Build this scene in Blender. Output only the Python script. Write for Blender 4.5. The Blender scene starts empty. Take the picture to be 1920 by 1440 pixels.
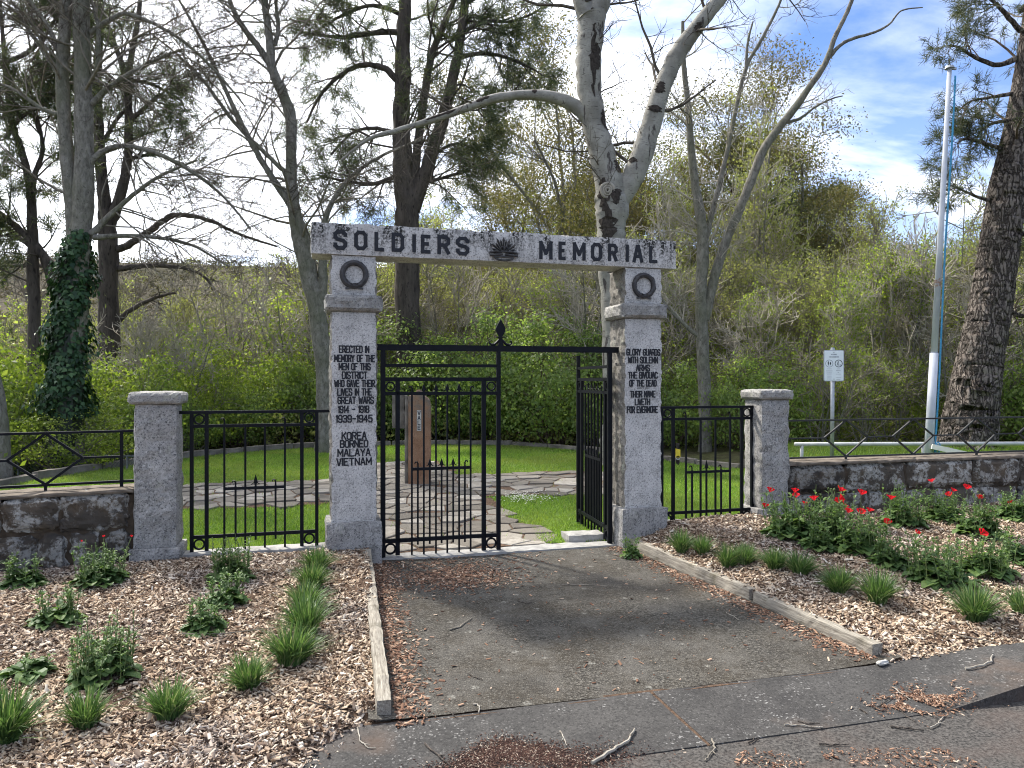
import bpy, bmesh, math, random
import numpy as np
from mathutils import Vector, Matrix, noise

R = math.radians
scene = bpy.context.scene
C = scene.collection

# ------------------------------------------------------------------ camera
F = 1386.0            # focal length in photograph pixels (1920 wide)
EYE = 1.55            # eye height above the foot of the gate pillars
HY = 714.0            # image row of the horizon
cam_d = bpy.data.cameras.new('camera')
cam_d.sensor_width = 36.0
cam_d.lens = 36.0 * F / 1920.0
cam_d.shift_y = -(720.0 - HY) / 1920.0
cam_d.clip_start = 0.05
cam_d.clip_end = 4000
cam = bpy.data.objects.new('camera', cam_d)
cam.location = (0, 0, EYE)
cam.rotation_euler = (R(90), 0, 0)
C.objects.link(cam)
scene.camera = cam

# ------------------------------------------------------------------ sky, sun, exposure
SUN_AZ = Vector((-0.72, 0.69, 0)).normalized()
SUN_EL = R(49)
SUN_DIR = Vector((SUN_AZ.x * math.cos(SUN_EL), SUN_AZ.y * math.cos(SUN_EL), math.sin(SUN_EL)))
world = bpy.data.worlds.new('World')
scene.world = world
world.use_nodes = True
wn = world.node_tree.nodes
wl = world.node_tree.links
for n_ in list(wn):
    wn.remove(n_)


def wnode(kind, **kw):
    n = wn.new(kind)
    for k, v in kw.items():
        setattr(n, k, v)
    return n


def wmath(op, a, b=None, c=None, clamp=False):
    n = wnode('ShaderNodeMath', operation=op, use_clamp=clamp)
    for i, v in enumerate((a, b, c)):
        if v is None:
            continue
        if isinstance(v, (int, float)):
            n.inputs[i].default_value = v
        else:
            wl.new(v, n.inputs[i])
    return n.outputs[0]


sky = wnode('ShaderNodeTexSky', sky_type='NISHITA')
sky.sun_disc = False
sky.sun_elevation = SUN_EL
sky.sun_rotation = math.atan2(SUN_AZ.x, SUN_AZ.y)
sky.air_density = 1.0
sky.dust_density = 0.6
sky.ozone_density = 1.6
tc = wnode('ShaderNodeTexCoord')
nrm = wnode('ShaderNodeVectorMath', operation='NORMALIZE')
wl.new(tc.outputs['Generated'], nrm.inputs[0])
sep = wnode('ShaderNodeSeparateXYZ')
wl.new(nrm.outputs[0], sep.inputs[0])
den = wmath('ADD', wmath('MAXIMUM', sep.outputs[2], 0.0), 0.22)
cx = wmath('DIVIDE', sep.outputs[0], den)
cy = wmath('DIVIDE', sep.outputs[1], den)
comb = wnode('ShaderNodeCombineXYZ')
wl.new(cx, comb.inputs[0]); wl.new(cy, comb.inputs[1])
mapn = wnode('ShaderNodeMapping')
mapn.inputs['Location'].default_value = (3.1, 1.2, 0.0)
mapn.inputs['Rotation'].default_value = (0, 0, R(-32))
mapn.inputs['Scale'].default_value = (0.62, 1.5, 1)
wl.new(comb.outputs[0], mapn.inputs[0])
nz = wnode('ShaderNodeTexNoise')
nz.inputs['Scale'].default_value = 1.35
nz.inputs['Detail'].default_value = 9
nz.inputs['Roughness'].default_value = 0.56
nz.inputs['Distortion'].default_value = 0.35
wl.new(mapn.outputs[0], nz.inputs['Vector'])
dotn = wnode('ShaderNodeVectorMath', operation='DOT_PRODUCT')
wl.new(nrm.outputs[0], dotn.inputs[0])
dotn.inputs[1].default_value = SUN_DIR
glow = wmath('POWER', wmath('MAXIMUM', dotn.outputs['Value'], 0.0), 3.0)
cov = wmath('ADD', nz.outputs[0], wmath('MULTIPLY', glow, 0.62))
ramp = wnode('ShaderNodeMapRange', interpolation_type='SMOOTHSTEP')
ramp.inputs['From Min'].default_value = 0.43
ramp.inputs['From Max'].default_value = 0.72
wl.new(cov, ramp.inputs['Value'])
# low haze whitens the sky towards the horizon
hz = wmath('POWER', wmath('SUBTRACT', 1.0, wmath('MAXIMUM', sep.outputs[2], 0.0)), 5.5)
cfac = wmath('MAXIMUM', wmath('ADD', wmath('MULTIPLY', ramp.outputs[0], 0.88), 0.04), wmath('MULTIPLY', hz, 0.85))
cbri = wmath('ADD', 7.2, wmath('MULTIPLY', glow, 7.0))
ccol = wnode('ShaderNodeMix', data_type='RGBA', blend_type='MULTIPLY')
ccol.inputs['Factor'].default_value = 1.0
ccol.inputs[6].default_value = (0.96, 0.985, 1.03, 1)
wl.new(cbri, ccol.inputs[7])
skyb = wnode('ShaderNodeMix', data_type='RGBA', blend_type='MULTIPLY')
skyb.inputs['Factor'].default_value = 1.0
wl.new(sky.outputs[0], skyb.inputs[6])
skyb.inputs[7].default_value = (0.36, 0.56, 0.86, 1)
mixc = wnode('ShaderNodeMix', data_type='RGBA')
wl.new(cfac, mixc.inputs['Factor'])
wl.new(skyb.outputs[2], mixc.inputs[6])
wl.new(ccol.outputs[2], mixc.inputs[7])
bg = wnode('ShaderNodeBackground')
bg.inputs['Strength'].default_value = 0.095
wl.new(mixc.outputs[2], bg.inputs['Color'])
wo = wnode('ShaderNodeOutputWorld')
wl.new(bg.outputs[0], wo.inputs['Surface'])

sun_d = bpy.data.lights.new('sun', 'SUN')
sun_d.energy = 3.0
sun_d.angle = R(4.5)
sun_d.color = (1.0, 0.945, 0.86)
sun = bpy.data.objects.new('sun', sun_d)
sun.rotation_euler = (-SUN_DIR).to_track_quat('-Z', 'Y').to_euler()
sun.location = (-20, 15, 25)
C.objects.link(sun)

scene.view_settings.view_transform = 'Standard'
scene.view_settings.look = 'None'
scene.view_settings.exposure = 1.42
scene.view_settings.gamma = 1.0
scene.view_settings.use_curve_mapping = False
scene.cycles.max_bounces = 9
scene.cycles.diffuse_bounces = 5
scene.cycles.glossy_bounces = 2
scene.cycles.transmission_bounces = 6
scene.cycles.transparent_max_bounces = 6
scene.cycles.sample_clamp_indirect = 6.0
scene.cycles.use_adaptive_sampling = True
scene.cycles.adaptive_threshold = 0.015
scene.cycles.use_denoising = True
scene.cycles.pixel_filter_type = 'BLACKMAN_HARRIS'
scene.cycles.filter_width = 1.05

# ------------------------------------------------------------------ site frame (gate line runs at 15 degrees)
A = R(15.0)
CA, SA = math.cos(A), math.sin(A)


def S(t, s, z=0.0):
    return Vector((t * CA - s * SA, t * SA + s * CA, z))


def TS(x, y):
    return x * CA + y * SA, -x * SA + y * CA


def PS(x, y, s):
    """site coordinates of a measured image point lying on the vertical plane s = const"""
    dx = (x - 960.0) / F
    k = s / (-dx * SA + CA)
    return (k * (dx * CA + SA), s, EYE - (y - HY) / F * k)


def PX(x, y, Y):
    return Vector(((x - 960.0) / F * Y, Y, EYE - (y - HY) / F * Y))


def sstep(a, b, v):
    if a == b:
        return float(v >= a)
    q = min(1.0, max(0.0, (v - a) / (b - a)))
    return q * q * (3 - 2 * q)


# ------------------------------------------------------------------ material helper
class NT:
    def __init__(self, name, rough=0.8, spec=0.3):
        self.m = bpy.data.materials.new(name)
        self.m.use_nodes = True
        self.t = self.m.node_tree
        self.b = self.t.nodes['Principled BSDF']
        self.out = self.t.nodes['Material Output']
        self.b.inputs['Roughness'].default_value = rough
        self.b.inputs['Specular IOR Level'].default_value = spec
        self._tc = None

    def n(self, kind, **kw):
        n = self.t.nodes.new(kind)
        for k, v in kw.items():
            setattr(n, k, v)
        return n

    def put(self, sock, v):
        if isinstance(v, bpy.types.NodeSocket):
            self.t.links.new(v, sock)
        elif isinstance(v, (tuple, list)) and len(v) == 3 and sock.type == 'RGBA':
            sock.default_value = (*v, 1)
        else:
            sock.default_value = v

    def co(self, kind='Object', scale=(1, 1, 1), rot=(0, 0, 0), loc=(0, 0, 0)):
        if self._tc is None:
            self._tc = self.n('ShaderNodeTexCoord')
        mp = self.n('ShaderNodeMapping')
        self.put(mp.inputs[0], self._tc.outputs[kind])
        mp.inputs['Scale'].default_value = scale
        mp.inputs['Rotation'].default_value = rot
        mp.inputs['Location'].default_value = loc
        return mp.outputs[0]

    def wco(self, scale=(1, 1, 1)):
        g = self.n('ShaderNodeNewGeometry')
        mp = self.n('ShaderNodeMapping')
        self.put(mp.inputs[0], g.outputs['Position'])
        mp.inputs['Scale'].default_value = scale
        return mp.outputs[0]

    def noise(self, vec, scale, detail=4, rough=0.55, dist=0.0):
        n = self.n('ShaderNodeTexNoise')
        self.put(n.inputs['Vector'], vec)
        n.inputs['Scale'].default_value = scale
        n.inputs['Detail'].default_value = detail
        n.inputs['Roughness'].default_value = rough
        n.inputs['Distortion'].default_value = dist
        return n.outputs[0]

    def voro(self, vec, scale, feature='F1', out=0, rnd=1.0):
        n = self.n('ShaderNodeTexVoronoi', feature=feature)
        self.put(n.inputs['Vector'], vec)
        n.inputs['Scale'].default_value = scale
        n.inputs['Randomness'].default_value = rnd
        return n.outputs[out]

    def rng(self, v, a, b, c=0.0, d=1.0):
        n = self.n('ShaderNodeMapRange')
        self.put(n.inputs['Value'], v)
        n.inputs['From Min'].default_value = a
        n.inputs['From Max'].default_value = b
        n.inputs['To Min'].default_value = c
        n.inputs['To Max'].default_value = d
        return n.outputs[0]

    def mix(self, f, a, b, mode='MIX'):
        n = self.n('ShaderNodeMix', data_type='RGBA', blend_type=mode)
        self.put(n.inputs['Factor'], f)
        self.put(n.inputs[6], a)
        self.put(n.inputs[7], b)
        return n.outputs[2]

    def math(self, op, a, b=0.0):
        n = self.n('ShaderNodeMath', operation=op)
        self.put(n.inputs[0], a)
        self.put(n.inputs[1], b)
        return n.outputs[0]

    def ramp(self, f, stops):
        n = self.n('ShaderNodeValToRGB')
        self.put(n.inputs[0], f)
        e = n.color_ramp.elements
        while len(e) < len(stops):
            e.new(0.5)
        for q, (p, c) in zip(e, stops):
            q.position = p
            q.color = (*c, 1)
        return n.outputs[0]

    def island(self):
        return self.n('ShaderNodeNewGeometry').outputs['Random Per Island']

    def objrand(self):
        return self.n('ShaderNodeObjectInfo').outputs['Random']

    def color(self, v):
        self.put(self.b.inputs['Base Color'], v)

    def rough(self, v):
        self.put(self.b.inputs['Roughness'], v)

    def bump(self, h, strength=0.5, dist=0.01):
        n = self.n('ShaderNodeBump')
        n.inputs['Strength'].default_value = strength
        n.inputs['Distance'].default_value = dist
        self.put(n.inputs['Height'], h)
        self.put(self.b.inputs['Normal'], n.outputs[0])

    def translucent(self, col, f):
        tr = self.n('ShaderNodeBsdfTranslucent')
        self.put(tr.inputs[0], col)
        mx = self.n('ShaderNodeMixShader')
        mx.inputs[0].default_value = f
        self.t.links.new(self.b.outputs[0], mx.inputs[1])
        self.t.links.new(tr.outputs[0], mx.inputs[2])
        self.t.links.new(mx.outputs[0], self.out.inputs['Surface'])


M = {}


def granite(key, lo, hi, dark, stain=0.0, streak=False, lichen=0.0):
    k = NT(key, 0.85, 0.25)
    v = k.co()
    sp = k.noise(v, 68, 4, 0.75)
    sp2 = k.noise(v, 44, 3, 0.65)
    big = k.noise(v, 4.5, 5, 0.6)
    c = k.mix(k.rng(big, 0.32, 0.68), lo, hi)
    c = k.mix(k.rng(sp, 0.53, 0.61, 0, 0.9), c, dark)
    c = k.mix(k.rng(sp2, 0.57, 0.66, 0, 0.5), c, tuple(min(1, h * 1.3) for h in hi))
    c = k.mix(k.rng(k.noise(v, 1.6, 4, 0.6), 0.42, 0.68, 0, 0.35), c, tuple(h * 0.55 for h in lo))
    if stain:
        vs = k.co(scale=(1, 1, 0.28)) if streak else v
        st = k.noise(vs, 9, 7, 0.68)
        fine = k.noise(v, 46, 4, 0.65)
        f = k.math('MULTIPLY', k.rng(st, 0.45, 0.60) if streak else k.rng(st, 0.44, 0.60), k.rng(fine, 0.40, 0.54) if streak else k.rng(fine, 0.40, 0.54))
        if streak:      # black lichen is heaviest along the weathered upper edge
            sx = k.n('ShaderNodeSeparateXYZ')
            k.put(sx.inputs[0], k.co())
            f = k.math('MULTIPLY', f, k.rng(sx.outputs[2], 2.66, 2.93, 0.30, 1.35))
        c = k.mix(k.math('MULTIPLY', f, stain), c, (0.022, 0.022, 0.020))
    if stain and not streak:
        rs = k.noise(k.co(scale=(1, 1, 0.10)), 16, 4, 0.6)
        c = k.mix(k.rng(rs, 0.54, 0.70, 0, 0.35), c, tuple(h * 0.5 for h in lo))
    if lichen:
        l1 = k.noise(v, 13, 5, 0.6)
        c = k.mix(k.rng(l1, 0.58, 0.66, 0, lichen), c, (0.34, 0.34, 0.27))
        l2 = k.noise(v, 8, 5, 0.6)
        c = k.mix(k.rng(l2, 0.56, 0.68, 0, lichen), c, (0.05, 0.05, 0.045))
    k.color(c)
    k.bump(k.math('ADD', sp, k.noise(v, 28, 4)), 0.35, 0.006)
    M[key] = k.m


granite('granite_dressed', (0.49, 0.47, 0.445), (0.62, 0.595, 0.565), (0.12, 0.12, 0.125), stain=0.45)
granite('granite_rough', (0.23, 0.22, 0.205), (0.37, 0.355, 0.33), (0.07, 0.07, 0.07), lichen=0.55)
granite('granite_lintel', (0.47, 0.45, 0.425), (0.59, 0.565, 0.535), (0.08, 0.08, 0.08), stain=0.97, streak=True)
granite('granite_side_shaded', (0.13, 0.12, 0.105), (0.26, 0.24, 0.21), (0.05, 0.045, 0.04), lichen=0.6)  # rock-faced brown-grey sides, colour darkened further to imitate shade from blocked sun
granite('granite_pier', (0.26, 0.25, 0.238), (0.44, 0.425, 0.40), (0.05, 0.05, 0.055), stain=0.55, lichen=0.25)


def simple(key, col, rough=0.6, spec=0.4, metal=0.0, var=0.25, scale=12, bump=0.0):
    k = NT(key, rough, spec)
    v = k.co()
    n = k.noise(v, scale, 5, 0.6)
    a = tuple(c * (1 - var) for c in col)
    b = tuple(min(1, c * (1 + var)) for c in col)
    k.color(k.mix(k.rng(n, 0.3, 0.7), a, b))
    k.b.inputs['Metallic'].default_value = metal
    if bump:
        k.bump(k.noise(v, scale * 4, 3), bump, 0.004)
    M[key] = k.m
    return k


simple('iron', (0.004, 0.005, 0.008), 0.5, 0.15, var=0.4, scale=25, bump=0.15)
simple('iron_worn', (0.022, 0.023, 0.022), 0.55, 0.3, var=0.5, scale=20, bump=0.2)
simple('letter_paint', (0.016, 0.017, 0.022), 0.6, 0.3, var=0.5, scale=30)
simple('bronze', (0.045, 0.042, 0.042), 0.55, 0.5, metal=0.3, var=0.45, scale=30, bump=0.4)
simple('dropping', (0.7, 0.7, 0.66), 0.9, 0.1)
simple('galv', (0.36, 0.37, 0.38), 0.45, 0.5, metal=0.6, var=0.2, scale=18)
simple('rail_pipe', (0.48, 0.48, 0.46), 0.5, 0.4, metal=0.3, var=0.2, scale=6)
simple('white_beam', (0.72, 0.70, 0.62), 0.6, 0.3, var=0.1, scale=8)
simple('rope', (0.08, 0.30, 0.48), 0.9, 0.1, var=0.3, scale=40)
simple('yellow_tag', (0.75, 0.55, 0.05), 0.5, 0.4, var=0.1)
simple('sign_white', (0.70, 0.74, 0.76), 0.45, 0.4, var=0.05)
simple('sign_grey', (0.36, 0.38, 0.42), 0.5, 0.4, var=0.05)
simple('sign_ink', (0.03, 0.035, 0.05), 0.5, 0.3, var=0.1)
simple('sign_pale_ink', (0.22, 0.24, 0.28), 0.5, 0.3, var=0.1)
simple('cement', (0.30, 0.29, 0.27), 0.9, 0.2, var=0.3, scale=9, bump=0.4)
simple('mortar', (0.065, 0.05, 0.037), 0.95, 0.1, var=0.4, scale=14, bump=0.5)
simple('coping', (0.15, 0.125, 0.10), 0.95, 0.15, var=0.45, scale=7, bump=0.5)
simple('edging', (0.15, 0.135, 0.115), 0.95, 0.15, var=0.45, scale=6, bump=0.6)
simple('knot_wood', (0.045, 0.038, 0.033), 0.95, 0.1, var=0.6, scale=22, bump=0.6)
simple('petal', (0.60, 0.012, 0.020), 0.6, 0.12, var=0.3, scale=60).translucent((0.75, 0.02, 0.03), 0.35)
simple('stone_white', (0.42, 0.41, 0.38), 0.9, 0.2, var=0.3, scale=10)
simple('letter_pale', (0.36, 0.36, 0.33), 0.8, 0.2, var=0.2)
simple('wire', (0.09, 0.10, 0.09), 0.5, 0.4, metal=0.4)

# rough wall stone: dark basalt with white and grey lichen
k = NT('wall_stone', 0.95, 0.15)
v = k.co()
orr = k.objrand()
c = k.mix(orr, (0.028, 0.026, 0.025), (0.105, 0.088, 0.070))
c = k.mix(k.rng(k.noise(v, 5, 5), 0.48, 0.66, 0, 0.7), c, (0.11, 0.085, 0.06))
big = k.rng(k.noise(v, 4.2, 5, 0.65), 0.47, 0.53)
fine = k.rng(k.noise(v, 26, 5, 0.7), 0.40, 0.52)
lf = k.math('MULTIPLY', k.math('MULTIPLY', big, fine), k.rng(orr, 0.0, 1.0, 0.35, 1.0))
c = k.mix(lf, c, (0.38, 0.37, 0.34))
c = k.mix(k.rng(k.noise(v, 19, 5, 0.6), 0.60, 0.70, 0, 0.7), c, (0.02, 0.02, 0.02))
k.color(c)
k.bump(k.noise(v, 22, 7, 0.65), 0.8, 0.02)
M['wall_stone'] = k.m

# driveway: old asphalt with aggregate, moss tint and lichen dots
k = NT('asphalt', 0.92, 0.2)
v = k.co()
agg = k.voro(v, 95, out=1)
ag = k.n('ShaderNodeSeparateColor'); k.put(ag.inputs[0], agg)
c = k.mix(k.math('POWER', ag.outputs[0], 2.0), (0.026, 0.024, 0.020), (0.125, 0.115, 0.098))
c = k.mix(k.rng(k.noise(v, 1.7, 6, 0.65), 0.40, 0.62, 0, 0.55), c, (0.050, 0.040, 0.027))
c = k.mix(k.rng(k.noise(v, 3.2, 7, 0.7), 0.46, 0.66, 0, 0.7), c, (0.105, 0.098, 0.086))
c = k.mix(k.rng(k.noise(v, 0.9, 4, 0.6), 0.50, 0.68, 0, 0.6), c, (0.030, 0.028, 0.026))
c = k.mix(k.rng(k.noise(v, 70, 4, 0.75), 0.57, 0.66, 0, 0.75), c, (0.20, 0.19, 0.165))
c = k.mix(k.rng(k.noise(v, 48, 4, 0.75), 0.57, 0.67, 0, 0.8), c, (0.016, 0.015, 0.013))
dots = k.voro(v, 5.5)
c = k.mix(k.math('MULTIPLY', k.rng(dots, 0.11, 0.16, 0.55, 0.0), k.rng(k.noise(v, 60, 3), 0.4, 0.6)), c, (0.30, 0.29, 0.255))
k.color(c)
k.bump(k.math('ADD', k.voro(v, 95), k.noise(v, 40, 4)), 0.7, 0.008)
M['asphalt'] = k.m

# apron and kerb: grey exposed-aggregate concrete
k = NT('apron', 0.92, 0.2)
v = k.co()
c = k.mix(k.rng(k.noise(v, 2.2, 6, 0.65), 0.36, 0.66), (0.042, 0.040, 0.038), (0.078, 0.074, 0.069))
c = k.mix(k.rng(k.noise(v, 60, 4, 0.75), 0.48, 0.62, 0, 0.8), c, (0.024, 0.023, 0.022))
c = k.mix(k.rng(k.noise(v, 80, 4, 0.75), 0.58, 0.68, 0, 0.7), c, (0.17, 0.16, 0.15))
fl = k.voro(v, 105, out=1)
fs = k.n('ShaderNodeSeparateColor'); k.put(fs.inputs[0], fl)
fm = k.math('MULTIPLY', k.rng(fs.outputs[0], 0.90, 0.98, 0, 0.8), k.rng(k.noise(v, 3.4, 5, 0.65), 0.46, 0.66))
c = k.mix(fm, c, (0.36, 0.35, 0.33))
c = k.mix(k.rng(k.noise(v, 1.6, 5, 0.65), 0.50, 0.66, 0, 0.6), c, (0.022, 0.021, 0.021))
c = k.mix(k.rng(k.noise(v, 1.1, 5, 0.6), 0.58, 0.72, 0, 0.6), c, (0.10, 0.065, 0.045))
k.color(c)
k.bump(k.noise(v, 70, 5), 0.5, 0.006)
M['apron'] = k.m

k = NT('road', 0.92, 0.2)
v = k.co()
c = k.mix(k.rng(k.noise(v, 62, 5, 0.75), 0.38, 0.64), (0.019, 0.018, 0.017), (0.105, 0.097, 0.088))
c = k.mix(k.rng(k.noise(v, 2.5, 5, 0.6), 0.48, 0.68, 0, 0.45), c, (0.095, 0.070, 0.058))
k.color(c)
k.bump(k.noise(v, 90, 4), 0.6, 0.008)
M['road'] = k.m

k = NT('soil', 0.95, 0.1)
v = k.co()
k.color(k.mix(k.rng(k.noise(v, 30, 6, 0.7), 0.3, 0.7), (0.05, 0.032, 0.022), (0.19, 0.125, 0.085)))
k.bump(k.noise(v, 60, 6, 0.7), 1.0, 0.02)
M['soil'] = k.m

k = NT('chip', 0.85, 0.2)
i = k.island()
wv = k.wco()
c = k.ramp(i, [(0.0, (0.055, 0.034, 0.023)), (0.15, (0.16, 0.102, 0.066)), (0.38, (0.33, 0.238, 0.162)), (0.72, (0.46, 0.36, 0.26)), (0.93, (0.56, 0.465, 0.355)), (1.0, (0.70, 0.635, 0.53))])
c = k.mix(k.rng(k.noise(wv, 2.3, 4, 0.6), 0.54, 0.70, 0, 0.40), c, (0.11, 0.070, 0.052))
pat = k.rng(k.noise(wv, 1.1, 3), 0.50, 0.66, 0, 0.6)
grey = k.ramp(i, [(0.0, (0.06, 0.05, 0.048)), (0.5, (0.20, 0.175, 0.165)), (1.0, (0.42, 0.39, 0.37))])
c = k.mix(pat, c, grey)
k.color(c)
M['chip'] = k.m

k = NT('litter', 0.9, 0.15)
i = k.island()
k.color(k.ramp(i, [(0.0, (0.025, 0.014, 0.012)), (0.5, (0.07, 0.036, 0.028)), (0.85, (0.12, 0.07, 0.05)), (1.0, (0.45, 0.38, 0.30))]))
M['litter'] = k.m

k = NT('drive_litter', 0.9, 0.15)
i = k.island()
k.color(k.ramp(i, [(0.0, (0.09, 0.045, 0.03)), (0.5, (0.20, 0.115, 0.075)), (0.85, (0.34, 0.22, 0.15)), (1.0, (0.50, 0.40, 0.31))]))
M['drive_litter'] = k.m

k = NT('timber', 0.9, 0.15)
v = k.co(scale=(2.0, 26, 26))
g = k.noise(v, 3, 6, 0.65, 0.6)
v2 = k.co()
c = k.ramp(g, [(0.28, (0.09, 0.075, 0.058)), (0.5, (0.25, 0.225, 0.185)), (0.72, (0.40, 0.37, 0.31))])
c = k.mix(k.rng(k.noise(v2, 6, 5), 0.55, 0.7, 0, 0.7), c, (0.10, 0.09, 0.06))
k.color(c)
k.bump(g, 0.6, 0.008)
M['timber'] = k.m

k = NT('flag', 0.9, 0.2)
v = k.co()
orr = k.objrand()
c = k.ramp(orr, [(0.0, (0.10, 0.088, 0.074)), (0.4, (0.18, 0.160, 0.132)), (0.75, (0.25, 0.225, 0.19)), (1.0, (0.33, 0.305, 0.265))])
c = k.mix(k.rng(k.noise(v, 9, 6, 0.65), 0.45, 0.65, 0, 0.65), c, (0.16, 0.14, 0.115))
k.color(c)
k.bump(k.noise(v, 18, 6, 0.6), 0.5, 0.01)
M['flag'] = k.m

k = NT('ground', 0.95, 0.1)
v = k.wco()
c = k.mix(k.rng(k.noise(v, 0.6, 6, 0.65), 0.38, 0.62), (0.055, 0.050, 0.028), (0.085, 0.095, 0.035))
c = k.mix(k.rng(k.noise(v, 6, 6, 0.7), 0.45, 0.65, 0, 0.8), c, (0.035, 0.028, 0.018))
k.color(c)
k.bump(k.noise(v, 9, 6, 0.7), 1.0, 0.08)
M['ground'] = k.m

k = NT('lawn', 0.95, 0.1)
v = k.wco()
c = k.mix(k.rng(k.noise(v, 1.6, 6, 0.65), 0.36, 0.64), (0.07, 0.135, 0.020), (0.13, 0.21, 0.030))
c = k.mix(k.rng(k.noise(v, 9, 5, 0.7), 0.6, 0.72, 0, 0.7), c, (0.10, 0.085, 0.045))
k.color(c)
k.bump(k.noise(v, 60, 5, 0.7), 1.0, 0.02)
M['lawn'] = k.m


def leafmat(key, stops, tr=0.35, rough=0.5, spec=0.35, patch=None, trgain=1.6):
    k = NT(key, rough, spec)
    i = k.island()
    c = k.ramp(i, stops)
    if patch:
        col, sc = patch
        c = k.mix(k.rng(k.noise(k.wco(), sc, 3), 0.42, 0.62, 0, 0.75), c, col)
    k.color(c)
    if tr:
        g = k.mix(1.0, c, (trgain, trgain * 1.05, trgain * 0.6), 'MULTIPLY')
        k.translucent(g, tr)
    M[key] = k.m


leafmat('grass_blade', [(0, (0.09, 0.17, 0.020)), (0.5, (0.17, 0.28, 0.036)), (0.9, (0.26, 0.37, 0.065)), (1, (0.30, 0.32, 0.10))], 0.35, patch=((0.22, 0.25, 0.06), 0.55))
leafmat('tussock', [(0, (0.035, 0.075, 0.022)), (0.5, (0.075, 0.140, 0.042)), (0.85, (0.13, 0.21, 0.065)), (1, (0.30, 0.31, 0.17))], 0.25)
leafmat('poppy_leaf', [(0, (0.045, 0.085, 0.028)), (0.5, (0.085, 0.15, 0.050)), (1, (0.15, 0.22, 0.07))], 0.35, spec=0.2)
leafmat('poppy_stem', [(0, (0.08, 0.12, 0.04)), (1, (0.15, 0.20, 0.07))], 0.0)
leafmat('leaf_spring', [(0, (0.09, 0.13, 0.022)), (0.5, (0.18, 0.24, 0.036)), (0.9, (0.29, 0.34, 0.065)), (1, (0.40, 0.42, 0.16))], 0.56, patch=((0.12, 0.17, 0.035), 0.9))
leafmat('leaf_green', [(0, (0.065, 0.110, 0.032)), (0.5, (0.150, 0.220, 0.066)), (0.9, (0.25, 0.32, 0.10)), (1, (0.36, 0.42, 0.19))], 0.58, patch=((0.15, 0.21, 0.060), 0.8))
leafmat('leaf_ivy', [(0, (0.014, 0.038, 0.016)), (0.6, (0.034, 0.080, 0.030)), (1, (0.075, 0.140, 0.052))], 0.15, 0.42, 0.28)
leafmat('leaf_gum', [(0, (0.060, 0.066, 0.028)), (0.5, (0.120, 0.118, 0.048)), (0.9, (0.19, 0.165, 0.068)), (1, (0.24, 0.18, 0.08))], 0.35, spec=0.15, patch=((0.13, 0.105, 0.045), 0.35))
leafmat('leaf_gumdark', [(0, (0.040, 0.055, 0.026)), (0.5, (0.085, 0.100, 0.042)), (1, (0.15, 0.15, 0.065))], 0.35, patch=((0.11, 0.10, 0.03), 0.3))
leafmat('leaf_olive', [(0, (0.085, 0.088, 0.040)), (0.5, (0.17, 0.17, 0.070)), (1, (0.27, 0.26, 0.12))], 0.5, spec=0.1, patch=((0.17, 0.145, 0.095), 0.5))
leafmat('needle', [(0, (0.035, 0.050, 0.028)), (0.6, (0.075, 0.095, 0.048)), (1, (0.14, 0.145, 0.070))], 0.3)
leafmat('needle_pale', [(0, (0.035, 0.050, 0.025)), (0.6, (0.075, 0.090, 0.045)), (1, (0.13, 0.13, 0.065))], 0.2)
leafmat('conifer_dark', [(0, (0.008, 0.014, 0.010)), (1, (0.028, 0.036, 0.022))], 0.05)
leafmat('hill_leaf', [(0, (0.060, 0.058, 0.038)), (0.5, (0.110, 0.100, 0.062)), (0.85, (0.15, 0.14, 0.075)), (1, (0.19, 0.165, 0.085))], 0.1, 0.9, 0.0, patch=((0.13, 0.105, 0.075), 0.02))
leafmat('leaf_haze', [(0, (0.12, 0.145, 0.040)), (0.5, (0.20, 0.23, 0.072)), (1, (0.31, 0.33, 0.13))], 0.5, spec=0.1, patch=((0.20, 0.19, 0.095), 0.4))
leafmat('daisy', [(0, (0.6, 0.6, 0.5)), (1, (0.8, 0.8, 0.75))], 0.0)


def bark(key, lo, hi, dark, vs=(1, 1, 0.25), scale=9, bump=0.5, d=0.02, moss=None):
    k = NT(key, 0.95, 0.12)
    v = k.co(scale=vs)
    g = k.noise(v, scale, 7, 0.65, 0.3)
    big = k.noise(k.co(), 1.2, 4)
    c = k.mix(k.rng(g, 0.32, 0.66), lo, hi)
    c = k.mix(k.rng(k.noise(v, scale * 2.6, 5, 0.6), 0.56, 0.68, 0, 0.8), c, dark)
    if moss:
        c = k.mix(k.rng(big, 0.45, 0.65, 0, 0.6), c, moss)
    k.color(c)
    k.bump(g, bump, d)
    M[key] = k.m


bark('bark_grey', (0.10, 0.092, 0.076), (0.26, 0.245, 0.21), (0.055, 0.048, 0.04), vs=(1, 1, 0.5), scale=14, bump=0.8, d=0.03, moss=(0.12, 0.125, 0.075))
bark('bark_twig', (0.14, 0.123, 0.098), (0.26, 0.232, 0.19), (0.09, 0.075, 0.06), bump=0.1)
bark('bark_twig_dark', (0.055, 0.047, 0.038), (0.125, 0.108, 0.088), (0.035, 0.03, 0.024), bump=0.1)
bark('bark_twig_pale', (0.26, 0.235, 0.185), (0.42, 0.385, 0.315), (0.11, 0.095, 0.075), bump=0.1)
bark('bark_dark', (0.045, 0.039, 0.034), (0.115, 0.097, 0.082), (0.015, 0.013, 0.012), scale=7, bump=1.0, d=0.06)
bark('bark_brown', (0.07, 0.052, 0.040), (0.17, 0.13, 0.10), (0.03, 0.024, 0.02), bump=0.8, d=0.03)
bark('bark_dead', (0.20, 0.18, 0.15), (0.36, 0.33, 0.28), (0.10, 0.08, 0.06), bump=0.4)

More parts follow.
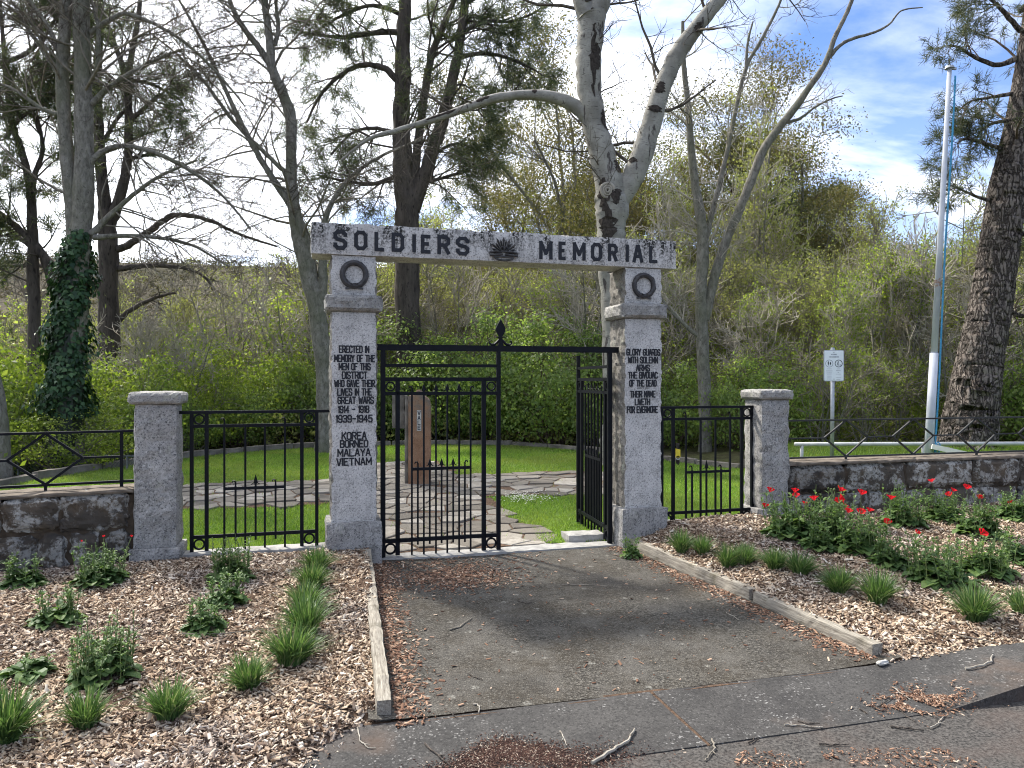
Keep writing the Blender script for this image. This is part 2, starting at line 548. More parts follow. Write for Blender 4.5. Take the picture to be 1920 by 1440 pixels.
# deeply plated pine bark
k = NT('bark_plated', 0.95, 0.1)
v = k.co(scale=(1, 1, 0.22))
va = k.n('ShaderNodeVectorMath', operation='MULTIPLY_ADD')
nn_ = k.n('ShaderNodeTexNoise'); k.put(nn_.inputs['Vector'], k.co(scale=(1, 1, 0.5))); nn_.inputs['Scale'].default_value = 5; nn_.inputs['Detail'].default_value = 5
k.put(va.inputs[0], nn_.outputs[1]); va.inputs[1].default_value = (0.35, 0.35, 0.35); k.put(va.inputs[2], v)
pl = k.voro(va.outputs[0], 13, feature='DISTANCE_TO_EDGE')
g = k.noise(v, 14, 7, 0.7)
c = k.mix(k.rng(pl, 0.0, 0.16), (0.030, 0.025, 0.022), (0.20, 0.172, 0.148))
c = k.mix(k.rng(g, 0.38, 0.62, 0, 0.75), c, (0.085, 0.070, 0.060))
c = k.mix(k.rng(k.noise(k.co(), 30, 4), 0.58, 0.7, 0, 0.6), c, (0.32, 0.29, 0.255))
k.color(c)
k.bump(k.math('ADD', k.rng(pl, 0, 0.18), k.math('MULTIPLY', g, 0.7)), 1.0, 0.05)
M['bark_plated'] = k.m

# white poplar bark with dark scars
k = NT('bark_white', 0.8, 0.2)
v = k.co()
g = k.noise(v, 3.5, 5)
c = k.mix(k.rng(g, 0.35, 0.65), (0.17, 0.162, 0.14), (0.30, 0.29, 0.255))
lens = k.noise(k.co(scale=(2.6, 2.6, 17)), 2.6, 4, 0.6)
c = k.mix(k.rng(lens, 0.62, 0.66, 0, 0.85), c, (0.06, 0.05, 0.045))
sc = k.noise(k.co(scale=(3.2, 3.2, 0.9)), 1.9, 5, 0.6, 0.4)
c = k.mix(k.rng(sc, 0.615, 0.65, 0, 0.92), c, (0.050, 0.042, 0.040))
c = k.mix(k.rng(k.noise(v, 26, 5, 0.7), 0.52, 0.68, 0, 0.6), c, (0.15, 0.135, 0.115))
k.color(c)
k.bump(k.math('ADD', k.math('MULTIPLY', lens, -1), k.noise(v, 18, 4)), 0.3, 0.02)
M['bark_white'] = k.m

k = NT('stele', 0.85, 0.2)
v = k.co()
c = k.mix(k.rng(k.noise(v, 4.5, 6, 0.65), 0.35, 0.65), (0.20, 0.105, 0.060), (0.30, 0.185, 0.115))
sx = k.n('ShaderNodeSeparateXYZ'); k.put(sx.inputs[0], k.co())
c = k.mix(k.math('MULTIPLY', k.rng(sx.outputs[2], 0.75, 1.3), k.rng(k.noise(v, 9, 5), 0.35, 0.6)), c, (0.15, 0.125, 0.10))
c = k.mix(k.rng(k.noise(v, 60, 4), 0.56, 0.66, 0, 0.6), c, (0.09, 0.05, 0.03))
k.color(c)
k.bump(k.noise(v, 45, 5, 0.65), 0.7, 0.01)
M['stele'] = k.m

k = NT('pole_paint', 0.4, 0.4)
v = k.co(scale=(1, 1, 0.3))
c = k.mix(k.rng(k.noise(v, 5, 5), 0.4, 0.6), (0.38, 0.40, 0.44), (0.54, 0.56, 0.60))
c = k.mix(k.rng(k.noise(k.co(), 3.1, 6, 0.7), 0.63, 0.68, 0, 0.85), c, (0.30, 0.15, 0.09))
k.color(c)
M['pole_paint'] = k.m

k = NT('hill', 0.95, 0.05)
v = k.wco()
c = k.mix(k.rng(k.noise(v, 0.02, 5, 0.6), 0.4, 0.6), (0.085, 0.075, 0.05), (0.12, 0.10, 0.075))
c = k.mix(k.rng(k.noise(v, 0.25, 6, 0.7), 0.42, 0.6), c, (0.045, 0.045, 0.028))
k.color(c)
k.bump(k.noise(v, 0.3, 6, 0.7), 1.0, 2.0)
M['hill'] = k.m

# ================================================================== geometry helpers
def link(name, me, mat=None, parent=None):
    o = bpy.data.objects.new(name, me)
    C.objects.link(o)
    if mat is not None and len(me.materials) == 0:
        me.materials.append(M[mat] if isinstance(mat, str) else mat)
    if parent is not None:
        o.parent = parent
    return o


def tag(o, label=None, cat=None, group=None, kind=None):
    if label: o['label'] = label
    if cat: o['category'] = cat
    if group: o['group'] = group
    if kind: o['kind'] = kind
    return o


def thing(name, label, cat, loc=(0, 0, 0), rz=0.0, group=None):
    o = bpy.data.objects.new(name, None)
    o.empty_display_size = 0.1
    C.objects.link(o)
    o.location = loc
    o.rotation_euler = (0, 0, rz)
    return tag(o, label, cat, group)


def mesh_np(name, v, f, smooth=False):
    v = np.asarray(v, dtype=np.float32)
    f = np.asarray(f, dtype=np.int32)
    me = bpy.data.meshes.new(name)
    k = f.shape[1]
    me.vertices.add(len(v))
    me.vertices.foreach_set('co', v.ravel())
    me.loops.add(f.size)
    me.loops.foreach_set('vertex_index', f.ravel())
    me.polygons.add(len(f))
    me.polygons.foreach_set('loop_start', np.arange(0, f.size, k, dtype=np.int32))
    if smooth:
        me.polygons.foreach_set('use_smooth', np.ones(len(f), dtype=bool))
    me.update(calc_edges=True)
    return me


class MB:
    """collects shapes into one mesh"""

    def __init__(self):
        self.v = []
        self.f = []

    def add(self, vs, fs):
        b = len(self.v)
        self.v.extend(tuple(p) for p in vs)
        self.f.extend(tuple(b + i for i in f) for f in fs)

    def box(self, x0, x1, y0, y1, z0, z1):
        self.add([(x0, y0, z0), (x1, y0, z0), (x1, y1, z0), (x0, y1, z0), (x0, y0, z1), (x1, y0, z1), (x1, y1, z1), (x0, y1, z1)],
                 [(0, 3, 2, 1), (4, 5, 6, 7), (0, 1, 5, 4), (1, 2, 6, 5), (2, 3, 7, 6), (3, 0, 4, 7)])

    def bar(self, p, q, w, d, up=(0, 1, 0)):
        """square bar from p to q, width w in the panel plane, d across it"""
        p, q = Vector(p), Vector(q)
        a = (q - p).normalized()
        n = Vector(up)
        n = (n - a * n.dot(a)).normalized()
        b = a.cross(n)
        vs = []
        for e in (p, q):
            for sb, sn in ((-1, -1), (1, -1), (1, 1), (-1, 1)):
                vs.append(e + b * (w / 2 * sb) + n * (d / 2 * sn))
        self.add(vs, [(0, 1, 2, 3), (7, 6, 5, 4), (0, 4, 5, 1), (1, 5, 6, 2), (2, 6, 7, 3), (3, 7, 4, 0)])

    def tube(self, pts, rad, sides=6, cap=True):
        pts = [Vector(p) for p in pts]
        if isinstance(rad, (int, float)):
            rad = [rad] * len(pts)
        vs, fs = [], []
        ref = None
        n = len(pts)
        for i, p in enumerate(pts):
            d = (pts[min(i + 1, n - 1)] - pts[max(i - 1, 0)])
            d = d.normalized() if d.length > 1e-9 else Vector((0, 0, 1))
            if ref is None:
                ref = Vector((1, 0, 0)) if abs(d.x) < 0.9 else Vector((0, 1, 0))
            a = (ref - d * ref.dot(d)).normalized()
            ref = a
            b = d.cross(a)
            for j in range(sides):
                t = 2 * math.pi * j / sides
                vs.append(p + (a * math.cos(t) + b * math.sin(t)) * rad[i])
        for i in range(n - 1):
            for j in range(sides):
                j2 = (j + 1) % sides
                fs.append((i * sides + j, i * sides + j2, (i + 1) * sides + j2, (i + 1) * sides + j))
        if cap:
            fs.append(tuple(range(sides - 1, -1, -1)))
            fs.append(tuple((n - 1) * sides + j for j in range(sides)))
        self.add(vs, fs)

    def ring(self, c, ro, ri, y0, y1, n=20):
        """flat ring in the local xz plane"""
        vs = []
        for j in range(n):
            t = 2 * math.pi * j / n
            for (r, y) in ((ro, y0), (ri, y0), (ri, y1), (ro, y1)):
                vs.append((c[0] + r * math.cos(t), y, c[1] + r * math.sin(t)))
        fs = []
        for j in range(n):
            a, b = j * 4, ((j + 1) % n) * 4
            for e in range(4):
                fs.append((a + e, a + (e + 1) % 4, b + (e + 1) % 4, b + e))
        self.add(vs, fs)

    def prism(self, poly, y0, y1):
        """outline in xz extruded along y; outline counter-clockwise seen from -y"""
        n = len(poly)
        vs = [(x, y0, z) for x, z in poly] + [(x, y1, z) for x, z in poly]
        fs = [tuple(range(n)), tuple(range(2 * n - 1, n - 1, -1))]
        for i in range(n):
            j = (i + 1) % n
            fs.append((i, i + n, j + n, j))
        self.add(vs, fs)

    def build(self, name, mat, parent=None, smooth=False):
        me = bpy.data.meshes.new(name)
        me.from_pydata(self.v, [], self.f)
        if smooth:
            me.polygons.foreach_set('use_smooth', np.ones(len(me.polygons), dtype=bool))
        me.update()
        return link(name, me, mat, parent)


def n3(v, f, seed=0.0):
    return noise.noise(Vector((v[0] * f + seed, v[1] * f + seed * 1.7, v[2] * f - seed)))


def rock(name, x0, x1, y0, y1, z0, z1, mat, parent=None, step=0.06, amp=0.012, flat=(), bevel=0.01, bulge=0.0, seed=0.0, freq=9.0, flatamp=0.0012, sidemat=None):
    """box of stone on a lattice, rough on every side except those listed in flat ('-y','+y','-x','+x','-z','+z')"""
    dx, dy, dz = x1 - x0, y1 - y0, z1 - z0
    nx, ny, nz_ = (max(2, int(round(d / step))) for d in (dx, dy, dz))
    idx, vs, fs = {}, [], []

    def vid(i, j, k):
        key = (i, j, k)
        if key in idx:
            return idx[key]
        p = Vector((x0 + dx * i / nx, y0 + dy * j / ny, z0 + dz * k / nz_))
        off = Vector()
        sides = []
        if i == 0: sides.append(('-x', Vector((-1, 0, 0)), (j / ny, k / nz_)))
        if i == nx: sides.append(('+x', Vector((1, 0, 0)), (j / ny, k / nz_)))
        if j == 0: sides.append(('-y', Vector((0, -1, 0)), (i / nx, k / nz_)))
        if j == ny: sides.append(('+y', Vector((0, 1, 0)), (i / nx, k / nz_)))
        if k == 0: sides.append(('-z', Vector((0, 0, -1)), (i / nx, j / ny)))
        if k == nz_: sides.append(('+z', Vector((0, 0, 1)), (i / nx, j / ny)))
        edge = len(sides) > 1
        for nm, nrm_, (a, b) in sides:
            am = flatamp if nm in flat else amp
            h = am * (n3(p, freq, seed) + 0.6 * n3(p, freq * 2.3, seed + 3) + 0.35 * n3(p, freq * 5, seed + 7))
            if bulge and nm not in flat:
                h += bulge * min(1.0, 5 * min(a, 1 - a)) * min(1.0, 5 * min(b, 1 - b))
            if edge:
                h -= bevel * (0.6 + 0.5 * n3(p, freq * 1.5, seed + 11))
            off += nrm_ * h
        idx[key] = len(vs)
        vs.append(p + off)
        return idx[key]

    for i in range(nx):
        for k in range(nz_):
            fs.append((vid(i, 0, k), vid(i + 1, 0, k), vid(i + 1, 0, k + 1), vid(i, 0, k + 1)))
            fs.append((vid(i, ny, k), vid(i, ny, k + 1), vid(i + 1, ny, k + 1), vid(i + 1, ny, k)))
    for j in range(ny):
        for k in range(nz_):
            fs.append((vid(0, j, k), vid(0, j, k + 1), vid(0, j + 1, k + 1), vid(0, j + 1, k)))
            fs.append((vid(nx, j, k), vid(nx, j + 1, k), vid(nx, j + 1, k + 1), vid(nx, j, k + 1)))
    for i in range(nx):
        for j in range(ny):
            fs.append((vid(i, j, 0), vid(i, j + 1, 0), vid(i + 1, j + 1, 0), vid(i + 1, j, 0)))
            fs.append((vid(i, j, nz_), vid(i + 1, j, nz_), vid(i + 1, j + 1, nz_), vid(i, j + 1, nz_)))
    me = bpy.data.meshes.new(name)
    me.from_pydata([tuple(p) for p in vs], [], fs)
    me.update()
    o = link(name, me, mat, parent)
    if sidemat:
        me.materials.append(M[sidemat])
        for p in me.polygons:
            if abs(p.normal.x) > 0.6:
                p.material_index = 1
    return o


# ---- a plain stroke alphabet on a 4 x 6 grid
O_ = [(1, 0), (3, 0), (4, 1), (4, 5), (3, 6), (1, 6), (0, 5), (0, 1), (1, 0)]
GL = {
    'A': [[(0, 0), (1.7, 6), (2.3, 6), (4, 0)], [(0.8, 2), (3.2, 2)]],
    'B': [[(0, 0), (0, 6), (3, 6), (3.8, 5.2), (3.8, 3.8), (3, 3.1), (4, 2.3), (4, 0.9), (3.1, 0), (0, 0)], [(0, 3.1), (3, 3.1)]],
    'C': [[(4, 4.6), (4, 5), (3, 6), (1, 6), (0, 5), (0, 1), (1, 0), (3, 0), (4, 1), (4, 1.4)]],
    'D': [[(0, 0), (0, 6), (3, 6), (4, 5), (4, 1), (3, 0), (0, 0)]],
    'E': [[(4, 6), (0, 6), (0, 0), (4, 0)], [(0, 3.1), (3, 3.1)]],
    'F': [[(4, 6), (0, 6), (0, 0)], [(0, 3.1), (3, 3.1)]],
    'G': [[(4, 4.6), (4, 5), (3, 6), (1, 6), (0, 5), (0, 1), (1, 0), (3, 0), (4, 1), (4, 2.8), (2.4, 2.8)]],
    'H': [[(0, 0), (0, 6)], [(4, 0), (4, 6)], [(0, 3), (4, 3)]],
    'I': [[(0, 0), (0, 6)]],
    'K': [[(0, 0), (0, 6)], [(4, 6), (0.3, 2.6)], [(1.6, 3.6), (4, 0)]],
    'L': [[(0, 6), (0, 0), (4, 0)]],
    'M': [[(0, 0), (0, 6), (2.4, 1.8), (4.8, 6), (4.8, 0)]],
    'N': [[(0, 0), (0, 6), (4, 0), (4, 6)]],
    'O': [O_], '0': [O_],
    'R': [[(0, 0), (0, 6), (3, 6), (4, 5.1), (4, 3.7), (3, 2.9), (0, 2.9)], [(2.2, 2.9), (4, 0)]],
    'S': [[(4, 4.7), (4, 5.1), (3.1, 6), (0.9, 6), (0, 5.1), (0, 4), (0.8, 3.3), (3.2, 2.7), (4, 2), (4, 0.9), (3.1, 0), (0.9, 0), (0, 0.9), (0, 1.4)]],
    'T': [[(0, 6), (4, 6)], [(2, 6), (2, 0)]],
    'U': [[(0, 6), (0, 1), (1, 0), (3, 0), (4, 1), (4, 6)]],
    'V': [[(0, 6), (1.7, 0), (2.3, 0), (4, 6)]],
    'W': [[(0, 6), (1.1, 0), (2.6, 4.4), (4.1, 0), (5.2, 6)]],
    'Y': [[(0, 6), (2, 2.8), (4, 6)], [(2, 2.8), (2, 0)]],
    '1': [[(0.2, 4.9), (1.2, 6), (1.2, 0)]],
    '3': [[(0, 5), (0.9, 6), (3.1, 6), (4, 5.1), (4, 3.9), (3.1, 3.1), (4, 2.2), (4, 0.9), (3.1, 0), (0.9, 0), (0, 1)], [(1.4, 3.1), (3.1, 3.1)]],
    '4': [[(3, 0), (3, 6), (0, 1.8), (4.2, 1.8)]],
    '5': [[(3.8, 6), (0.3, 6), (0.1, 3.3), (3, 3.6), (4, 2.7), (4, 0.9), (3.1, 0), (0.9, 0), (0, 0.9)]],
    '8': [[(0.9, 3.1), (0, 3.9), (0, 5.1), (0.9, 6), (3.1, 6), (4, 5.1), (4, 3.9), (3.1, 3.1), (4, 2.2), (4, 0.9), (3.1, 0), (0.9, 0), (0, 0.9), (0, 2.2), (0.9, 3.1), (3.1, 3.1)]],
    '9': [[(0, 1), (0.9, 0), (3.1, 0), (4, 0.9), (4, 5.1), (3.1, 6), (0.9, 6), (0, 5.1), (0, 3.6), (0.9, 2.7), (4, 2.7)]],
    '-': [[(0.4, 3), (3.6, 3)]],
}


def gw(ch):
    if ch == ' ': return 2.4
    if ch == 'I': return 0.0
    if ch == '1': return 1.4
    return max(p[0] for st in GL[ch] for p in st)


def glyph(mb, ch, x, z, w, h, stroke, y, proud=0.003):
    """one letter in the local xz plane; width w, height h, standing proud of y towards -y"""
    g = GL[ch]
    mx = gw(ch) or 1.0
    cnt = 0
    for st in g:
        for (a, b) in zip(st[:-1], st[1:]):
            p = Vector((x + a[0] / mx * w, 0, z + a[1] / 6 * h))
            q = Vector((x + b[0] / mx * w, 0, z + b[1] / 6 * h))
            d = (q - p).normalized()
            p -= d * stroke * 0.38
            q += d * stroke * 0.38
            s_ = Vector((-d.z, 0, d.x)) * (stroke / 2)
            yy = y - proud - 0.0002 * cnt
            cnt += 1
            poly = [p - s_, q - s_, q + s_, p + s_]
            mb.prism([(c.x, c.z) for c in poly], yy, y + 0.004)


def text_line(name, txt, xc, z, h, width, y, mat, parent, stroke=0.19, firstcap=False, proud=0.003, gap=1.5):
    """a centred line of lettering squeezed to the given width"""
    units = sum(gw(c) for c in txt) + gap * (len(txt) - 1)
    u = width / units
    mb = MB()
    x = xc - width / 2
    first = True
    for ch in txt:
        if ch != ' ':
            hh = h * (1.28 if (firstcap and first) else 1.0)
            glyph(mb, ch, x, z, gw(ch) * u, hh, stroke * h, y, proud)
            first = False
        x += (gw(ch) + gap) * u
    return mb.build(name, mat, parent)


# ================================================================== levels of the site
S_GATE = 6.842        # front face of the gate pillars
S_KERB = 3.75         # back edge of the concrete apron
S_GUT = 3.22          # front edge of the apron


def z_drive(s):
    if s >= 6.9: return -0.125
    if s >= S_KERB: return -0.17 + 0.045 * (s - S_KERB) / (6.9 - S_KERB)
    if s >= S_GUT: return -0.22 + 0.05 * (s - S_GUT) / (S_KERB - S_GUT)
    return -0.22


FLARE = [(2.2, -0.75), (2.75, -0.45), (3.36, -0.12), (3.62, 0.14), (3.76, 0.36)]


def t_left(s):        # edge of the driveway along the timber
    return 0.385 + (0.50 - 0.385) * (s - 3.8) / 3.0


def t_right(s):
    return 3.36 + (3.02 - 3.36) * (s - 3.8) / 3.1


def bedL_edge(s):
    if s >= 3.76: return t_left(s) - 0.03
    return float(np.interp(s, [f[0] for f in FLARE], [f[1] for f in FLARE]))


def z_bedL(t, s):
    w = S(t, s)
    z = -0.145 + 0.175 * sstep(3.3, 6.6, s) + 0.022 * n3(w, 1.3, 2) + 0.012 * n3(w, 4, 5)
    if s < 3.9:      # thins out to nothing at the concrete
        q = max(sstep(0.0, 0.30, bedL_edge(s) - t), sstep(3.78, 3.9, s))
        z = -0.205 + (z + 0.205) * q
    return z


def z_bedR(t, s):
    w = S(t, s)
    z = -0.125 + 0.225 * sstep(3.6, 6.7, s) + 0.022 * n3(w, 1.3, 9) + 0.012 * n3(w, 4, 4)
    tim = -0.092 + 0.070 * (s - 3.84) / 3.0          # just under the top of the timber
    q = sstep(0.0, 0.55, t - t_right(s) - 0.04)
    z = min(z, tim) + (z - min(z, tim)) * q
    q = sstep(0.0, 0.22, s - S_KERB)
    return -0.168 + 0.02 * kerb_up(t) / 0.125 + (z + 0.168) * q


def kerb_up(t):
    return 0.125 * min(1.0, max(0.0, (t - 3.22) / 0.85))


def H(x, y):
    """natural ground behind the gate line"""
    t, s = TS(x, y)
    z = -0.13 + 0.13 * sstep(7.5, 13, s)
    z += 0.32 * sstep(3.6, 5.6, x) * sstep(7.6, 9.5, y) * (1 - sstep(13.5, 17, y))
    z += 0.30 * sstep(3.2, 4.6, x - 0.1 * y) * 0.0
    edge = 18.2 - 0.10 * max(0, -x - 4) ** 1.5 - 0.25 * max(0, x - 1)
    z -= 3.6 * sstep(edge, edge + 22, y)
    z -= 1.2 * sstep(7.5, 14, -x) * (1 - sstep(edge, edge + 22, y))
    z += 66 * sstep(60, 400, y) * (1.0 + 0.10 * noise.noise(Vector((x * 0.008, y * 0.004, 3.3)))) + 2.5 * sstep(60, 160, y) * noise.noise(Vector((x * 0.03, y * 0.03, 1.1)))
    z += 0.05 * noise.noise(Vector((x * 0.5, y * 0.5, 0))) * sstep(14, 22, y)
    return z


def grid_sheet(name, us, vs_, fn, mat, kind='structure', keep=None):
    verts, faces = [], []
    nu = len(us)
    for b in vs_:
        for a in us:
            verts.append(tuple(fn(a, b)))
    for j in range(len(vs_) - 1):
        for i in range(nu - 1):
            if keep and not keep((us[i] + us[i + 1]) / 2, (vs_[j] + vs_[j + 1]) / 2):
                continue
            faces.append((j * nu + i, j * nu + i + 1, (j + 1) * nu + i + 1, (j + 1) * nu + i))
    me = bpy.data.meshes.new(name)
    me.from_pydata(verts, [], faces)
    me.polygons.foreach_set('use_smooth', np.ones(len(me.polygons), dtype=bool))
    me.update()
    o = link(name, me, mat)
    tag(o, kind=kind)
    return o


# the ground sheet: flat and low beneath the street side, natural behind the gate, rising to the hill
xs = np.concatenate([np.linspace(-600, -60, 28), np.linspace(-56, -16, 14), np.linspace(-14, 14, 57), np.linspace(16, 56, 14), np.linspace(60, 600, 28)])
ys = np.concatenate([np.linspace(-120, 0, 6), np.linspace(2, 24, 60), np.linspace(25, 60, 22), np.linspace(66, 460, 50), np.linspace(480, 1400, 8)])


def ground_pt(x, y):
    t, s = TS(x, y)
    if s < 7.0:
        return (x, y, -0.40)
    return (x, y, H(x, y) - 0.10 * (1 - sstep(7.0, 7.4, s)))


g_ = grid_sheet('ground', list(xs), list(ys), ground_pt, 'ground')
g_.data.materials.append(M['hill'])
for p in g_.data.polygons:
    if p.center.y > 62:
        p.material_index = 1
tag(g_, 'bare earth and scrubby ground running down to the creek and up the wooded hill', kind='structure')

# lawn
LAWN = [(-7.6, 6.6), (-7.5, 9.5), (-7.35, 11.9), (-6.6, 14.6), (-5.6, 16.1), (-4.2, 17.2), (-2.2, 17.75), (-0.4, 17.8), (0.7, 17.2), (1.6, 16.2), (3.0, 14.2), (3.9, 13.1), (4.6, 12.2), (4.9, 11), (4.75, 8.1)]


def in_poly(x, y, poly):
    c = False
    j = len(poly) - 1
    for i in range(len(poly)):
        xi, yi = poly[i]
        xj, yj = poly[j]
        if (yi > y) != (yj > y) and x < (xj - xi) * (y - yi) / (yj - yi) + xi:
            c = not c
        j = i
    return c


def in_lawn(x, y):
    return in_poly(x, y, LAWN) and TS(x, y)[1] > 7.12


o = grid_sheet('lawn', list(np.linspace(-8, 5.4, 90)), list(np.linspace(6, 18.2, 84)), lambda x, y: (x, y, H(x, y) + 0.012), 'lawn', keep=in_lawn)
tag(o, 'mown green lawn behind the memorial gate')
# grass bank beyond the low wall
o = grid_sheet('grass_bank', list(np.linspace(4.7, 14, 50)), list(np.linspace(7.6, 15.5, 44)), lambda x, y: (x, y, H(x, y) + 0.011), 'lawn', keep=lambda x, y: TS(x, y)[1] > 7.3 and not in_poly(x, y, LAWN))
tag(o, 'rough grass bank behind the stone wall around the flagpole')

# road, apron, driveway
o = grid_sheet('road', list(np.linspace(-40, 40, 81)), list(np.linspace(-8, S_GUT, 30)), lambda t, s: S(t, s, -0.222 + 0.004 * n3((t, s, 0), 2)), 'road')
tag(o, 'dark gritty road and gutter in front of the apron')


def apron_z(t, s):
    q = (s - S_GUT) / (S_KERB - S_GUT)
    return -0.217 + 0.048 * q + kerb_up(t) * (1 - 0.72 * q) + 0.003 * n3((t, s, 0), 3)


def apron_back(t):
    return S_KERB


APRON_JOINTS = (-1.0, 1.80, 4.95, 8.0)
ap = thing('concrete_apron', 'grey concrete footpath apron of slabs along the road', 'footpath', (0, 0, 0), 0)
del ap['category']
tag(ap, kind='structure')
for a, b in zip(APRON_JOINTS[:-1], APRON_JOINTS[1:]):
    a2, b2 = a + 0.010, b - 0.010
    nu, nv = max(6, int((b2 - a2) / 0.07)), 9
    vs, fs = [], []
    for j in range(nv + 1):
        s = S_GUT + (S_KERB - 0.001 - S_GUT) * j / nv
        for i in range(nu + 1):
            t = a2 + (b2 - a2) * i / nu
            skew = -0.10 * (S_KERB - s)
            vs.append(S(t + skew * -1, s, apron_z(t, s)))
    for j in range(nv):
        for i in range(nu):
            q = j * (nu + 1) + i
            fs.append((q, q + 1, q + nu + 2, q + nu + 1))
    nb = len(vs)
    ring_i = [i for i in range(nu + 1)] + [j * (nu + 1) + nu for j in range(1, nv + 1)] + [nv * (nu + 1) + i for i in range(nu - 1, -1, -1)] + [j * (nu + 1) for j in range(nv - 1, 0, -1)]
    for q in ring_i:
        vs.append(vs[q] - Vector((0, 0, 0.2)))
    for q in range(len(ring_i)):
        q2 = (q + 1) % len(ring_i)
        fs.append((ring_i[q2], ring_i[q], nb + q, nb + q2))
    me = bpy.data.meshes.new('slab')
    me.from_pydata([tuple(p) for p in vs], [], fs)
    me.update()
    link('slab', me, 'apron', ap)
# moss and grit in the joints
mj = MB()
for t in APRON_JOINTS[1:2]:
    p0, p1 = S(t, S_KERB - 0.01, apron_z(t, S_KERB) - 0.006), S(t + 0.1 * (S_KERB - S_GUT), S_GUT, apron_z(t, S_GUT) - 0.006)
    mj.bar(p0, p1, 0.022, 0.004, up=(0, 0, 1))
mj.bar(S(-0.2, S_KERB + 0.001, -0.174), S(3.6, S_KERB + 0.001, -0.174), 0.05, 0.006, up=(0, 0, 1))
mj.build('joint_fill', 'soil', ap)


nt, ns = 44, 52
vs, fs = [], []
for j in range(ns + 1):
    s = S_KERB + 0.003 + (7.06 - S_KERB) * j / ns
    for i in range(nt + 1):
        a, b = t_left(s) - 0.12, t_right(s) + 0.12
        t = a + (b - a) * i / nt
        w = S(t, s)
        edge = min(i, nt - i) / nt
        vs.append(S(t, s, z_drive(s) + 0.010 * n3(w, 1.1, 6) + 0.004 * n3(w, 4, 1) + 0.03 * math.exp(-edge * 16)))
for j in range(ns):
    for i in range(nt):
        q = j * (nt + 1) + i
        fs.append((q, q + 1, q + nt + 2, q + nt + 1))
me = bpy.data.meshes.new('driveway')
me.from_pydata([tuple(p) for p in vs], [], fs)
me.polygons.foreach_set('use_smooth', np.ones(len(me.polygons), dtype=bool))
me.update()
tag(link('driveway', me, 'asphalt'), 'short worn asphalt driveway leading up to the gate', kind='structure')

# planting beds
BED_L = [(t_left(6.86) - 0.04, 6.86), (-9.0, 6.86 - 0.0), (-9.0, 2.2), (-0.75, 2.2), (-0.45, 2.75), (-0.12, 3.36), (0.14, 3.62), (0.40, 3.76), (t_left(3.9) - 0.04, 3.9)]
BED_R = [(t_right(3.76) + 0.04, S_KERB + 0.004), (11.0, S_KERB + 0.004), (11.0, 6.95), (t_right(6.9) + 0.04, 6.95)]


def in_bedL(t, s): return in_poly(t, s, BED_L)
def in_bedR(t, s): return in_poly(t, s, BED_R)


def bed_sheet(rows, rng_fn, zfn, nt, label, front_skirt):
    """rows of site s; each row runs between the two bed edges, with a skirt dropped at the driveway edge"""
    vs, fs = [], []
    for j, s in enumerate(rows):
        a, b = rng_fn(s)
        for i in range(nt + 1):
            q = (max(0, i - 1) / (nt - 1)) ** 1.6
            t = b + (a - b) * q          # i = 0 is the driveway side
            z = zfn(t, s)
            if i == 0: z -= 0.06
            if front_skirt and j == 0: z -= 0.05
            vs.append(tuple(S(t, s, z)))
    for j in range(len(rows) - 1):
        for i in range(nt):
            q = j * (nt + 1) + i
            fs.append((q, q + 1, q + nt + 2, q + nt + 1))
    me = bpy.data.meshes.new('mulch_bed')
    me.from_pydata(vs, [], fs)
    me.polygons.foreach_set('use_smooth', np.ones(len(me.polygons), dtype=bool))
    me.update()
    return tag(link('mulch_bed', me, 'soil'), label, kind='structure')


rows_l = list(np.linspace(2.2, 3.74, 28)) + list(np.linspace(3.76, 6.88, 56))
bed_sheet(rows_l, lambda s: (-9.0, bedL_edge(s)), z_bedL, 120, 'mulched planting bed with the tussock row and leafy plants, beside the turning wall', False)
rows_r = [S_KERB + 0.006] + list(np.linspace(S_KERB + 0.012, 6.97, 60))
bed_sheet(rows_r, lambda s: (11.0, t_right(s) + 0.04), z_bedR, 120, 'mulched bed of red poppies in front of the straight low wall', True)


# ================================================================== memorial arch
arch = thing('memorial_arch', 'grey granite arch of two inscribed pillars under a lintel reading SOLDIERS MEMORIAL', 'memorial arch', S(0.352, S_GATE, 0), A)
HWID = 0.20
U_R = 2.85


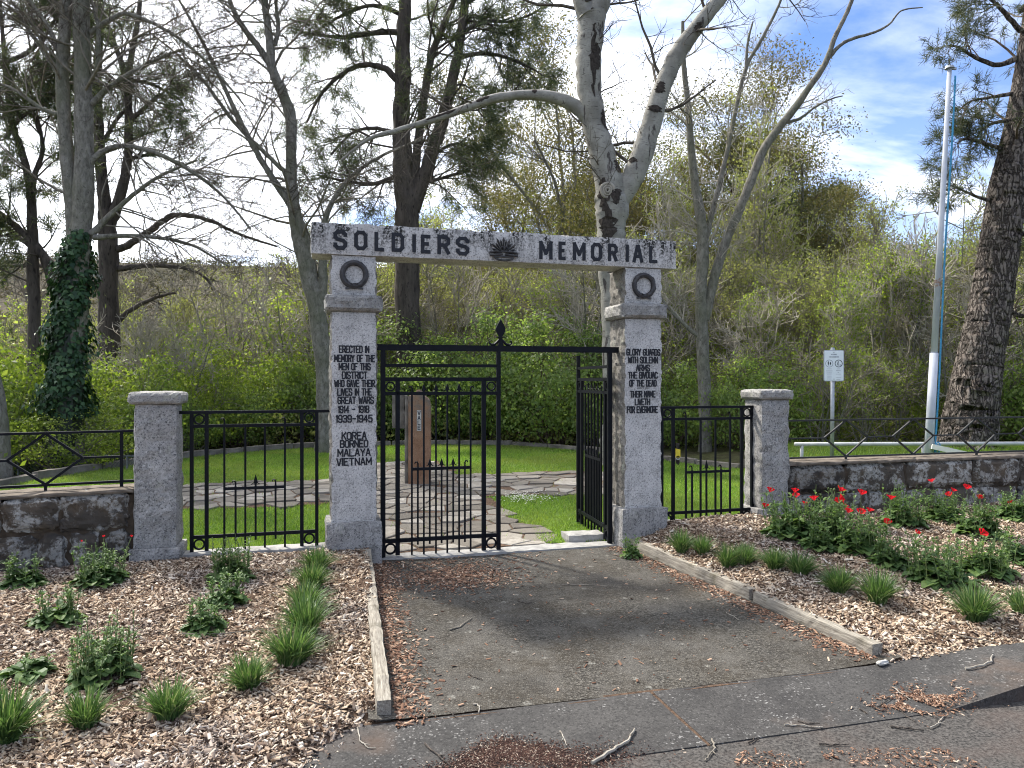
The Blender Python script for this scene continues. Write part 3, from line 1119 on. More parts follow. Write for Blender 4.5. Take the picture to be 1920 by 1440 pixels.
def pillar(u0, seed, wreath_z):
    root = bpy.data.objects.new('pillar', None)
    C.objects.link(root)
    root.parent = arch
    root.location = (u0, 0, 0)
    rock('base', -0.25, 0.25, -0.05, 0.45, -0.30, 0.274, 'granite_pier', root, 0.05, 0.010, flat=('-y', '+z'), bevel=0.012, seed=seed, flatamp=0.004)
    rock('shaft', -HWID, HWID, 0.0, 0.40, 0.27, 2.176, 'granite_dressed', root, 0.034, 0.016, flat=('-y', '+z', '-z'), bevel=0.006, bulge=0.010, seed=seed + 1, freq=15, sidemat='granite_side_shaded')
    rock('capital', -0.247, 0.247, -0.047, 0.447, 2.176, 2.328, 'granite_rough', root, 0.032, 0.012, flat=('+z', '-z'), bevel=0.016, bulge=0.012, seed=seed + 2, freq=14)
    rock('neck', -HWID, HWID, 0.0, 0.40, 2.325, 2.685, 'granite_dressed', root, 0.034, 0.015, flat=('-y', '+z', '-z'), bevel=0.006, bulge=0.008, seed=seed + 3, freq=15, sidemat='granite_side_shaded')
    # laurel wreath: overlapping leaves wound on a ring, with a tied ribbon
    mb = MB()
    R_, r_ = 0.104, 0.025
    pts = [(R_ * math.cos(a), -0.012, wreath_z + R_ * math.sin(a) * 1.02) for a in np.linspace(0, 2 * math.pi, 33)]
    mb.tube(pts, r_, 8, cap=False)
    rr = random.Random(int(seed * 10))
    for i_ in range(54):
        a = 2 * math.pi * i_ / 54
        s_ = 1 if math.cos(a) > 0 else -1
        rad = R_ + rr.uniform(-0.018, 0.018)
        c_ = Vector((rad * math.cos(a), -0.026 - rr.uniform(0, 0.008), wreath_z + rad * math.sin(a)))
        ta = a + math.pi / 2 * s_ + rr.uniform(-0.5, 0.5)
        d = Vector((math.cos(ta), -0.15, math.sin(ta))) * 0.026
        e = Vector((-math.sin(ta), 0, math.cos(ta))) * 0.010
        mb.add([c_ - d, c_ - e + Vector((0, 0.006, 0)), c_ + d, c_ + e + Vector((0, 0.006, 0)), c_ + Vector((0, 0.02, 0))], [(0, 1, 2, 3), (0, 4, 1), (1, 4, 2), (2, 4, 3), (3, 4, 0)])
    for s_ in (-1, 1):
        mb.bar((0.0, -0.02, wreath_z - 0.112), (s_ * 0.078, -0.016, wreath_z - 0.128), 0.018, 0.014)
        mb.tube([(s_ * 0.010, -0.03, wreath_z - 0.098), (s_ * 0.03, -0.034, wreath_z - 0.082), (s_ * 0.028, -0.03, wreath_z - 0.106), (s_ * 0.008, -0.03, wreath_z - 0.108)], 0.007, 6)
    w = mb.build('wreath', 'bronze', root)
    w['label'] = 'dark bronze laurel wreath tied with a ribbon'
    return root


PL = pillar(0.0, 1.3, 2.512)
PR = pillar(U_R, 8.1, 2.506)


def ptext(root, lines, k0, xpix, stroke=0.20):
    """lettering rows given as (text, row centre, row height, width) in photograph pixels at that pillar"""
    for txt, yc, h, w, dx in lines:
        zc = EYE - (yc - HY) / F * k0
        hh = h / F * k0
        ww = w / F * k0 * (1.0 if k0 < 7 else 1.10)
        text_line('inscription', txt, dx / F * k0, zc - hh / 2, hh, ww, -0.001, 'letter_paint', root, stroke, firstcap=False)


k_l = 6.70
ptext(PL, [('ERECTED IN', 655, 12, 54, 0), ('MEMORY OF THE', 672, 12, 73, 1), ('MEN OF THIS', 687.5, 12, 57, 1), ('DISTRICT', 703.5, 12, 45, 1),
           ('WHO GAVE THEIR', 719, 12, 73, 1), ('LIVES IN THE', 735, 12, 62, 1), ('GREAT WARS', 750.5, 12, 65, 3),
           ('1914 - 1918', 767.5, 12, 56, -1), ('1939-1945', 785, 12.5, 66, 0), ('KOREA', 817, 12.5, 44, 0), ('BORNEO', 832, 12.5, 50, 0),
           ('MALAYA', 848.5, 12.5, 59, 0), ('VIETNAM', 865.5, 12.5, 63, 0)], k_l, 664)
k_r = 7.438
ptext(PR, [('GLORY GUARDS', 660.5, 11, 61, 0), ('WITH SOLEMN', 675, 11, 54, -1), ('ARMS', 690, 11, 24, -1), ('THE BIVOUAC', 703.5, 11, 53, -1),
           ('OF THE DEAD', 718.5, 11, 49, -1), ('THEIR NAME', 739, 11, 45, -1), ('LIVETH', 753.5, 11, 27, -2), ('FOR EVERMORE', 768, 11, 56, -2)], k_r, 1206)
mb = MB()
zz = EYE - (727.5 - HY) / F * k_r
for a, b in ((-0.068, -0.022), (-0.010, 0.006), (0.020, 0.066)):
    mb.prism([(a, zz - 0.004), (b, zz - 0.004), (b, zz + 0.004), (a, zz + 0.004)], -0.004, 0.003)
mb.build('inscription', 'letter_paint', PR)

# lintel
lin = rock('lintel', -0.377, 3.208, -0.022, 0.335, 2.683, 2.972, 'granite_lintel', arch, 0.05, 0.010, flat=('-y', '-z'), bevel=0.009, seed=4.4, flatamp=0.0015)
LY = -0.023
S_LIN = S_GATE + LY


def lin_u(x):
    return PS(x, 500, S_LIN)[0] - 0.352


# (letter, left pixel, right pixel, bottom pixel, top pixel)
word = [('S', 625, 651, 468.5, 431), ('O', 664, 689, 469, 432.5), ('L', 702, 721, 471.5, 434.5), ('D', 734, 758, 472.5, 436.5), ('I', 773, 773, 474, 438.5),
        ('E', 789, 808, 475.5, 440), ('R', 820, 844, 477.5, 441), ('S', 855, 880, 479, 444),
        ('M', 1011, 1036, 487, 451.5), ('E', 1047, 1061, 487.5, 453), ('M', 1074, 1098, 489, 454), ('O', 1108, 1129, 489.5, 455.5), ('R', 1140, 1158, 490.5, 457), ('I', 1173, 1173, 491.5, 458), ('A', 1186, 1206, 493, 459), ('L', 1217, 1233, 493.5, 460.5)]
for ch, xa, xb, yb, yt in word:
    mb = MB()
    u0_, u1_ = lin_u(xa), lin_u(xb)
    xm = (xa + xb) / 2
    zb, zt = PS(xm, yb, S_LIN)[2], PS(xm, yt, S_LIN)[2]
    st = 0.034
    glyph(mb, ch, u0_ + st / 2, zb + st / 2, max(0.0, u1_ - u0_ - st), zt - zb - st, st, LY, 0.003)
    if ch in 'ILRMEDA':      # small slab serifs
        pass
    mb.build('letter', 'letter_paint', lin)

# rising-sun badge: fan of bayonet rays over a crown and a scroll
mb = MB()
uc = lin_u(944)
kz = PS(944, 0, S_LIN)
zc = PS(944, 478, S_LIN)[2]
q = 0.140
rays = 13
for i_ in range(rays):
    a = math.pi * (0.045 + 0.91 * i_ / (rays - 1))
    L = q * (1.0 if i_ % 2 == 0 else 0.86)
    w_ = 0.078
    p0 = Vector((math.cos(a), 0, math.sin(a) * 1.15)) * 0.03
    tip = Vector((math.cos(a), 0, math.sin(a) * 1.18)) * L
    pa = Vector((math.cos(a - w_), 0, math.sin(a - w_) * 1.18)) * (L * 0.86)
    pb = Vector((math.cos(a + w_), 0, math.sin(a + w_) * 1.18)) * (L * 0.86)
    cc = Vector((uc, 0, zc + 0.004))
    y1_, y2_ = LY - 0.010, LY - 0.022
    ridge = (tip * 0.93 + p0 * 0.07)
    mb.add([(cc + p0) + Vector((0, y2_, 0)), cc + pa + Vector((0, y1_, 0)), cc + tip + Vector((0, y1_, 0)), cc + pb + Vector((0, y1_, 0)), cc + ridge * 0.9 + Vector((0, y2_ - 0.002, 0)),
            cc + p0 + Vector((0, LY + 0.004, 0)), cc + pa + Vector((0, LY + 0.004, 0)), cc + tip + Vector((0, LY + 0.004, 0)), cc + pb + Vector((0, LY + 0.004, 0))],
           [(0, 1, 4), (1, 2, 4), (2, 3, 4), (3, 0, 4), (0, 5, 6, 1), (1, 6, 7, 2), (2, 7, 8, 3), (3, 8, 5, 0)])
mb.build('badge_rays', 'bronze', lin)
mb = MB()
for s_ in (-1, 1):
    pts = [(uc + s_ * 0.012, LY - 0.02, zc + 0.002), (uc + s_ * 0.07, LY - 0.022, zc - 0.004), (uc + s_ * 0.135, LY - 0.016, zc - 0.012), (uc + s_ * 0.138, LY - 0.014, zc + 0.014), (uc + s_ * 0.08, LY - 0.02, zc + 0.028), (uc + s_ * 0.02, LY - 0.02, zc + 0.022)]
    mb.tube(pts, [0.010, 0.012, 0.010, 0.008, 0.010, 0.008], 6)
lo = [(uc - 0.094 + 0.0, LY - 0.015, zc - 0.020)]
pts = [(uc + 0.092 * math.cos(a), LY - 0.018, zc - 0.020 + 0.034 * math.sin(a)) for a in np.linspace(math.pi, 2 * math.pi, 13)]
mb.tube(pts, 0.010, 6)
mb.bar((uc - 0.092, LY - 0.012, zc - 0.018), (uc + 0.092, LY - 0.012, zc - 0.018), 0.014, 0.018)
mb.build('badge_scroll', 'bronze', lin)
mb = MB()   # crown
for r_, zz in ((0.046, 0.030), ):
    mb.box(uc - 0.034, uc + 0.034, LY - 0.030, LY - 0.012, zc + 0.024, zc + 0.040)
for s_ in (-1, 1):
    mb.tube([(uc + s_ * 0.030, LY - 0.026, zc + 0.038), (uc + s_ * 0.040, LY - 0.030, zc + 0.056), (uc + s_ * 0.026, LY - 0.032, zc + 0.072), (uc, LY - 0.03, zc + 0.064)], 0.008, 6)
mb.tube([(uc, LY - 0.028, zc + 0.038), (uc, LY - 0.036, zc + 0.055), (uc, LY - 0.034, zc + 0.070), (uc, LY - 0.03, zc + 0.084)], [0.010, 0.010, 0.007, 0.004], 6)
mb.build('badge_crown', 'bronze', lin)

# ================================================================== gate
S_G = S_GATE + 0.17


def gate_t(x): return PS(x, 700, S_G)[0]


g0 = gate_t(718)      # hinge stile
g1 = gate_t(934.5)    # free stile
LW = g1 - g0


def spear(mb, x, z, h=0.085, w=0.034):
    """small spear head with two curled barbs, in the panel plane"""
    mb.prism([(x - 0.006, z), (x + 0.006, z), (x + 0.016, z + h * 0.45), (x, z + h), (x - 0.016, z + h * 0.45)], -0.006, 0.006)
    for s_ in (-1, 1):
        mb.tube([(x + s_ * 0.006, 0, z + h * 0.52), (x + s_ * 0.016, 0, z + h * 0.28), (x + s_ * w, 0, z + h * 0.16)], [0.006, 0.005, 0.003], 5)


def curl(mb, x, z, s_=-1):
    mb.tube([(x, 0, z - 0.01), (x, 0, z + 0.030), (x + s_ * 0.008, 0, z + 0.046), (x + s_ * 0.022, 0, z + 0.046), (x + s_ * 0.030, 0, z + 0.030)], [0.008, 0.008, 0.008, 0.007, 0.005], 5)


ZT, Z2, Z3, Z4, ZD, ZB, ZR, ZS = 1.835, 1.695, 1.565, 1.430, 0.713, 0.045, -0.03, -0.098


def make_leaf(label, loc, rz, sg):
    """gate leaf hinged at x = 0 and reaching to sg * LW"""
    r = thing('gate_leaf', label, 'gate', loc, rz, 'leaves of the iron double gate')

    def X(px): return sg * (gate_t(px) - g0)

    def one(name, fn):
        mb = MB()
        fn(mb)
        return mb.build(name, 'iron', r)
    one('hinge_stile', lambda m: m.box(-0.022, 0.022, -0.022, 0.022, ZS - 0.03, ZT + 0.006))
    one('free_stile', lambda m: m.box(sg * LW - 0.019, sg * LW + 0.019, -0.019, 0.019, ZS, ZT + 0.006))
    xi, xo = X(745.5), X(907)
    for xx in (xi, xo):
        one('inner_stile', lambda m: m.box(xx - 0.020, xx + 0.020, -0.015, 0.015, ZS + 0.005, Z3))
    for zz_, th in ((Z2, 0.030), (Z3, 0.036), (Z4, 0.032), (ZB, 0.036)):
        one('rail', lambda m: m.bar((0, 0, zz_), (sg * LW, 0, zz_), th, 0.030))
    hm = (Z3 + Z4) / 2
    rr_ = 0.046
    for xa, xb in ((0.0, xi), (sg * LW, xo)):
        cxx = (xa + xb) / 2
        one('ring', lambda m: m.ring((cxx, hm), rr_, rr_ - 0.013, -0.010, 0.010))
        one('ring', lambda m: m.ring((cxx, ZR), rr_ + 0.008, rr_ - 0.008, -0.010, 0.010))
    tall = [772.3, 794.7, 817.4, 838.6, 860.8, 882.4]
    for n_i, px in enumerate(tall):
        def fb(m):
            m.box(X(px) - 0.008, X(px) + 0.008, -0.008, 0.008, ZS + 0.0, Z4 + 0.02)
            if n_i in (0, 5):
                curl(m, X(px), Z4 + 0.02, -sg if n_i == 0 else sg)
            else:
                spear(m, X(px), Z4 + 0.012)
        one('bar', fb)
    one('dog_rail', lambda m: m.bar((X(tall[0]), 0, ZD), (X(tall[-1]), 0, ZD), 0.028, 0.020))
    for n_i, px in enumerate([783.5, 805.8, 828, 849.7, 871.6]):
        def fb(m):
            m.box(X(px) - 0.008, X(px) + 0.008, -0.0075, 0.0075, ZB - 0.05, ZD + 0.02)
            if n_i in (0, 4):
                curl(m, X(px), ZD + 0.02, -sg if n_i == 0 else sg)
            else:
                spear(m, X(px), ZD + 0.012)
        one('dog_bar', fb)
    return r


make_leaf('black iron gate leaf standing closed beside the pillar reading ERECTED IN MEMORY', S(g0, S_G, 0), A, 1)
gr = gate_t(1143)
gh = S(gr, S_G, 0)
make_leaf('black iron gate leaf swung open beside the pillar reading GLORY GUARDS', gh, A + R(101.4 - 195.0), -1)

ov = thing('gate_overthrow', 'black iron bar across the gate opening topped by a spear finial', 'gate bar', S(0.352, S_G, 0), A)
mb = MB(); mb.bar((0.16, 0, 1.864), (U_R - 0.16, 0, 1.864), 0.058, 0.05); mb.build('crossbar', 'iron', ov)
uf = gate_t(938.5) - 0.352
mb = MB()
z0 = 1.888
mb.prism([(uf - 0.028, z0), (uf + 0.028, z0), (uf + 0.012, z0 + 0.075), (uf + 0.018, z0 + 0.098), (uf + 0.046, z0 + 0.145), (uf + 0.048, z0 + 0.175), (uf + 0.032, z0 + 0.210), (uf + 0.010, z0 + 0.245), (uf, z0 + 0.275),
          (uf - 0.010, z0 + 0.245), (uf - 0.032, z0 + 0.210), (uf - 0.048, z0 + 0.175), (uf - 0.046, z0 + 0.145), (uf - 0.018, z0 + 0.098), (uf - 0.012, z0 + 0.075)], -0.012, 0.012)
for s_ in (-1, 1):
    mb.tube([(uf + s_ * 0.010, 0, z0 + 0.070), (uf + s_ * 0.030, 0, z0 + 0.045), (uf + s_ * 0.060, 0, z0 + 0.018), (uf + s_ * 0.092, 0, z0 + 0.014), (uf + s_ * 0.112, 0, z0 + 0.030), (uf + s_ * 0.108, 0, z0 + 0.050), (uf + s_ * 0.094, 0, z0 + 0.050)], [0.010, 0.013, 0.013, 0.011, 0.009, 0.008, 0.010], 6)
    mb.tube([(uf + s_ * 0.006, 0, z0 + 0.068), (uf + s_ * 0.022, 0, z0 + 0.088), (uf + s_ * 0.042, 0, z0 + 0.092), (uf + s_ * 0.050, 0, z0 + 0.078)], [0.009, 0.008, 0.007, 0.008], 6)
mb.build('finial', 'iron', ov)

# iron side panels
P_T, P_2, P_D, P_B, P_S = 1.272, 1.150, 0.590, 0.172, 0.045


def side_panel(label, xs_st, bars, dogs, end_a, end_b, group):
    t0 = PS(xs_st[0], 0, S_G)[0]
    r = thing('fence_panel', label, 'fence panel', S(t0, S_G, 0), A, group)

    def X(px): return PS(px, 0, S_G)[0] - t0

    def one(name, fn):
        mb = MB()
        fn(mb)
        return mb.build(name, 'iron', r)
    a, b, c, d = (X(p) for p in xs_st)
    one('rail', lambda m: m.bar((end_a - t0, 0, P_T), (end_b - t0, 0, P_T), 0.026, 0.036))
    one('rail', lambda m: m.bar((a, 0, P_2), (d, 0, P_2), 0.028, 0.024))
    one('rail', lambda m: m.bar((a, 0, P_B), (d, 0, P_B), 0.030, 0.024))
    for xx in (a, d):
        one('stile', lambda m: m.box(xx - 0.015, xx + 0.015, -0.015, 0.015, P_S - 0.06, P_T))
    for xx in (b, c):
        one('stile', lambda m: m.box(xx - 0.016, xx + 0.016, -0.0125, 0.0125, P_S, P_T - 0.012))
    for xa, xb in ((a, b), (c, d)):
        one('ring', lambda m: m.ring(((xa + xb) / 2, (P_T + P_2) / 2), 0.047, 0.034, -0.009, 0.009))
        one('ring', lambda m: m.ring(((xa + xb) / 2, P_B - 0.064), 0.050, 0.035, -0.009, 0.009))
    for i_, px in enumerate(bars):
        def fb(m):
            m.box(X(px) - 0.0085, X(px) + 0.0085, -0.0085, 0.0085, P_S + 0.0, P_2 + (0.02 if i_ in (0, 3) else 0))
            if i_ in (0, 3):
                curl(m, X(px), P_2 + 0.02, -1)
        one('bar', fb)
    one('dog_rail', lambda m: m.bar((X(bars[0]), 0, P_D), (X(bars[-1]), 0, P_D), 0.026, 0.018))
    for i_, px in enumerate(dogs):
        def fb(m):
            m.box(X(px) - 0.0085, X(px) + 0.0085, -0.008, 0.008, P_B - 0.05, P_D + 0.02)
            if i_ == 1:
                spear(m, X(px), P_D + 0.012, 0.11, 0.04)
            else:
                curl(m, X(px), P_D + 0.02, -1)
        one('dog_bar', fb)


T_PL, T_PR = -1.302, 4.728       # centres of the end piers
side_panel('black iron fence panel with corner rings beside the pillar reading ERECTED IN MEMORY', (359.5, 387.5, 566, 594), (420.7, 460, 496.7, 534.3), (441.7, 479.3, 516.7), T_PL + 0.14, 0.352 - 0.18, 'iron panels flanking the arch')
side_panel('black iron fence panel with corner rings beside the pillar reading GLORY GUARDS', (1240.5, 1262, 1390.5, 1410), (1286, 1313.6, 1341.4, 1368.7), (1297.5, 1324.5, 1352), 3.202 + 0.18, T_PR - 0.06, 'iron panels flanking the arch')


def pier(t, label, h0, seed, cap_w, top=1.452):
    r = thing('stone_pier', label, 'pier', S(t, S_GATE - 0.0, 0), A, 'end piers of the memorial gate')
    w = 0.168
    rock('base', -w - 0.035, w + 0.035, -0.04, 2 * w + 0.035, -0.3, h0 + 0.10, 'granite_pier', r, 0.05, 0.010, flat=('+z',), bevel=0.012, seed=seed)
    rock('shaft', -w, w, 0.0, 2 * w, h0 + 0.095, 1.352, 'granite_pier', r, 0.04, 0.012, flat=('+z', '-z'), bevel=0.010, bulge=0.006, seed=seed + 2)
    rock('cap', -cap_w, cap_w, -(cap_w - w), w + cap_w, 1.350, top, 'granite_rough', r, 0.028, 0.007, flat=('-z',), bevel=0.012, bulge=0.006, seed=seed + 5, freq=18)


pier(T_PL, 'short granite pier between iron fence panel and wall whose railing has one large diamond', 0.03, 3.0, 0.205)
pier(T_PR, 'short granite pier behind the red poppies at the end of the long diamond railing', 0.10, 6.0, 0.200)

# ================================================================== low stone walls and railings
# straight wall beyond the poppies
rr = random.Random(5)
WA = thing('stone_wall', 'low dark lichen-spotted stone wall behind the poppies', 'stone wall', S(T_PR + 0.17, S_GATE + 0.03, 0), A)
WLEN = 7.0
mb = MB(); mb.box(0.0, WLEN, 0.03, 0.36, -0.3, 0.60); mb.build('core', 'mortar', WA)
x = 0.005
while x < WLEN - 0.2:
    w = rr.uniform(0.42, 0.95)
    w = min(w, WLEN - x)
    rock('stone', x, x + w - 0.024, 0.0 + rr.uniform(-0.03, 0.015), 0.20, 0.335 + rr.uniform(-0.02, 0.02), 0.632, 'wall_stone', WA, 0.04, 0.020, flat=('+y',), bevel=0.022, bulge=0.026, seed=rr.uniform(0, 90), freq=8)
    x += w
x = 0.0
while x < WLEN - 0.2:
    w = min(rr.uniform(0.35, 0.8), WLEN - x)
    rock('stone', x, x + w - 0.016, rr.uniform(-0.01, 0.015), 0.20, 0.02, 0.318, 'wall_stone', WA, 0.06, 0.014, flat=('+y',), bevel=0.016, bulge=0.014, seed=rr.uniform(0, 90), freq=8)
    x += w
x = 0.0
while x < WLEN - 0.2:
    w = min(rr.uniform(1.1, 1.7), WLEN - x)
    rock('coping_stone', x, x + w - 0.006, -0.012, 0.39, 0.634, 0.672, 'coping', WA, 0.06, 0.008, flat=('-z',), bevel=0.008, seed=rr.uniform(0, 90))
    x += w
RA = thing('diamond_railing', 'long grey-black iron railing with a row of diamonds on the poppy bed wall', 'railing', S(T_PR + 0.17, S_G + 0.03, 0), A)


def xr(px): return PS(px, 0, S_G + 0.03)[0] - (T_PR + 0.17)


RT, RB, RM = 1.112, 0.702, 0.915
mb = MB(); mb.bar((0, 0, RT), (WLEN, 0, RT), 0.018, 0.028); mb.build('top_rail', 'iron_worn', RA)
mb = MB(); mb.bar((0, 0, RB), (WLEN, 0, RB), 0.018, 0.028); mb.build('bottom_rail', 'iron_worn', RA)
mb = MB(); mb.bar((0.012, 0, 0.64), (0.012, 0, RT), 0.022, 0.022); mb.build('post', 'iron_worn', RA)
c0 = xr(1586); per = (xr(1831) - xr(1586)) / 2; hw = (xr(1625.6) - xr(1545)) / 2
x = c0
prev = 0.02
while x < WLEN:
    for sx_ in (-1, 1):
        for zz in (RT - 0.004, RB + 0.004):
            mb = MB(); mb.bar((x, 0, zz), (x + sx_ * hw, 0, RM), 0.016, 0.020); mb.build('diamond_bar', 'iron_worn', RA)
    mb = MB(); mb.bar((prev, 0, RM), (x - hw, 0, RM), 0.015, 0.018); mb.build('link_bar', 'iron_worn', RA)
    prev = x + hw
    if int(round((x - c0) / per)) % 2 == 0:
        mb = MB(); mb.bar((x, 0, 0.64), (x, 0, RB), 0.02, 0.02); mb.build('stub_post', 'iron_worn', RA)
    x += per

# wall that turns towards the road
B_ANG = R(25)
pw = S(T_PL - 0.17, S_GATE + 0.02, 0)
WB = thing('stone_wall', 'low two-course wall of dark blocks with white lichen turning towards the road', 'stone wall', pw, B_ANG + math.pi)
WL2 = 4.5


def PB(x, yoff):
    """distance along the turned wall of an image column"""
    d = Vector((math.cos(B_ANG + math.pi), math.sin(B_ANG + math.pi)))
    nrm_ = Vector((-d.y, d.x))
    o_ = Vector((pw.x, pw.y)) + nrm_ * yoff
    kx = (x - 960) / F
    # o + d*u : X = kx*Y
    return (kx * o_.y - o_.x) / (d.x - kx * d.y)


# local +y of this wall points back towards the street
mb = MB(); mb.box(0.0, WL2, -0.34, -0.03, -0.3, 0.585); mb.build('core', 'mortar', WB)
cuts1 = [0.03, PB(109, 0), PB(4, 0), PB(-170, 0), PB(-420, 0), 2.6, 3.2, 3.9, 4.4]
for a, b in zip(cuts1[:-1], cuts1[1:]):
    rock('stone', a + 0.011, b - 0.011, -0.22, rr.uniform(-0.012, 0.02), 0.325 + rr.uniform(-0.012, 0.012), 0.600, 'wall_stone', WB, 0.030, 0.022, flat=('-y',), bevel=0.020, bulge=0.026, seed=rr.uniform(0, 90), freq=9)
cuts2 = [0.03, PB(195, 0), PB(128, 0), PB(70, 0), PB(-60, 0), PB(-200, 0), PB(-420, 0), 2.7, 3.5, 4.4]
for a, b in zip(cuts2[:-1], cuts2[1:]):
    rock('stone', a + 0.012, b - 0.012, -0.22, rr.uniform(-0.02, 0.005), -0.1, 0.295 + rr.uniform(-0.012, 0.012), 'wall_stone', WB, 0.030, 0.022, flat=('-y',), bevel=0.022, bulge=0.026, seed=rr.uniform(0, 90), freq=9)
for a, b in ((0.0, 1.42), (1.426, 2.9), (2.906, 4.5)):
    rock('coping_stone', a, b, -0.40, 0.010, 0.603, 0.640, 'coping', WB, 0.05, 0.008, flat=('-z',), bevel=0.008, seed=a + 3)
RBy = -0.17
RBo = thing('diamond_railing', 'black iron railing with one large diamond on the wall turning towards the road', 'railing', pw, B_ANG + math.pi)
k_ = lambda px: PB(px, RBy)
mb = MB(); mb.bar((0, RBy, 1.117), (WL2, RBy, 1.117), 0.020, 0.032); mb.build('top_rail', 'iron', RBo)
mb = MB(); mb.bar((0, RBy, 0.686), (WL2, RBy, 0.686), 0.020, 0.032); mb.build('bottom_rail', 'iron', RBo)
mb = MB(); mb.bar((k_(228), RBy, 0.60), (k_(228), RBy, 1.117), 0.026, 0.026); mb.build('post', 'iron', RBo)
uc_, ul_, ur_ = k_(85.5), k_(15), k_(157)
hw2 = (ul_ - ur_) / 2
mb = MB(); mb.bar((k_(228), RBy, 0.90), (ur_, RBy, 0.90), 0.018, 0.022); mb.build('link_bar', 'iron', RBo)
for i_ in range(3):
    cx_ = uc_ + i_ * (2 * hw2 + 0.30)
    if cx_ + hw2 > WL2: break
    for sx_ in (-1, 1):
        for zz in (1.112, 0.692):
            mb = MB(); mb.bar((cx_, RBy, zz), (cx_ + sx_ * hw2, RBy, 0.90), 0.020, 0.024); mb.build('diamond_bar', 'iron', RBo)
    mb = MB(); mb.bar((cx_ + hw2, RBy, 0.90), (cx_ + hw2 + 0.30, RBy, 0.90), 0.018, 0.022); mb.build('link_bar', 'iron', RBo)
    mb = MB(); mb.bar((cx_, RBy, 0.62), (cx_, RBy, 0.686), 0.022, 0.022); mb.build('stub_post', 'iron', RBo)

# ================================================================== timber edging, threshold, block
def timber(label, p, q, w, h, z0, z1, seed):
    """weathered sleeper between two site points"""
    a, b = S(*p), S(*q)
    d = b - a
    L = d.length
    ang = math.atan2(d.y, d.x)
    r = rock('timber_edging', 0, L, -w / 2, w / 2, 0, h + 0.08, 'timber', None, 0.04, 0.006, bevel=0.007, seed=seed, freq=7)
    r.location = (a.x, a.y, z0 - 0.08)
    r.rotation_euler = (0, -math.atan2(z1 - z0, L), ang)
    return tag(r, label, 'timber edging', group='weathered timber edgings of the beds')


timber('long grey weathered timber edging the mulch bed with the row of grass tussocks', (t_left(3.80) - 0.04, 3.80), (t_left(6.80) - 0.04, 6.80), 0.080, 0.085, -0.155, -0.045, 2)
timber('weathered timber edging running from the GLORY GUARDS pillar foot to the split joint', (t_right(6.84) + 0.045, 6.84), (t_right(5.02) + 0.045, 5.02), 0.085, 0.095, -0.110, -0.145, 5)
timber('weathered timber edging from the split joint to the concrete apron', (t_right(4.99) + 0.05, 4.99), (t_right(3.86) + 0.02, 3.84), 0.085, 0.090, -0.145, -0.168, 9)

th = rock('threshold_strip', 0.59, 2.97, 6.93, 7.16, -0.3, -0.100, 'cement', None, 0.07, 0.008, bevel=0.012, seed=3)
th.rotation_euler = (0, 0, A)
tag(th, 'pale concrete threshold strip under the gate', 'threshold')
cb = rock('concrete_block', 2.52, 2.93, 7.17, 7.42, -0.3, -0.035, 'cement', None, 0.05, 0.008, bevel=0.012, seed=8)
cb.rotation_euler = (0, 0, A)
tag(cb, 'small concrete block on the lawn behind the threshold by the open leaf', 'block')
for (ta, tb, lab) in ((T_PL + 0.19, 0.352 - 0.24, 'pale concrete footing strip under the fence panel by the tussock row'), (3.202 + 0.24, T_PR - 0.19, 'pale concrete footing strip under the fence panel by the poppies')):
    f_ = rock('footing_strip', ta, tb, 6.92, 7.14, -0.3, 0.045 if ta < 0 else 0.085, 'cement', None, 0.07, 0.008, bevel=0.012, seed=ta)
    f_.rotation_euler = (0, 0, A)
    tag(f_, lab, 'footing')

# ================================================================== flagstone paving behind the gate
def path_in(t, s):
    if 0.62 + 0.05 * math.sin(s * 3) < t < 2.30 + 0.06 * math.sin(s * 4 + 1) and 7.15 < s < 14.0: return True
    if 9.95 + 0.06 * math.sin(t * 3) < s < 11.95 + 0.07 * math.sin(t * 3.7):
        if -1.2 < t < 4.1: return True
        if (t + 1.2) ** 2 + (s - 10.95) ** 2 < 1.0 or (t - 4.1) ** 2 + (s - 10.95) ** 2 < 1.0: return True
    return False


PAVE = thing('flagstone_path', 'crazy-paved flagstone path crossing the lawn to the stele', 'path', (0, 0, 0), A)
del PAVE['category']
tag(PAVE, kind='structure')
rr = random.Random(11)
cell = 0.315
sites = {}
for i in range(-10, 20):
    for j in range(20, 48):
        sites[(i, j)] = ((i + 0.5 + rr.uniform(-0.44, 0.44)) * cell, (j + 0.5 + rr.uniform(-0.44, 0.44)) * cell)


def clip(poly, px, py, nx, ny):
    out = []
    for a in range(len(poly)):
        p, q = poly[a], poly[(a + 1) % len(poly)]
        dp = (p[0] - px) * nx + (p[1] - py) * ny
        dq = (q[0] - px) * nx + (q[1] - py) * ny
        if dp <= 0: out.append(p)
        if dp * dq < 0:
            f = dp / (dp - dq)
            out.append((p[0] + (q[0] - p[0]) * f, p[1] + (q[1] - p[1]) * f))
    return out


def Hs(t, s):
    w = S(t, s)
    return H(w.x, w.y)


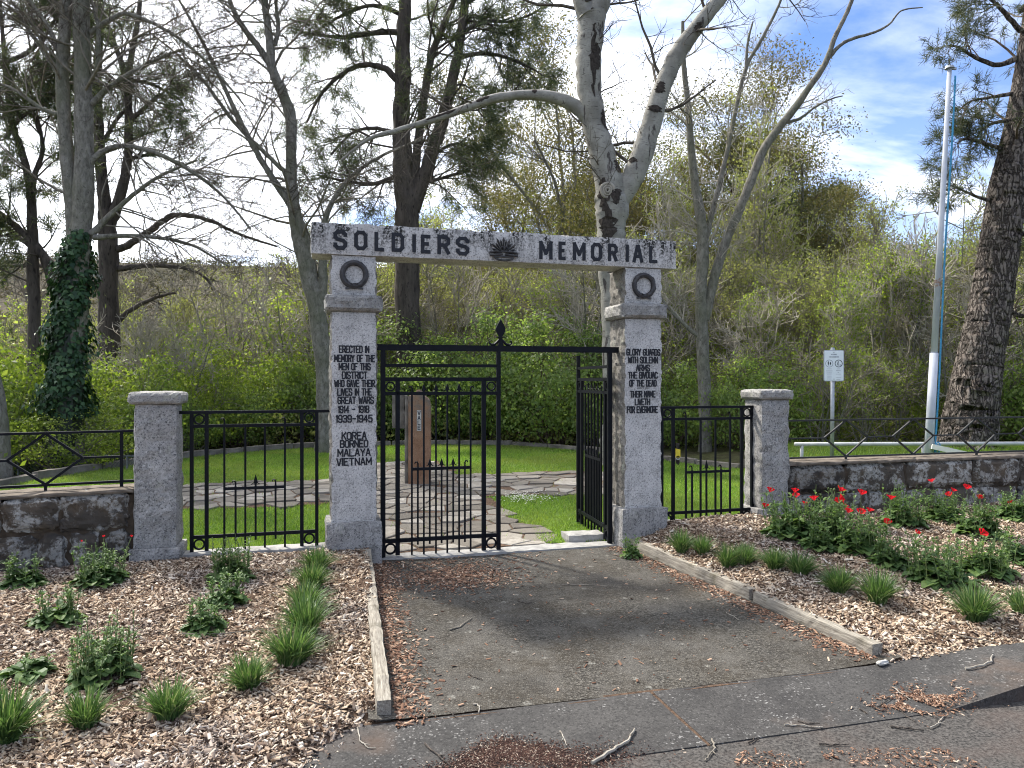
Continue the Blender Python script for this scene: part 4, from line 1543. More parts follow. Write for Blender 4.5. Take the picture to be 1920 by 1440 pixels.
for (i, j), (ct, cs) in sites.items():
    if not path_in(ct, cs): continue
    poly = [(ct - 0.6, cs - 0.6), (ct + 0.6, cs - 0.6), (ct + 0.6, cs + 0.6), (ct - 0.6, cs + 0.6)]
    for di in range(-2, 3):
        for dj in range(-2, 3):
            if (di, dj) == (0, 0) or (i + di, j + dj) not in sites: continue
            ot, os_ = sites[(i + di, j + dj)]
            dx, dy = ot - ct, os_ - cs
            L = math.hypot(dx, dy)
            g = 0.006 + 0.006 * rr.random()
            poly = clip(poly, ct + dx / 2 - dx / L * g, cs + dy / 2 - dy / L * g, dx / L, dy / L)
            if len(poly) < 3: break
    if len(poly) < 3: continue
    poly = clip(poly, 0, 7.17, 0, -1)
    if len(poly) < 3: continue
    z0 = Hs(ct, cs) + 0.030 + rr.uniform(-0.008, 0.010)
    tx, ty = rr.uniform(-0.025, 0.025), rr.uniform(-0.025, 0.025)
    n = len(poly)
    vs = []
    for (sc, dz) in ((1.0, -0.06), (1.0, -0.006), (0.93, 0.0)):
        for (a, b) in poly:
            a2, b2 = ct + (a - ct) * sc, cs + (b - cs) * sc
            vs.append((a2, b2, z0 + dz + (a2 - ct) * tx + (b2 - cs) * ty))
    fs = [tuple(range(2 * n, 3 * n))]
    for lv in (0, n):
        for a in range(n):
            b = (a + 1) % n
            fs.append((lv + a, lv + b, lv + n + b, lv + n + a))
    me = bpy.data.meshes.new('flagstone')
    me.from_pydata(vs, [], fs)
    me.update()
    link('flagstone', me, 'flag', PAVE)
mvs, mfs = [], []
us, vv = list(np.linspace(-2.4, 5.3, 90)), list(np.linspace(7.1, 14.2, 84))
for b in vv:
    for a in us:
        mvs.append((a, b, Hs(a, b) + 0.018 + 0.006 * n3((a, b, 0), 3)))
for j in range(len(vv) - 1):
    for i in range(len(us) - 1):
        if path_in((us[i] + us[i + 1]) / 2, (vv[j] + vv[j + 1]) / 2):
            q = j * len(us) + i
            mfs.append((q, q + 1, q + len(us) + 1, q + len(us)))
me = bpy.data.meshes.new('bedding')
me.from_pydata(mvs, [], mfs)
me.update()
link('bedding', me, 'soil', PAVE)

# ================================================================== stele on the paving
st = S(1.55, 11.2)
ST = thing('stone_stele', 'upright rust-brown stone stele with a pale VALE plaque standing on the paving', 'stele', (st.x, st.y, H(st.x, st.y)), R(4))
mb = MB()
mb.prism([(-0.165, -0.05), (0.165, -0.05), (0.172, 1.18), (0.150, 1.30), (0.075, 1.36), (0.02, 1.44), (-0.03, 1.45), (-0.09, 1.37), (-0.165, 1.36)], -0.10, 0.14)
o = mb.build('shaft', 'stele', ST)
bv = o.modifiers.new('bevel', 'BEVEL'); bv.width = 0.015; bv.segments = 2; bv.limit_method = 'ANGLE'
rock('side_slab', -0.225, -0.172, -0.06, 0.16, -0.05, 1.36, 'edging', ST, 0.07, 0.006, bevel=0.008, seed=2)
o = rock('rear_block', -0.42, -0.226, 0.02, 0.20, 0.86, 1.38, 'edging', ST, 0.06, 0.008, bevel=0.01, seed=4)
mb = MB(); mb.box(-0.036, 0.030, -0.108, -0.098, 0.83, 1.14); mb.build('plaque', 'stone_white', ST)
for n_i, ch in enumerate('VALE'):
    mb = MB()
    glyph(mb, ch, -0.020, 1.072 - n_i * 0.074, 0.034, 0.052, 0.011, -0.108, 0.003)
    mb.build('letter', 'sign_ink', ST)

# ================================================================== edging round the lawn
ED = thing('lawn_edging', 'curved row of low grey-brown edging blocks round the back of the lawn', 'edging', (0, 0, 0))
pts = [Vector((x, y, 0)) for x, y in LAWN[1:14]]
path = []
for i in range(len(pts) - 1):
    p0, p1, p2, p3 = pts[max(i - 1, 0)], pts[i], pts[i + 1], pts[min(i + 2, len(pts) - 1)]
    for q in range(12):
        u = q / 12
        path.append(0.5 * ((2 * p1) + (p2 - p0) * u + (2 * p0 - 5 * p1 + 4 * p2 - p3) * u * u + (3 * p1 - p0 - 3 * p2 + p3) * u ** 3))
acc, last = 0.0, path[0]
L_blk = 0.9
for p in path[1:]:
    if (p - last).length >= L_blk:
        d = p - last
        mid = (p + last) / 2
        o = rock('edging_block', -d.length / 2 + 0.008, d.length / 2 - 0.008, -0.075, 0.075, -0.15, 0.10 + rr.uniform(0, 0.045), 'edging', ED, 0.10, 0.012, bevel=0.02, seed=rr.uniform(0, 99), freq=5)
        o.location = (mid.x, mid.y, H(mid.x, mid.y))
        o.rotation_euler = (rr.uniform(-0.03, 0.03), rr.uniform(-0.02, 0.02), math.atan2(d.y, d.x))
        last = p
        L_blk = rr.uniform(0.7, 1.25)

# ================================================================== sign, flagpole, pipe rail, marker, wire fence
sp = PX(1561, 900, 11.0)
SG = thing('notice_sign', 'small white notice with two round pictograms on a galvanised post', 'sign', (sp.x, sp.y, H(sp.x, sp.y)), R(-4))
zb = -H(sp.x, sp.y)
mb = MB(); mb.tube([(0, 0.03, -0.05), (0.012, 0.03, 2.02 + zb)], 0.030, 12); mb.build('post', 'galv', SG, True)
mb = MB(); mb.tube([(0.012, 0.03, 2.01 + zb), (0.012, 0.03, 2.045 + zb)], [0.033, 0.026], 12); mb.build('post_cap', 'galv', SG)


def rrect(w, h, r, z):
    pts = []
    for cx_, cz_, a0 in ((w - r, h - r, 0), (-w + r, h - r, 90), (-w + r, -h + r, 180), (w - r, -h + r, 270)):
        for e in range(5):
            a = R(a0 + 22.5 * e)
            pts.append((0.018 + cx_ + r * math.cos(a), z + cz_ + r * math.sin(a)))
    return pts


zs = 1.775 + zb
PW_, PH_ = 0.147, 0.232
mb = MB(); mb.prism(rrect(PW_, PH_, 0.022, zs), -0.004, 0.0); pn = mb.build('panel', 'sign_grey', SG)
mb = MB(); mb.prism(rrect(PW_ - 0.010, PH_ - 0.010, 0.016, zs), -0.0065, -0.0045); mb.build('face', 'sign_white', pn)
yf = -0.0066


def blob(mb, x, z, w, h):
    mb.prism([(x + w * math.cos(a), z + h * math.sin(a)) for a in np.linspace(0, 2 * math.pi, 11)[:-1]], yf - 0.002, yf)


for sgn, mat_, wd in ((-1, 'sign_pale_ink', 0.006), (1, 'sign_ink', 0.009)):
    cx_ = 0.018 + sgn * 0.068
    mb = MB(); mb.ring((cx_, zs + 0.032), 0.056, 0.056 - wd, yf - 0.002, yf, 24)
    mb.build('symbol_ring', mat_, pn)
mb = MB()
cx_ = 0.018 - 0.068
blob(mb, cx_ - 0.014, zs + 0.066, 0.006, 0.006)
blob(mb, cx_ - 0.014, zs + 0.040, 0.009, 0.018)
blob(mb, cx_ + 0.018, zs + 0.036, 0.010, 0.018)
mb.prism([(cx_ - 0.019, zs + 0.004), (cx_ - 0.010, zs + 0.004), (cx_ - 0.009, zs + 0.028), (cx_ - 0.020, zs + 0.028)], yf - 0.0025, yf)
mb.prism([(cx_ + 0.012, zs + 0.008), (cx_ + 0.021, zs + 0.008), (cx_ + 0.020, zs + 0.022), (cx_ + 0.013, zs + 0.022)], yf - 0.0025, yf)
mb.build('pictogram', 'sign_ink', pn)
mb = MB()
cx_ = 0.018 + 0.068
blob(mb, cx_ - 0.006, zs + 0.062, 0.006, 0.006)
mb.bar((cx_ - 0.008, yf, zs + 0.055), (cx_ - 0.014, yf, zs + 0.026), 0.010, 0.004)
mb.bar((cx_ - 0.008, yf, zs + 0.050), (cx_ + 0.006, yf, zs + 0.030), 0.004, 0.0045)
mb.bar((cx_ - 0.014, yf, zs + 0.030), (cx_ - 0.024, yf, zs + 0.004), 0.005, 0.005)
mb.bar((cx_ - 0.013, yf, zs + 0.030), (cx_ + 0.002, yf, zs + 0.002), 0.005, 0.0055)
blob(mb, cx_ + 0.022, zs + 0.010, 0.011, 0.006)
mb.build('pictogram', 'sign_ink', pn)


def scrawl(x, z, w, h, mat_):
    """print too small to read in the photograph: short ink dashes of uneven length"""
    mb = MB()
    a = x - w / 2
    q = 0
    while a < x + w / 2:
        l = rr.uniform(0.004, 0.011)
        mb.prism([(a, z - h / 2), (min(a + l, x + w / 2), z - h / 2), (min(a + l, x + w / 2), z + h / 2), (a, z + h / 2)], yf - 0.001 - 0.0001 * q, yf)
        a += l + 0.004
        q += 1
    mb.build('print_line', mat_, pn)


scrawl(0.018, zs + 0.168, 0.085, 0.016, 'sign_pale_ink')
scrawl(0.018, zs + 0.130, 0.140, 0.016, 'sign_pale_ink')
for i_, (w_, h_) in enumerate(((0.07, .009), (0.09, .011), (0.08, .011), (0.065, .011), (0.06, .013), (0.06, .010))):
    scrawl(0.018 - 0.065, zs - 0.048 - i_ * 0.030, w_, h_, 'sign_grey')
for i_, (w_, h_) in enumerate(((0.04, .009), (0.065, .011), (0.024, .010), (0.07, .008))):
    scrawl(0.018 + 0.065, zs - 0.048 - i_ * 0.026, w_, h_, 'sign_grey')
scrawl(0.018 + 0.065, zs - 0.178, 0.075, 0.008, 'sign_grey')
scrawl(0.018 + 0.065, zs - 0.204, 0.055, 0.010, 'sign_grey')
for zz in (0.198, -0.200):
    mb = MB(); blob(mb, 0.018, zs + zz, 0.006, 0.006); mb.build('screw', 'sign_ink', pn)

FPY = 11.2
pb, pt = PX(1739, 862, FPY), PX(1780.5, 128, FPY)
FPo = thing('flagpole', 'tall leaning white flagpole with a blue halyard behind the diamond railing', 'flagpole', (pb.x, pb.y, H(pb.x, pb.y)))
off = Vector((pb.x, pb.y, H(pb.x, pb.y)))
l0 = pb - off
l0.z = -0.1
ltop = pt - off
lm = l0.lerp(ltop, 0.30)
mb = MB(); mb.tube([l0, lm], [0.064, 0.060], 14); mb.build('lower_tube', 'pole_paint', FPo, True)
mb = MB(); mb.tube([lm, ltop], [0.048, 0.031], 14); mb.build('upper_tube', 'pole_paint', FPo, True)
mb = MB(); mb.tube([ltop - Vector((0, 0, 0.005)), ltop + Vector((0, 0, 0.03))], [0.07, 0.06], 12); mb.bar(ltop + Vector((0.0, 0, 0.0)), ltop + Vector((0.10, 0, -0.01)), 0.03, 0.03); mb.build('truck', 'galv', FPo)
mb = MB()
rp = []
for i_ in range(40):
    q = i_ / 39
    p = l0.lerp(ltop, 0.05 + 0.93 * q)
    rp.append(p + Vector((0.068 + 0.008 * math.sin(q * 9), -0.03, 0)))
mb.tube(rp, 0.009, 5)
mb.tube([p + Vector((0.018, 0.012, 0)) for p in rp], 0.009, 5)
cl = l0.lerp(ltop, 0.055)
for i_ in range(5):
    mb.tube([cl + Vector((0.10 + 0.035 * math.cos(a), -0.04 - 0.008 * i_, 0.04 * i_ - 0.05 + 0.06 * math.sin(a))) for a in np.linspace(0, 2 * math.pi, 9)], 0.009, 5, cap=False)
mb.build('halyard', 'rope', FPo)
pa_, pb_ = PX(1747, 837, FPY - 0.1), PX(1818, 853, FPY - 0.25)
wb = thing('white_prop', 'white painted timber beam slanting down from the flagpole foot', 'beam', (pb_.x, pb_.y, H(pb_.x, pb_.y)))
mb = MB(); mb.bar(pa_ - wb.location, pb_ - wb.location + (pb_ - pa_) * 0.35, 0.075, 0.06, up=(0, 1, 0)); mb.build('beam', 'white_beam', wb)

PRl = thing('pipe_rail', 'pale pipe handrail on short posts behind the flagpole', 'railing', PX(1500, 900, 12.4) * Vector((1, 1, 0)) if False else Vector((PX(1500, 900, 12.4).x, 12.4, 0)))
base = PRl.location.copy()
ra, rb = PX(1490, 833, 12.3), PX(2150, 831, 12.6)
mb = MB(); mb.tube([ra - base, rb - base], 0.034, 10); mb.build('rail', 'rail_pipe', PRl, True)
for q in (0.02, 0.36, 0.70, 0.98):
    p = ra.lerp(rb, q)
    mb = MB(); mb.tube([Vector((p.x, p.y + 0.02, H(p.x, p.y) - 0.1)) - base, p - base], 0.03, 8); mb.build('post', 'rail_pipe', PRl, True)

yp = PX(1271, 866, 13.6)
YM = thing('marker_post', 'short stake with a yellow tag and white round mark at the lawn edge', 'marker', (yp.x, yp.y, H(yp.x, yp.y)))
zo = -H(yp.x, yp.y)
mb = MB(); mb.box(-0.03, 0.03, 0.0, 0.04, -0.1, 0.40 + zo); mb.build('stake', 'knot_wood', YM)
zt_ = PX(1271, 841, 13.6).z + zo
mb = MB(); mb.prism([(-0.042, zt_ + 0.0), (0.042, zt_ - 0.02), (0.042, zt_ - 0.165), (-0.042, zt_ - 0.165)], -0.02, 0.0); mb.build('tag', 'yellow_tag', YM)
zc_ = PX(1271, 858.5, 13.6).z + zo
mb = MB(); mb.ring((0, zc_), 0.038, 0.016, -0.02, 0.0, 18); mb.build('round_mark', 'stone_white', YM)

WF = thing('wire_fence', 'low chain-link wire fence with a pipe top rail beyond the turning wall', 'fence', (-8.6, 12.9, 0))
fa, fb = Vector((-2.2, 0.2, 0.30)), Vector((2.1, -0.1, 0.24))
mb = MB(); mb.tube([fa, fb], 0.016, 8); mb.build('top_rail', 'wire', WF, True)
for q in (0.04, 0.5, 0.96):
    p = fa.lerp(fb, q)
    mb = MB(); mb.tube([Vector((p.x, p.y, -1.0)), p], 0.018, 8); mb.build('post', 'wire', WF, True)
mb = MB()
L = fb.x - fa.x
nn = int(L / 0.06)
for i_ in range(-11, nn):
    for d in (1, -1):
        x0 = i_ * 0.06
        x1 = x0 + 0.62
        a, b = (x0, x1) if d == 1 else (x1, x0)
        z0, z1 = -0.40, 0.26
        ca, cb = max(0, min(L, a)), max(0, min(L, b))
        if abs(ca - cb) < 0.05: continue
        za = z0 + (z1 - z0) * (ca - a) / (b - a)
        zb_ = z0 + (z1 - z0) * (cb - a) / (b - a)
        mb.tube([Vector((fa.x + ca, 0.05 + d * 0.004, za)), Vector((fa.x + cb, 0.05 + d * 0.004, zb_))], 0.0035, 3, cap=False)
o = mb.build('mesh', 'wire', WF)
o['kind'] = 'stuff'


# ================================================================== wood chips, litter, twigs
def chips(name, P, Z, rng, lmin, lmax, wr, th, tilt, mat):
    n = len(P)
    L = lmin + (lmax - lmin) * rng.random(n) ** 2.6
    W = np.clip(L * (0.22 + 0.4 * rng.random(n)) * wr, 0.004, 0.022)
    T = th * (0.6 + 0.9 * rng.random(n))
    tp = np.array([[-.5, -.5, 0], [.5, -.4, 0], [.5, .4, 0], [-.5, .5, 0], [-.42, -.4, 1], [.44, -.3, 1], [.44, .3, 1], [-.42, .4, 1]])
    V = tp[None] * np.stack([L, W, T], 1)[:, None, :]
    V[:, :, 2] += (V[:, :, 0] ** 2) * (rng.random(n)[:, None] - 0.4) * 9
    yaw = rng.random(n) * 2 * np.pi
    ax = rng.normal(0, tilt, n)
    ay = rng.normal(0, tilt, n)
    cz, sz = np.cos(yaw), np.sin(yaw)
    V[:, :, 2] += V[:, :, 0] * np.tan(np.clip(ay, -1, 1))[:, None] + V[:, :, 1] * np.tan(np.clip(ax, -1, 1))[:, None]
    X = V[:, :, 0] * cz[:, None] - V[:, :, 1] * sz[:, None] + P[:, 0:1]
    Y = V[:, :, 0] * sz[:, None] + V[:, :, 1] * cz[:, None] + P[:, 1:2]
    Zz = V[:, :, 2] + Z[:, None]
    VV = np.stack([X, Y, Zz], 2).reshape(-1, 3)
    fb = np.array([[4, 5, 6, 7], [0, 1, 5, 4], [2, 3, 7, 6]])
    FF = (fb[None] + (np.arange(n) * 8)[:, None, None]).reshape(-1, 4)
    return link(name, mesh_np(name, VV, FF), mat)


nrng = np.random.default_rng(4)


def scatter_bed(n, t0, t1, s0, s1, inside, zf, dens=None):
    P, Z = [], []
    while len(P) < n:
        t, s = nrng.uniform(t0, t1), nrng.uniform(s0, s1)
        if not inside(t, s): continue
        w = S(t, s)
        xp = w.x / max(w.y, 0.1) * F + 960
        if xp < -420 or xp > 2340 or w.y < 2.7: continue
        if nrng.random() > min(1.0, (4.6 / w.y) ** 1.6): continue
        if n3(w, 2.1, 12) + 0.5 * n3(w, 6, 3) > 0.42 and nrng.random() < 0.6: continue
        P.append((w.x, w.y))
        Z.append(zf(t, s) + nrng.uniform(-0.002, 0.012))
    return np.array(P), np.array(Z)


def bedL_in(t, s):
    return t < bedL_edge(s) + (abs(nrng.normal(0, 0.05)) if s < 3.8 else 0.0) and s < 6.86


def bedR_in(t, s):
    return t > t_right(s) + 0.03 and s > S_KERB - abs(nrng.normal(0, 0.025))


P, Z = scatter_bed(80000, -5.5, 0.6, 2.6, 6.9, bedL_in, z_bedL)
o = chips('wood_chips', P, Z, nrng, 0.007, 0.052, 0.85, 0.0035, 0.36, 'chip')
tag(o, 'loose tan wood chips covering the bed with the tussock row', 'wood chips', kind='stuff')
P, Z = scatter_bed(66000, 2.9, 9.6, 3.72, 6.95, bedR_in, z_bedR)
o = chips('wood_chips', P, Z, nrng, 0.008, 0.058, 0.85, 0.004, 0.36, 'chip')
tag(o, 'loose tan wood chips covering the bed of red poppies', 'wood chips', kind='stuff')

# chips and bark dust spilled on the driveway
P, Z = [], []


def spill(n, fn):
    for _ in range(n):
        t, s = fn()
        if not (t_left(s) - 0.02 < t < t_right(s) + 0.02 and S_KERB - 0.5 < s < 6.98): continue
        w = S(t, s)
        e = min(t - t_left(s), t_right(s) - t)
        P.append((w.x, w.y))
        zz = z_drive(s) if s > S_KERB else apron_z(t, s)
        ww = (t_right(s) - t_left(s) + 0.24)
        i_ = (e + 0.12) / ww
        Z.append(zz + 0.010 * n3(w, 1.1, 6) + 0.004 * n3(w, 4, 1) + (0.03 * math.exp(-i_ * 16) if s > S_KERB else 0) + 0.001 + nrng.uniform(0, 0.004))


spill(2600, lambda: (lambda s: (t_left(s) + abs(nrng.normal(0, 0.10)) + 0.02, s))(nrng.uniform(3.7, 6.9)))
spill(2200, lambda: (lambda s: (t_right(s) - abs(nrng.normal(0, 0.09)) - 0.02, s))(nrng.uniform(3.8, 6.9)))
spill(2600, lambda: (nrng.normal(1.15, 0.28), nrng.normal(6.25, 0.22)))
spill(500, lambda: (nrng.normal(1.2, 0.5), nrng.normal(6.7, 0.12)))
spill(420, lambda: (nrng.uniform(0.4, 3.2), nrng.uniform(3.8, 6.9)))
o = chips('spilled_bark', np.array(P), np.array(Z), nrng, 0.008, 0.045, 0.8, 0.003, 0.2, 'drive_litter')
tag(o, 'thin drifts of reddish bark and chips spilled along the driveway edges', 'bark litter', kind='stuff')

P, Z = [], []
for _ in range(11000):
    a = nrng.normal(0, 1)
    w = PX(945 + a * 95, 1410, 3.47)
    t = TS(w.x, w.y)[0]
    s = S_GUT + 0.13 + nrng.normal(0, 0.06) + 0.03 * math.sin(t * 9) - 0.05 * abs(a)
    if s < S_GUT - 0.1: continue
    q = S(t, s)
    P.append((q.x, q.y))
    Z.append((apron_z(t, s) if s > S_GUT else -0.218) + nrng.uniform(0.0, 0.005))
o = chips('leaf_litter', np.array(P), np.array(Z), nrng, 0.004, 0.017, 0.8, 0.0018, 0.2, 'litter')
tag(o, 'dark reddish-brown leaf litter heaped at the apron edge', 'leaf litter', kind='stuff')
P, Z = [], []
for _ in range(1500):
    w = PX(1725 + nrng.normal(0, 44), 1312, 4.04 + nrng.normal(0, 0.075))
    if n3(w, 9, 2) < -0.05: continue
    t, s = TS(w.x, w.y)
    P.append((w.x, w.y)); Z.append((apron_z(t, s) if s > S_GUT else -0.218) + 0.002 + nrng.uniform(0, 0.005))
for _ in range(2600):
    w = PX(nrng.uniform(1380, 1990), 1400, nrng.uniform(2.9, 3.55))
    t, s = TS(w.x, w.y)
    if s > S_GUT - 0.02 or n3(w, 2.2, 4) < 0.05: continue
    P.append((w.x, w.y)); Z.append(-0.218 + nrng.uniform(0, 0.005))
o = chips('bark_scatter', np.array(P), np.array(Z), nrng, 0.006, 0.03, 0.8, 0.003, 0.25, 'drive_litter')
tag(o, 'scattered reddish bark bits near the dropped kerb and gutter', 'bark litter', kind='stuff')


def pave_z(x, y):
    t, s = TS(x, y)
    if s < S_GUT: return -0.220
    if s < S_KERB: return apron_z(t, s)
    if t > t_right(s): return z_bedR(t, s) + 0.012
    if t < t_left(s): return z_bedL(t, s) + 0.012
    return z_drive(s) + 0.010 * n3(Vector((x, y, 0)), 1.1, 6) + 0.004 * n3(Vector((x, y, 0)), 4, 1)


def ground_px(x, y, zf=pave_z):
    """where the sight line of a photograph pixel meets the ground"""
    z = -0.17
    for _ in range(6):
        Y = (EYE - z) * F / (y - HY)
        X = (x - 960) / F * Y
        z = zf(X, Y)
    return Vector((X, Y, z))


twigs = [  # photograph pixels along each fallen twig, thickness, material, label
    ([(1052, 1097), (1085, 1098), (1136, 1099)], .007, 'bark_twig', None),
    ([(842, 1183), (862, 1177), (885, 1160)], .010, 'bark_twig', None),
    ([(970, 1127), (985, 1132), (998, 1131)], .006, 'bark_dark', None),
    ([(880, 1266), (892, 1272), (905, 1276)], .006, 'bark_dark', None),
    ([(833, 1330), (845, 1338), (856, 1347)], .006, 'bark_dark', None),
    ([(888, 1322), (896, 1324), (900, 1330), (898, 1335)], .008, 'bark_dead', 'curled pale bark sliver at the foot of the driveway'),
    ([(1110, 1436), (1150, 1410), (1178, 1394), (1190, 1370)], .016, 'bark_dead', 'thick splintered pale bark strip lying on the apron'),
    ([(1050, 1373), (1058, 1385), (1063, 1399)], .006, 'bark_dead', None),
    ([(795, 1396), (820, 1417), (845, 1438)], .008, 'bark_dark', None),
    ([(1494, 1352), (1515, 1359), (1537, 1357)], .005, 'bark_dark', None),
    ([(1472, 1361), (1500, 1362), (1532, 1366), (1543, 1365)], .007, 'bark_dead', None),
    ([(1335, 1388), (1340, 1405), (1330, 1418), (1322, 1428)], .008, 'bark_twig', None),
    ([(1675, 1290), (1690, 1303), (1707, 1313)], .006, 'bark_dead', None),
    ([(1638, 1330), (1655, 1322), (1672, 1311)], .006, 'bark_dark', None),
    ([(1755, 1311), (1775, 1321), (1793, 1333)], .007, 'bark_dark', None),
    ([(1688, 1333), (1700, 1345), (1716, 1354)], .005, 'bark_dark', None),
    ([(1671, 1364), (1700, 1368), (1732, 1371)], .008, 'bark_dark', None),
    ([(1746, 1367), (1758, 1358), (1771, 1343)], .007, 'bark_dead', None),
    ([(1534, 1397), (1560, 1399), (1592, 1398)], .007, 'bark_dark', None),
    ([(1410, 1422), (1425, 1425), (1443, 1425)], .007, 'bark_dark', None),
    ([(1403, 1395), (1412, 1390), (1423, 1387)], .008, 'bark_dark', None),
    ([(1612, 1331), (1620, 1336), (1627, 1340)], .006, 'bark_dark', None),
    ([(1811, 1256), (1838, 1252), (1858, 1243), (1862, 1230)], .012, 'bark_dead', 'pale peeled stick at the edge of the poppy bed'),
    ([(1362, 1150), (1375, 1156), (1385, 1163)], .005, 'bark_dead', None),
    ([(1740, 1170), (1800, 1190), (1870, 1207)], .009, 'bark_twig', None),
    ([(670, 1365), (676, 1390), (690, 1405), (705, 1404)], .006, 'bark_dead', None),
    ([(560, 1310), (610, 1325), (668, 1332)], .007, 'bark_dark', None),
    ([(280, 1150), (330, 1137), (380, 1125)], .008, 'bark_brown', None),
    ([(340, 1190), (420, 1190), (520, 1178)], .007, 'bark_twig', None),
]
for pts, w, mt, lab in twigs:
    P3 = [ground_px(*p) for p in pts]
    c0 = P3[0].copy()
    mb = MB()
    dense = []
    for a, b in zip(P3[:-1], P3[1:]):
        for q in range(4):
            p = a.lerp(b, q / 4)
            dense.append(p - c0 + Vector((rr.uniform(-.004, .004), rr.uniform(-.004, .004), w * 0.6 + rr.uniform(0, .004))))
    dense.append(P3[-1] - c0 + Vector((0, 0, w * 0.6)))
    rads = [w * (0.62 - 0.30 * i / len(dense)) * rr.uniform(0.85, 1.15) for i in range(len(dense))]
    mb.tube(dense, rads, 6)
    if len(dense) > 6 and lab is None:
        k_i = len(dense) // 2
        e = dense[k_i]
        d = (dense[-1] - dense[0]).normalized()
        sd = Vector((-d.y, d.x, 0)) * rr.choice((-1, 1))
        mb.tube([e, e + (d * 0.03 + sd * 0.018) * rr.uniform(.6, 1.2) + Vector((0, 0, .006))], [w * .4, w * .2], 5)
    nm = 'bark_strip' if lab and 'bark' in lab else 'twig'
    o = mb.build(nm, mt, None)
    o.location = c0
    on = 'bark sliver or twig lying on the paving' if lab is None else lab
    if lab is None:
        bed = TS(c0.x, c0.y)
        inb = bed[0] < bedL_edge(bed[1]) or (bed[1] > S_KERB and bed[0] > t_right(bed[1]))
        dk = {'bark_dark': 'thin dark', 'bark_dead': 'thin pale', 'bark_twig': 'thin grey', 'bark_brown': 'thin brown'}[mt]
        place = 'lying on the wood chips' if inb else ('fallen on the asphalt driveway' if bed[1] > S_KERB else 'fallen on the concrete apron or gutter')
        tag(o, f'{dk} twig {place}', 'twig', group=f'{dk} twigs {place}')
    else:
        tag(o, lab, 'bark strip' if nm == 'bark_strip' else 'stick')
p = ground_px(1655, 1247)
o = rock('stone_chunk', -0.045, 0.045, -0.02, 0.02, 0, 0.03, 'stone_white', None, 0.015, 0.006, bevel=0.01, seed=2)
o.location = p; o.rotation_euler = (0, 0, 0.4)
tag(o, 'pale wedge-shaped wood chunk at the end of the timber edging', 'wood chunk')

# ================================================================== tussocks
def tussock_mesh(name, seed, n=240, h=0.25, spread=0.13):
    g = np.random.default_rng(seed)
    segs = 4
    a = g.random(n) * 2 * np.pi
    r0 = 0.055 * np.sqrt(g.random(n))
    lean = g.random(n) ** 0.8
    Hh = h * (0.55 + 0.5 * g.random(n)) * (1 - 0.25 * lean)
    out = spread * lean * (0.7 + 0.6 * g.random(n))
    wdt = 0.0032 + 0.0022 * g.random(n)
    tt = np.linspace(0, 1, segs + 1)
    bend = 0.25 * lean * Hh
    rad = r0[:, None] + out[:, None] * tt[None] ** 1.7
    z = Hh[:, None] * tt[None] - (bend * (0.4 + g.random(n)))[:, None] * tt[None] ** 3
    a2 = a[:, None] + (g.normal(0, .35, n)[:, None]) * tt[None]
    cx_ = rad * np.cos(a2)
    cy_ = rad * np.sin(a2)
    pa = a + np.pi / 2 + g.normal(0, .6, n)
    w = wdt[:, None] * (1 - tt[None] ** 2 * 0.85)
    px, py = np.cos(pa)[:, None] * w, np.sin(pa)[:, None] * w
    V = np.stack([np.stack([cx_ - px, cy_ - py, z], -1), np.stack([cx_ + px, cy_ + py, z], -1)], 2)
    V = V.reshape(n, (segs + 1) * 2, 3).reshape(-1, 3)
    f = np.array([[2 * i, 2 * i + 1, 2 * i + 3, 2 * i + 2] for i in range(segs)])
    FF = (f[None] + (np.arange(n) * (segs + 1) * 2)[:, None, None]).reshape(-1, 4)
    me = mesh_np(name, V, FF)
    me.materials.append(M['tussock'])
    return me


tm = [tussock_mesh('grass_tussock', s_, n_, h_, w_) for s_, n_, h_, w_ in ((1, 420, 0.26, 0.17), (2, 300, 0.24, 0.15), (3, 380, 0.25, 0.18))]


def bed_z(x, y):
    t, s = TS(x, y)
    return z_bedR(t, s) if t > 2 else z_bedL(t, s)


tus = [(594, 1070, 1.0, 'in the row along the timber edging, against the ERECTED IN MEMORY pillar', 0), (582, 1104, 1.0, 'second in the crowded row counting from the pillar', 0), (570, 1142, 1.05, 'third in the crowded row counting from the pillar', 2), (576, 1188, 1.1, 'fourth in the crowded row counting from the pillar', 0),
       (545, 1242, 1.18, 'bushiest of the tussock row, at its turn', 0), (466, 1288, 0.95, 'small one beside the bushiest of the tussock row', 1),
       (318, 1348, 0.98, 'standing alone on chips in front of the big-leaved plant', 2), (160, 1362, 0.92, 'standing alone on chips with a thin forked outline', 1), (8, 1388, 1.15, 'wide one at the road end of the tussock row', 0),
       (1278, 1008, 0.9, 'first from the GLORY GUARDS pillar', 0), (1318, 1014, 0.85, 'second from the GLORY GUARDS pillar', 1), (1364, 1036, 0.95, 'third from the GLORY GUARDS pillar', 2), (1396, 1039, 0.85, 'fourth from the GLORY GUARDS pillar', 1),
       (1452, 1062, 0.95, 'fifth from the GLORY GUARDS pillar, one of a touching pair', 0), (1500, 1074, 0.95, 'sixth from the GLORY GUARDS pillar, one of a touching pair', 2), (1574, 1110, 0.98, 'seventh from the GLORY GUARDS pillar, upright', 0), (1645, 1128, 1.05, 'eighth from the GLORY GUARDS pillar, spreading wide', 2),
       (1828, 1160, 1.15, 'standing apart near the apron in front of the poppies', 0), (1915, 1150, 0.95, 'last of the poppy bed row, near the kerb', 1)]
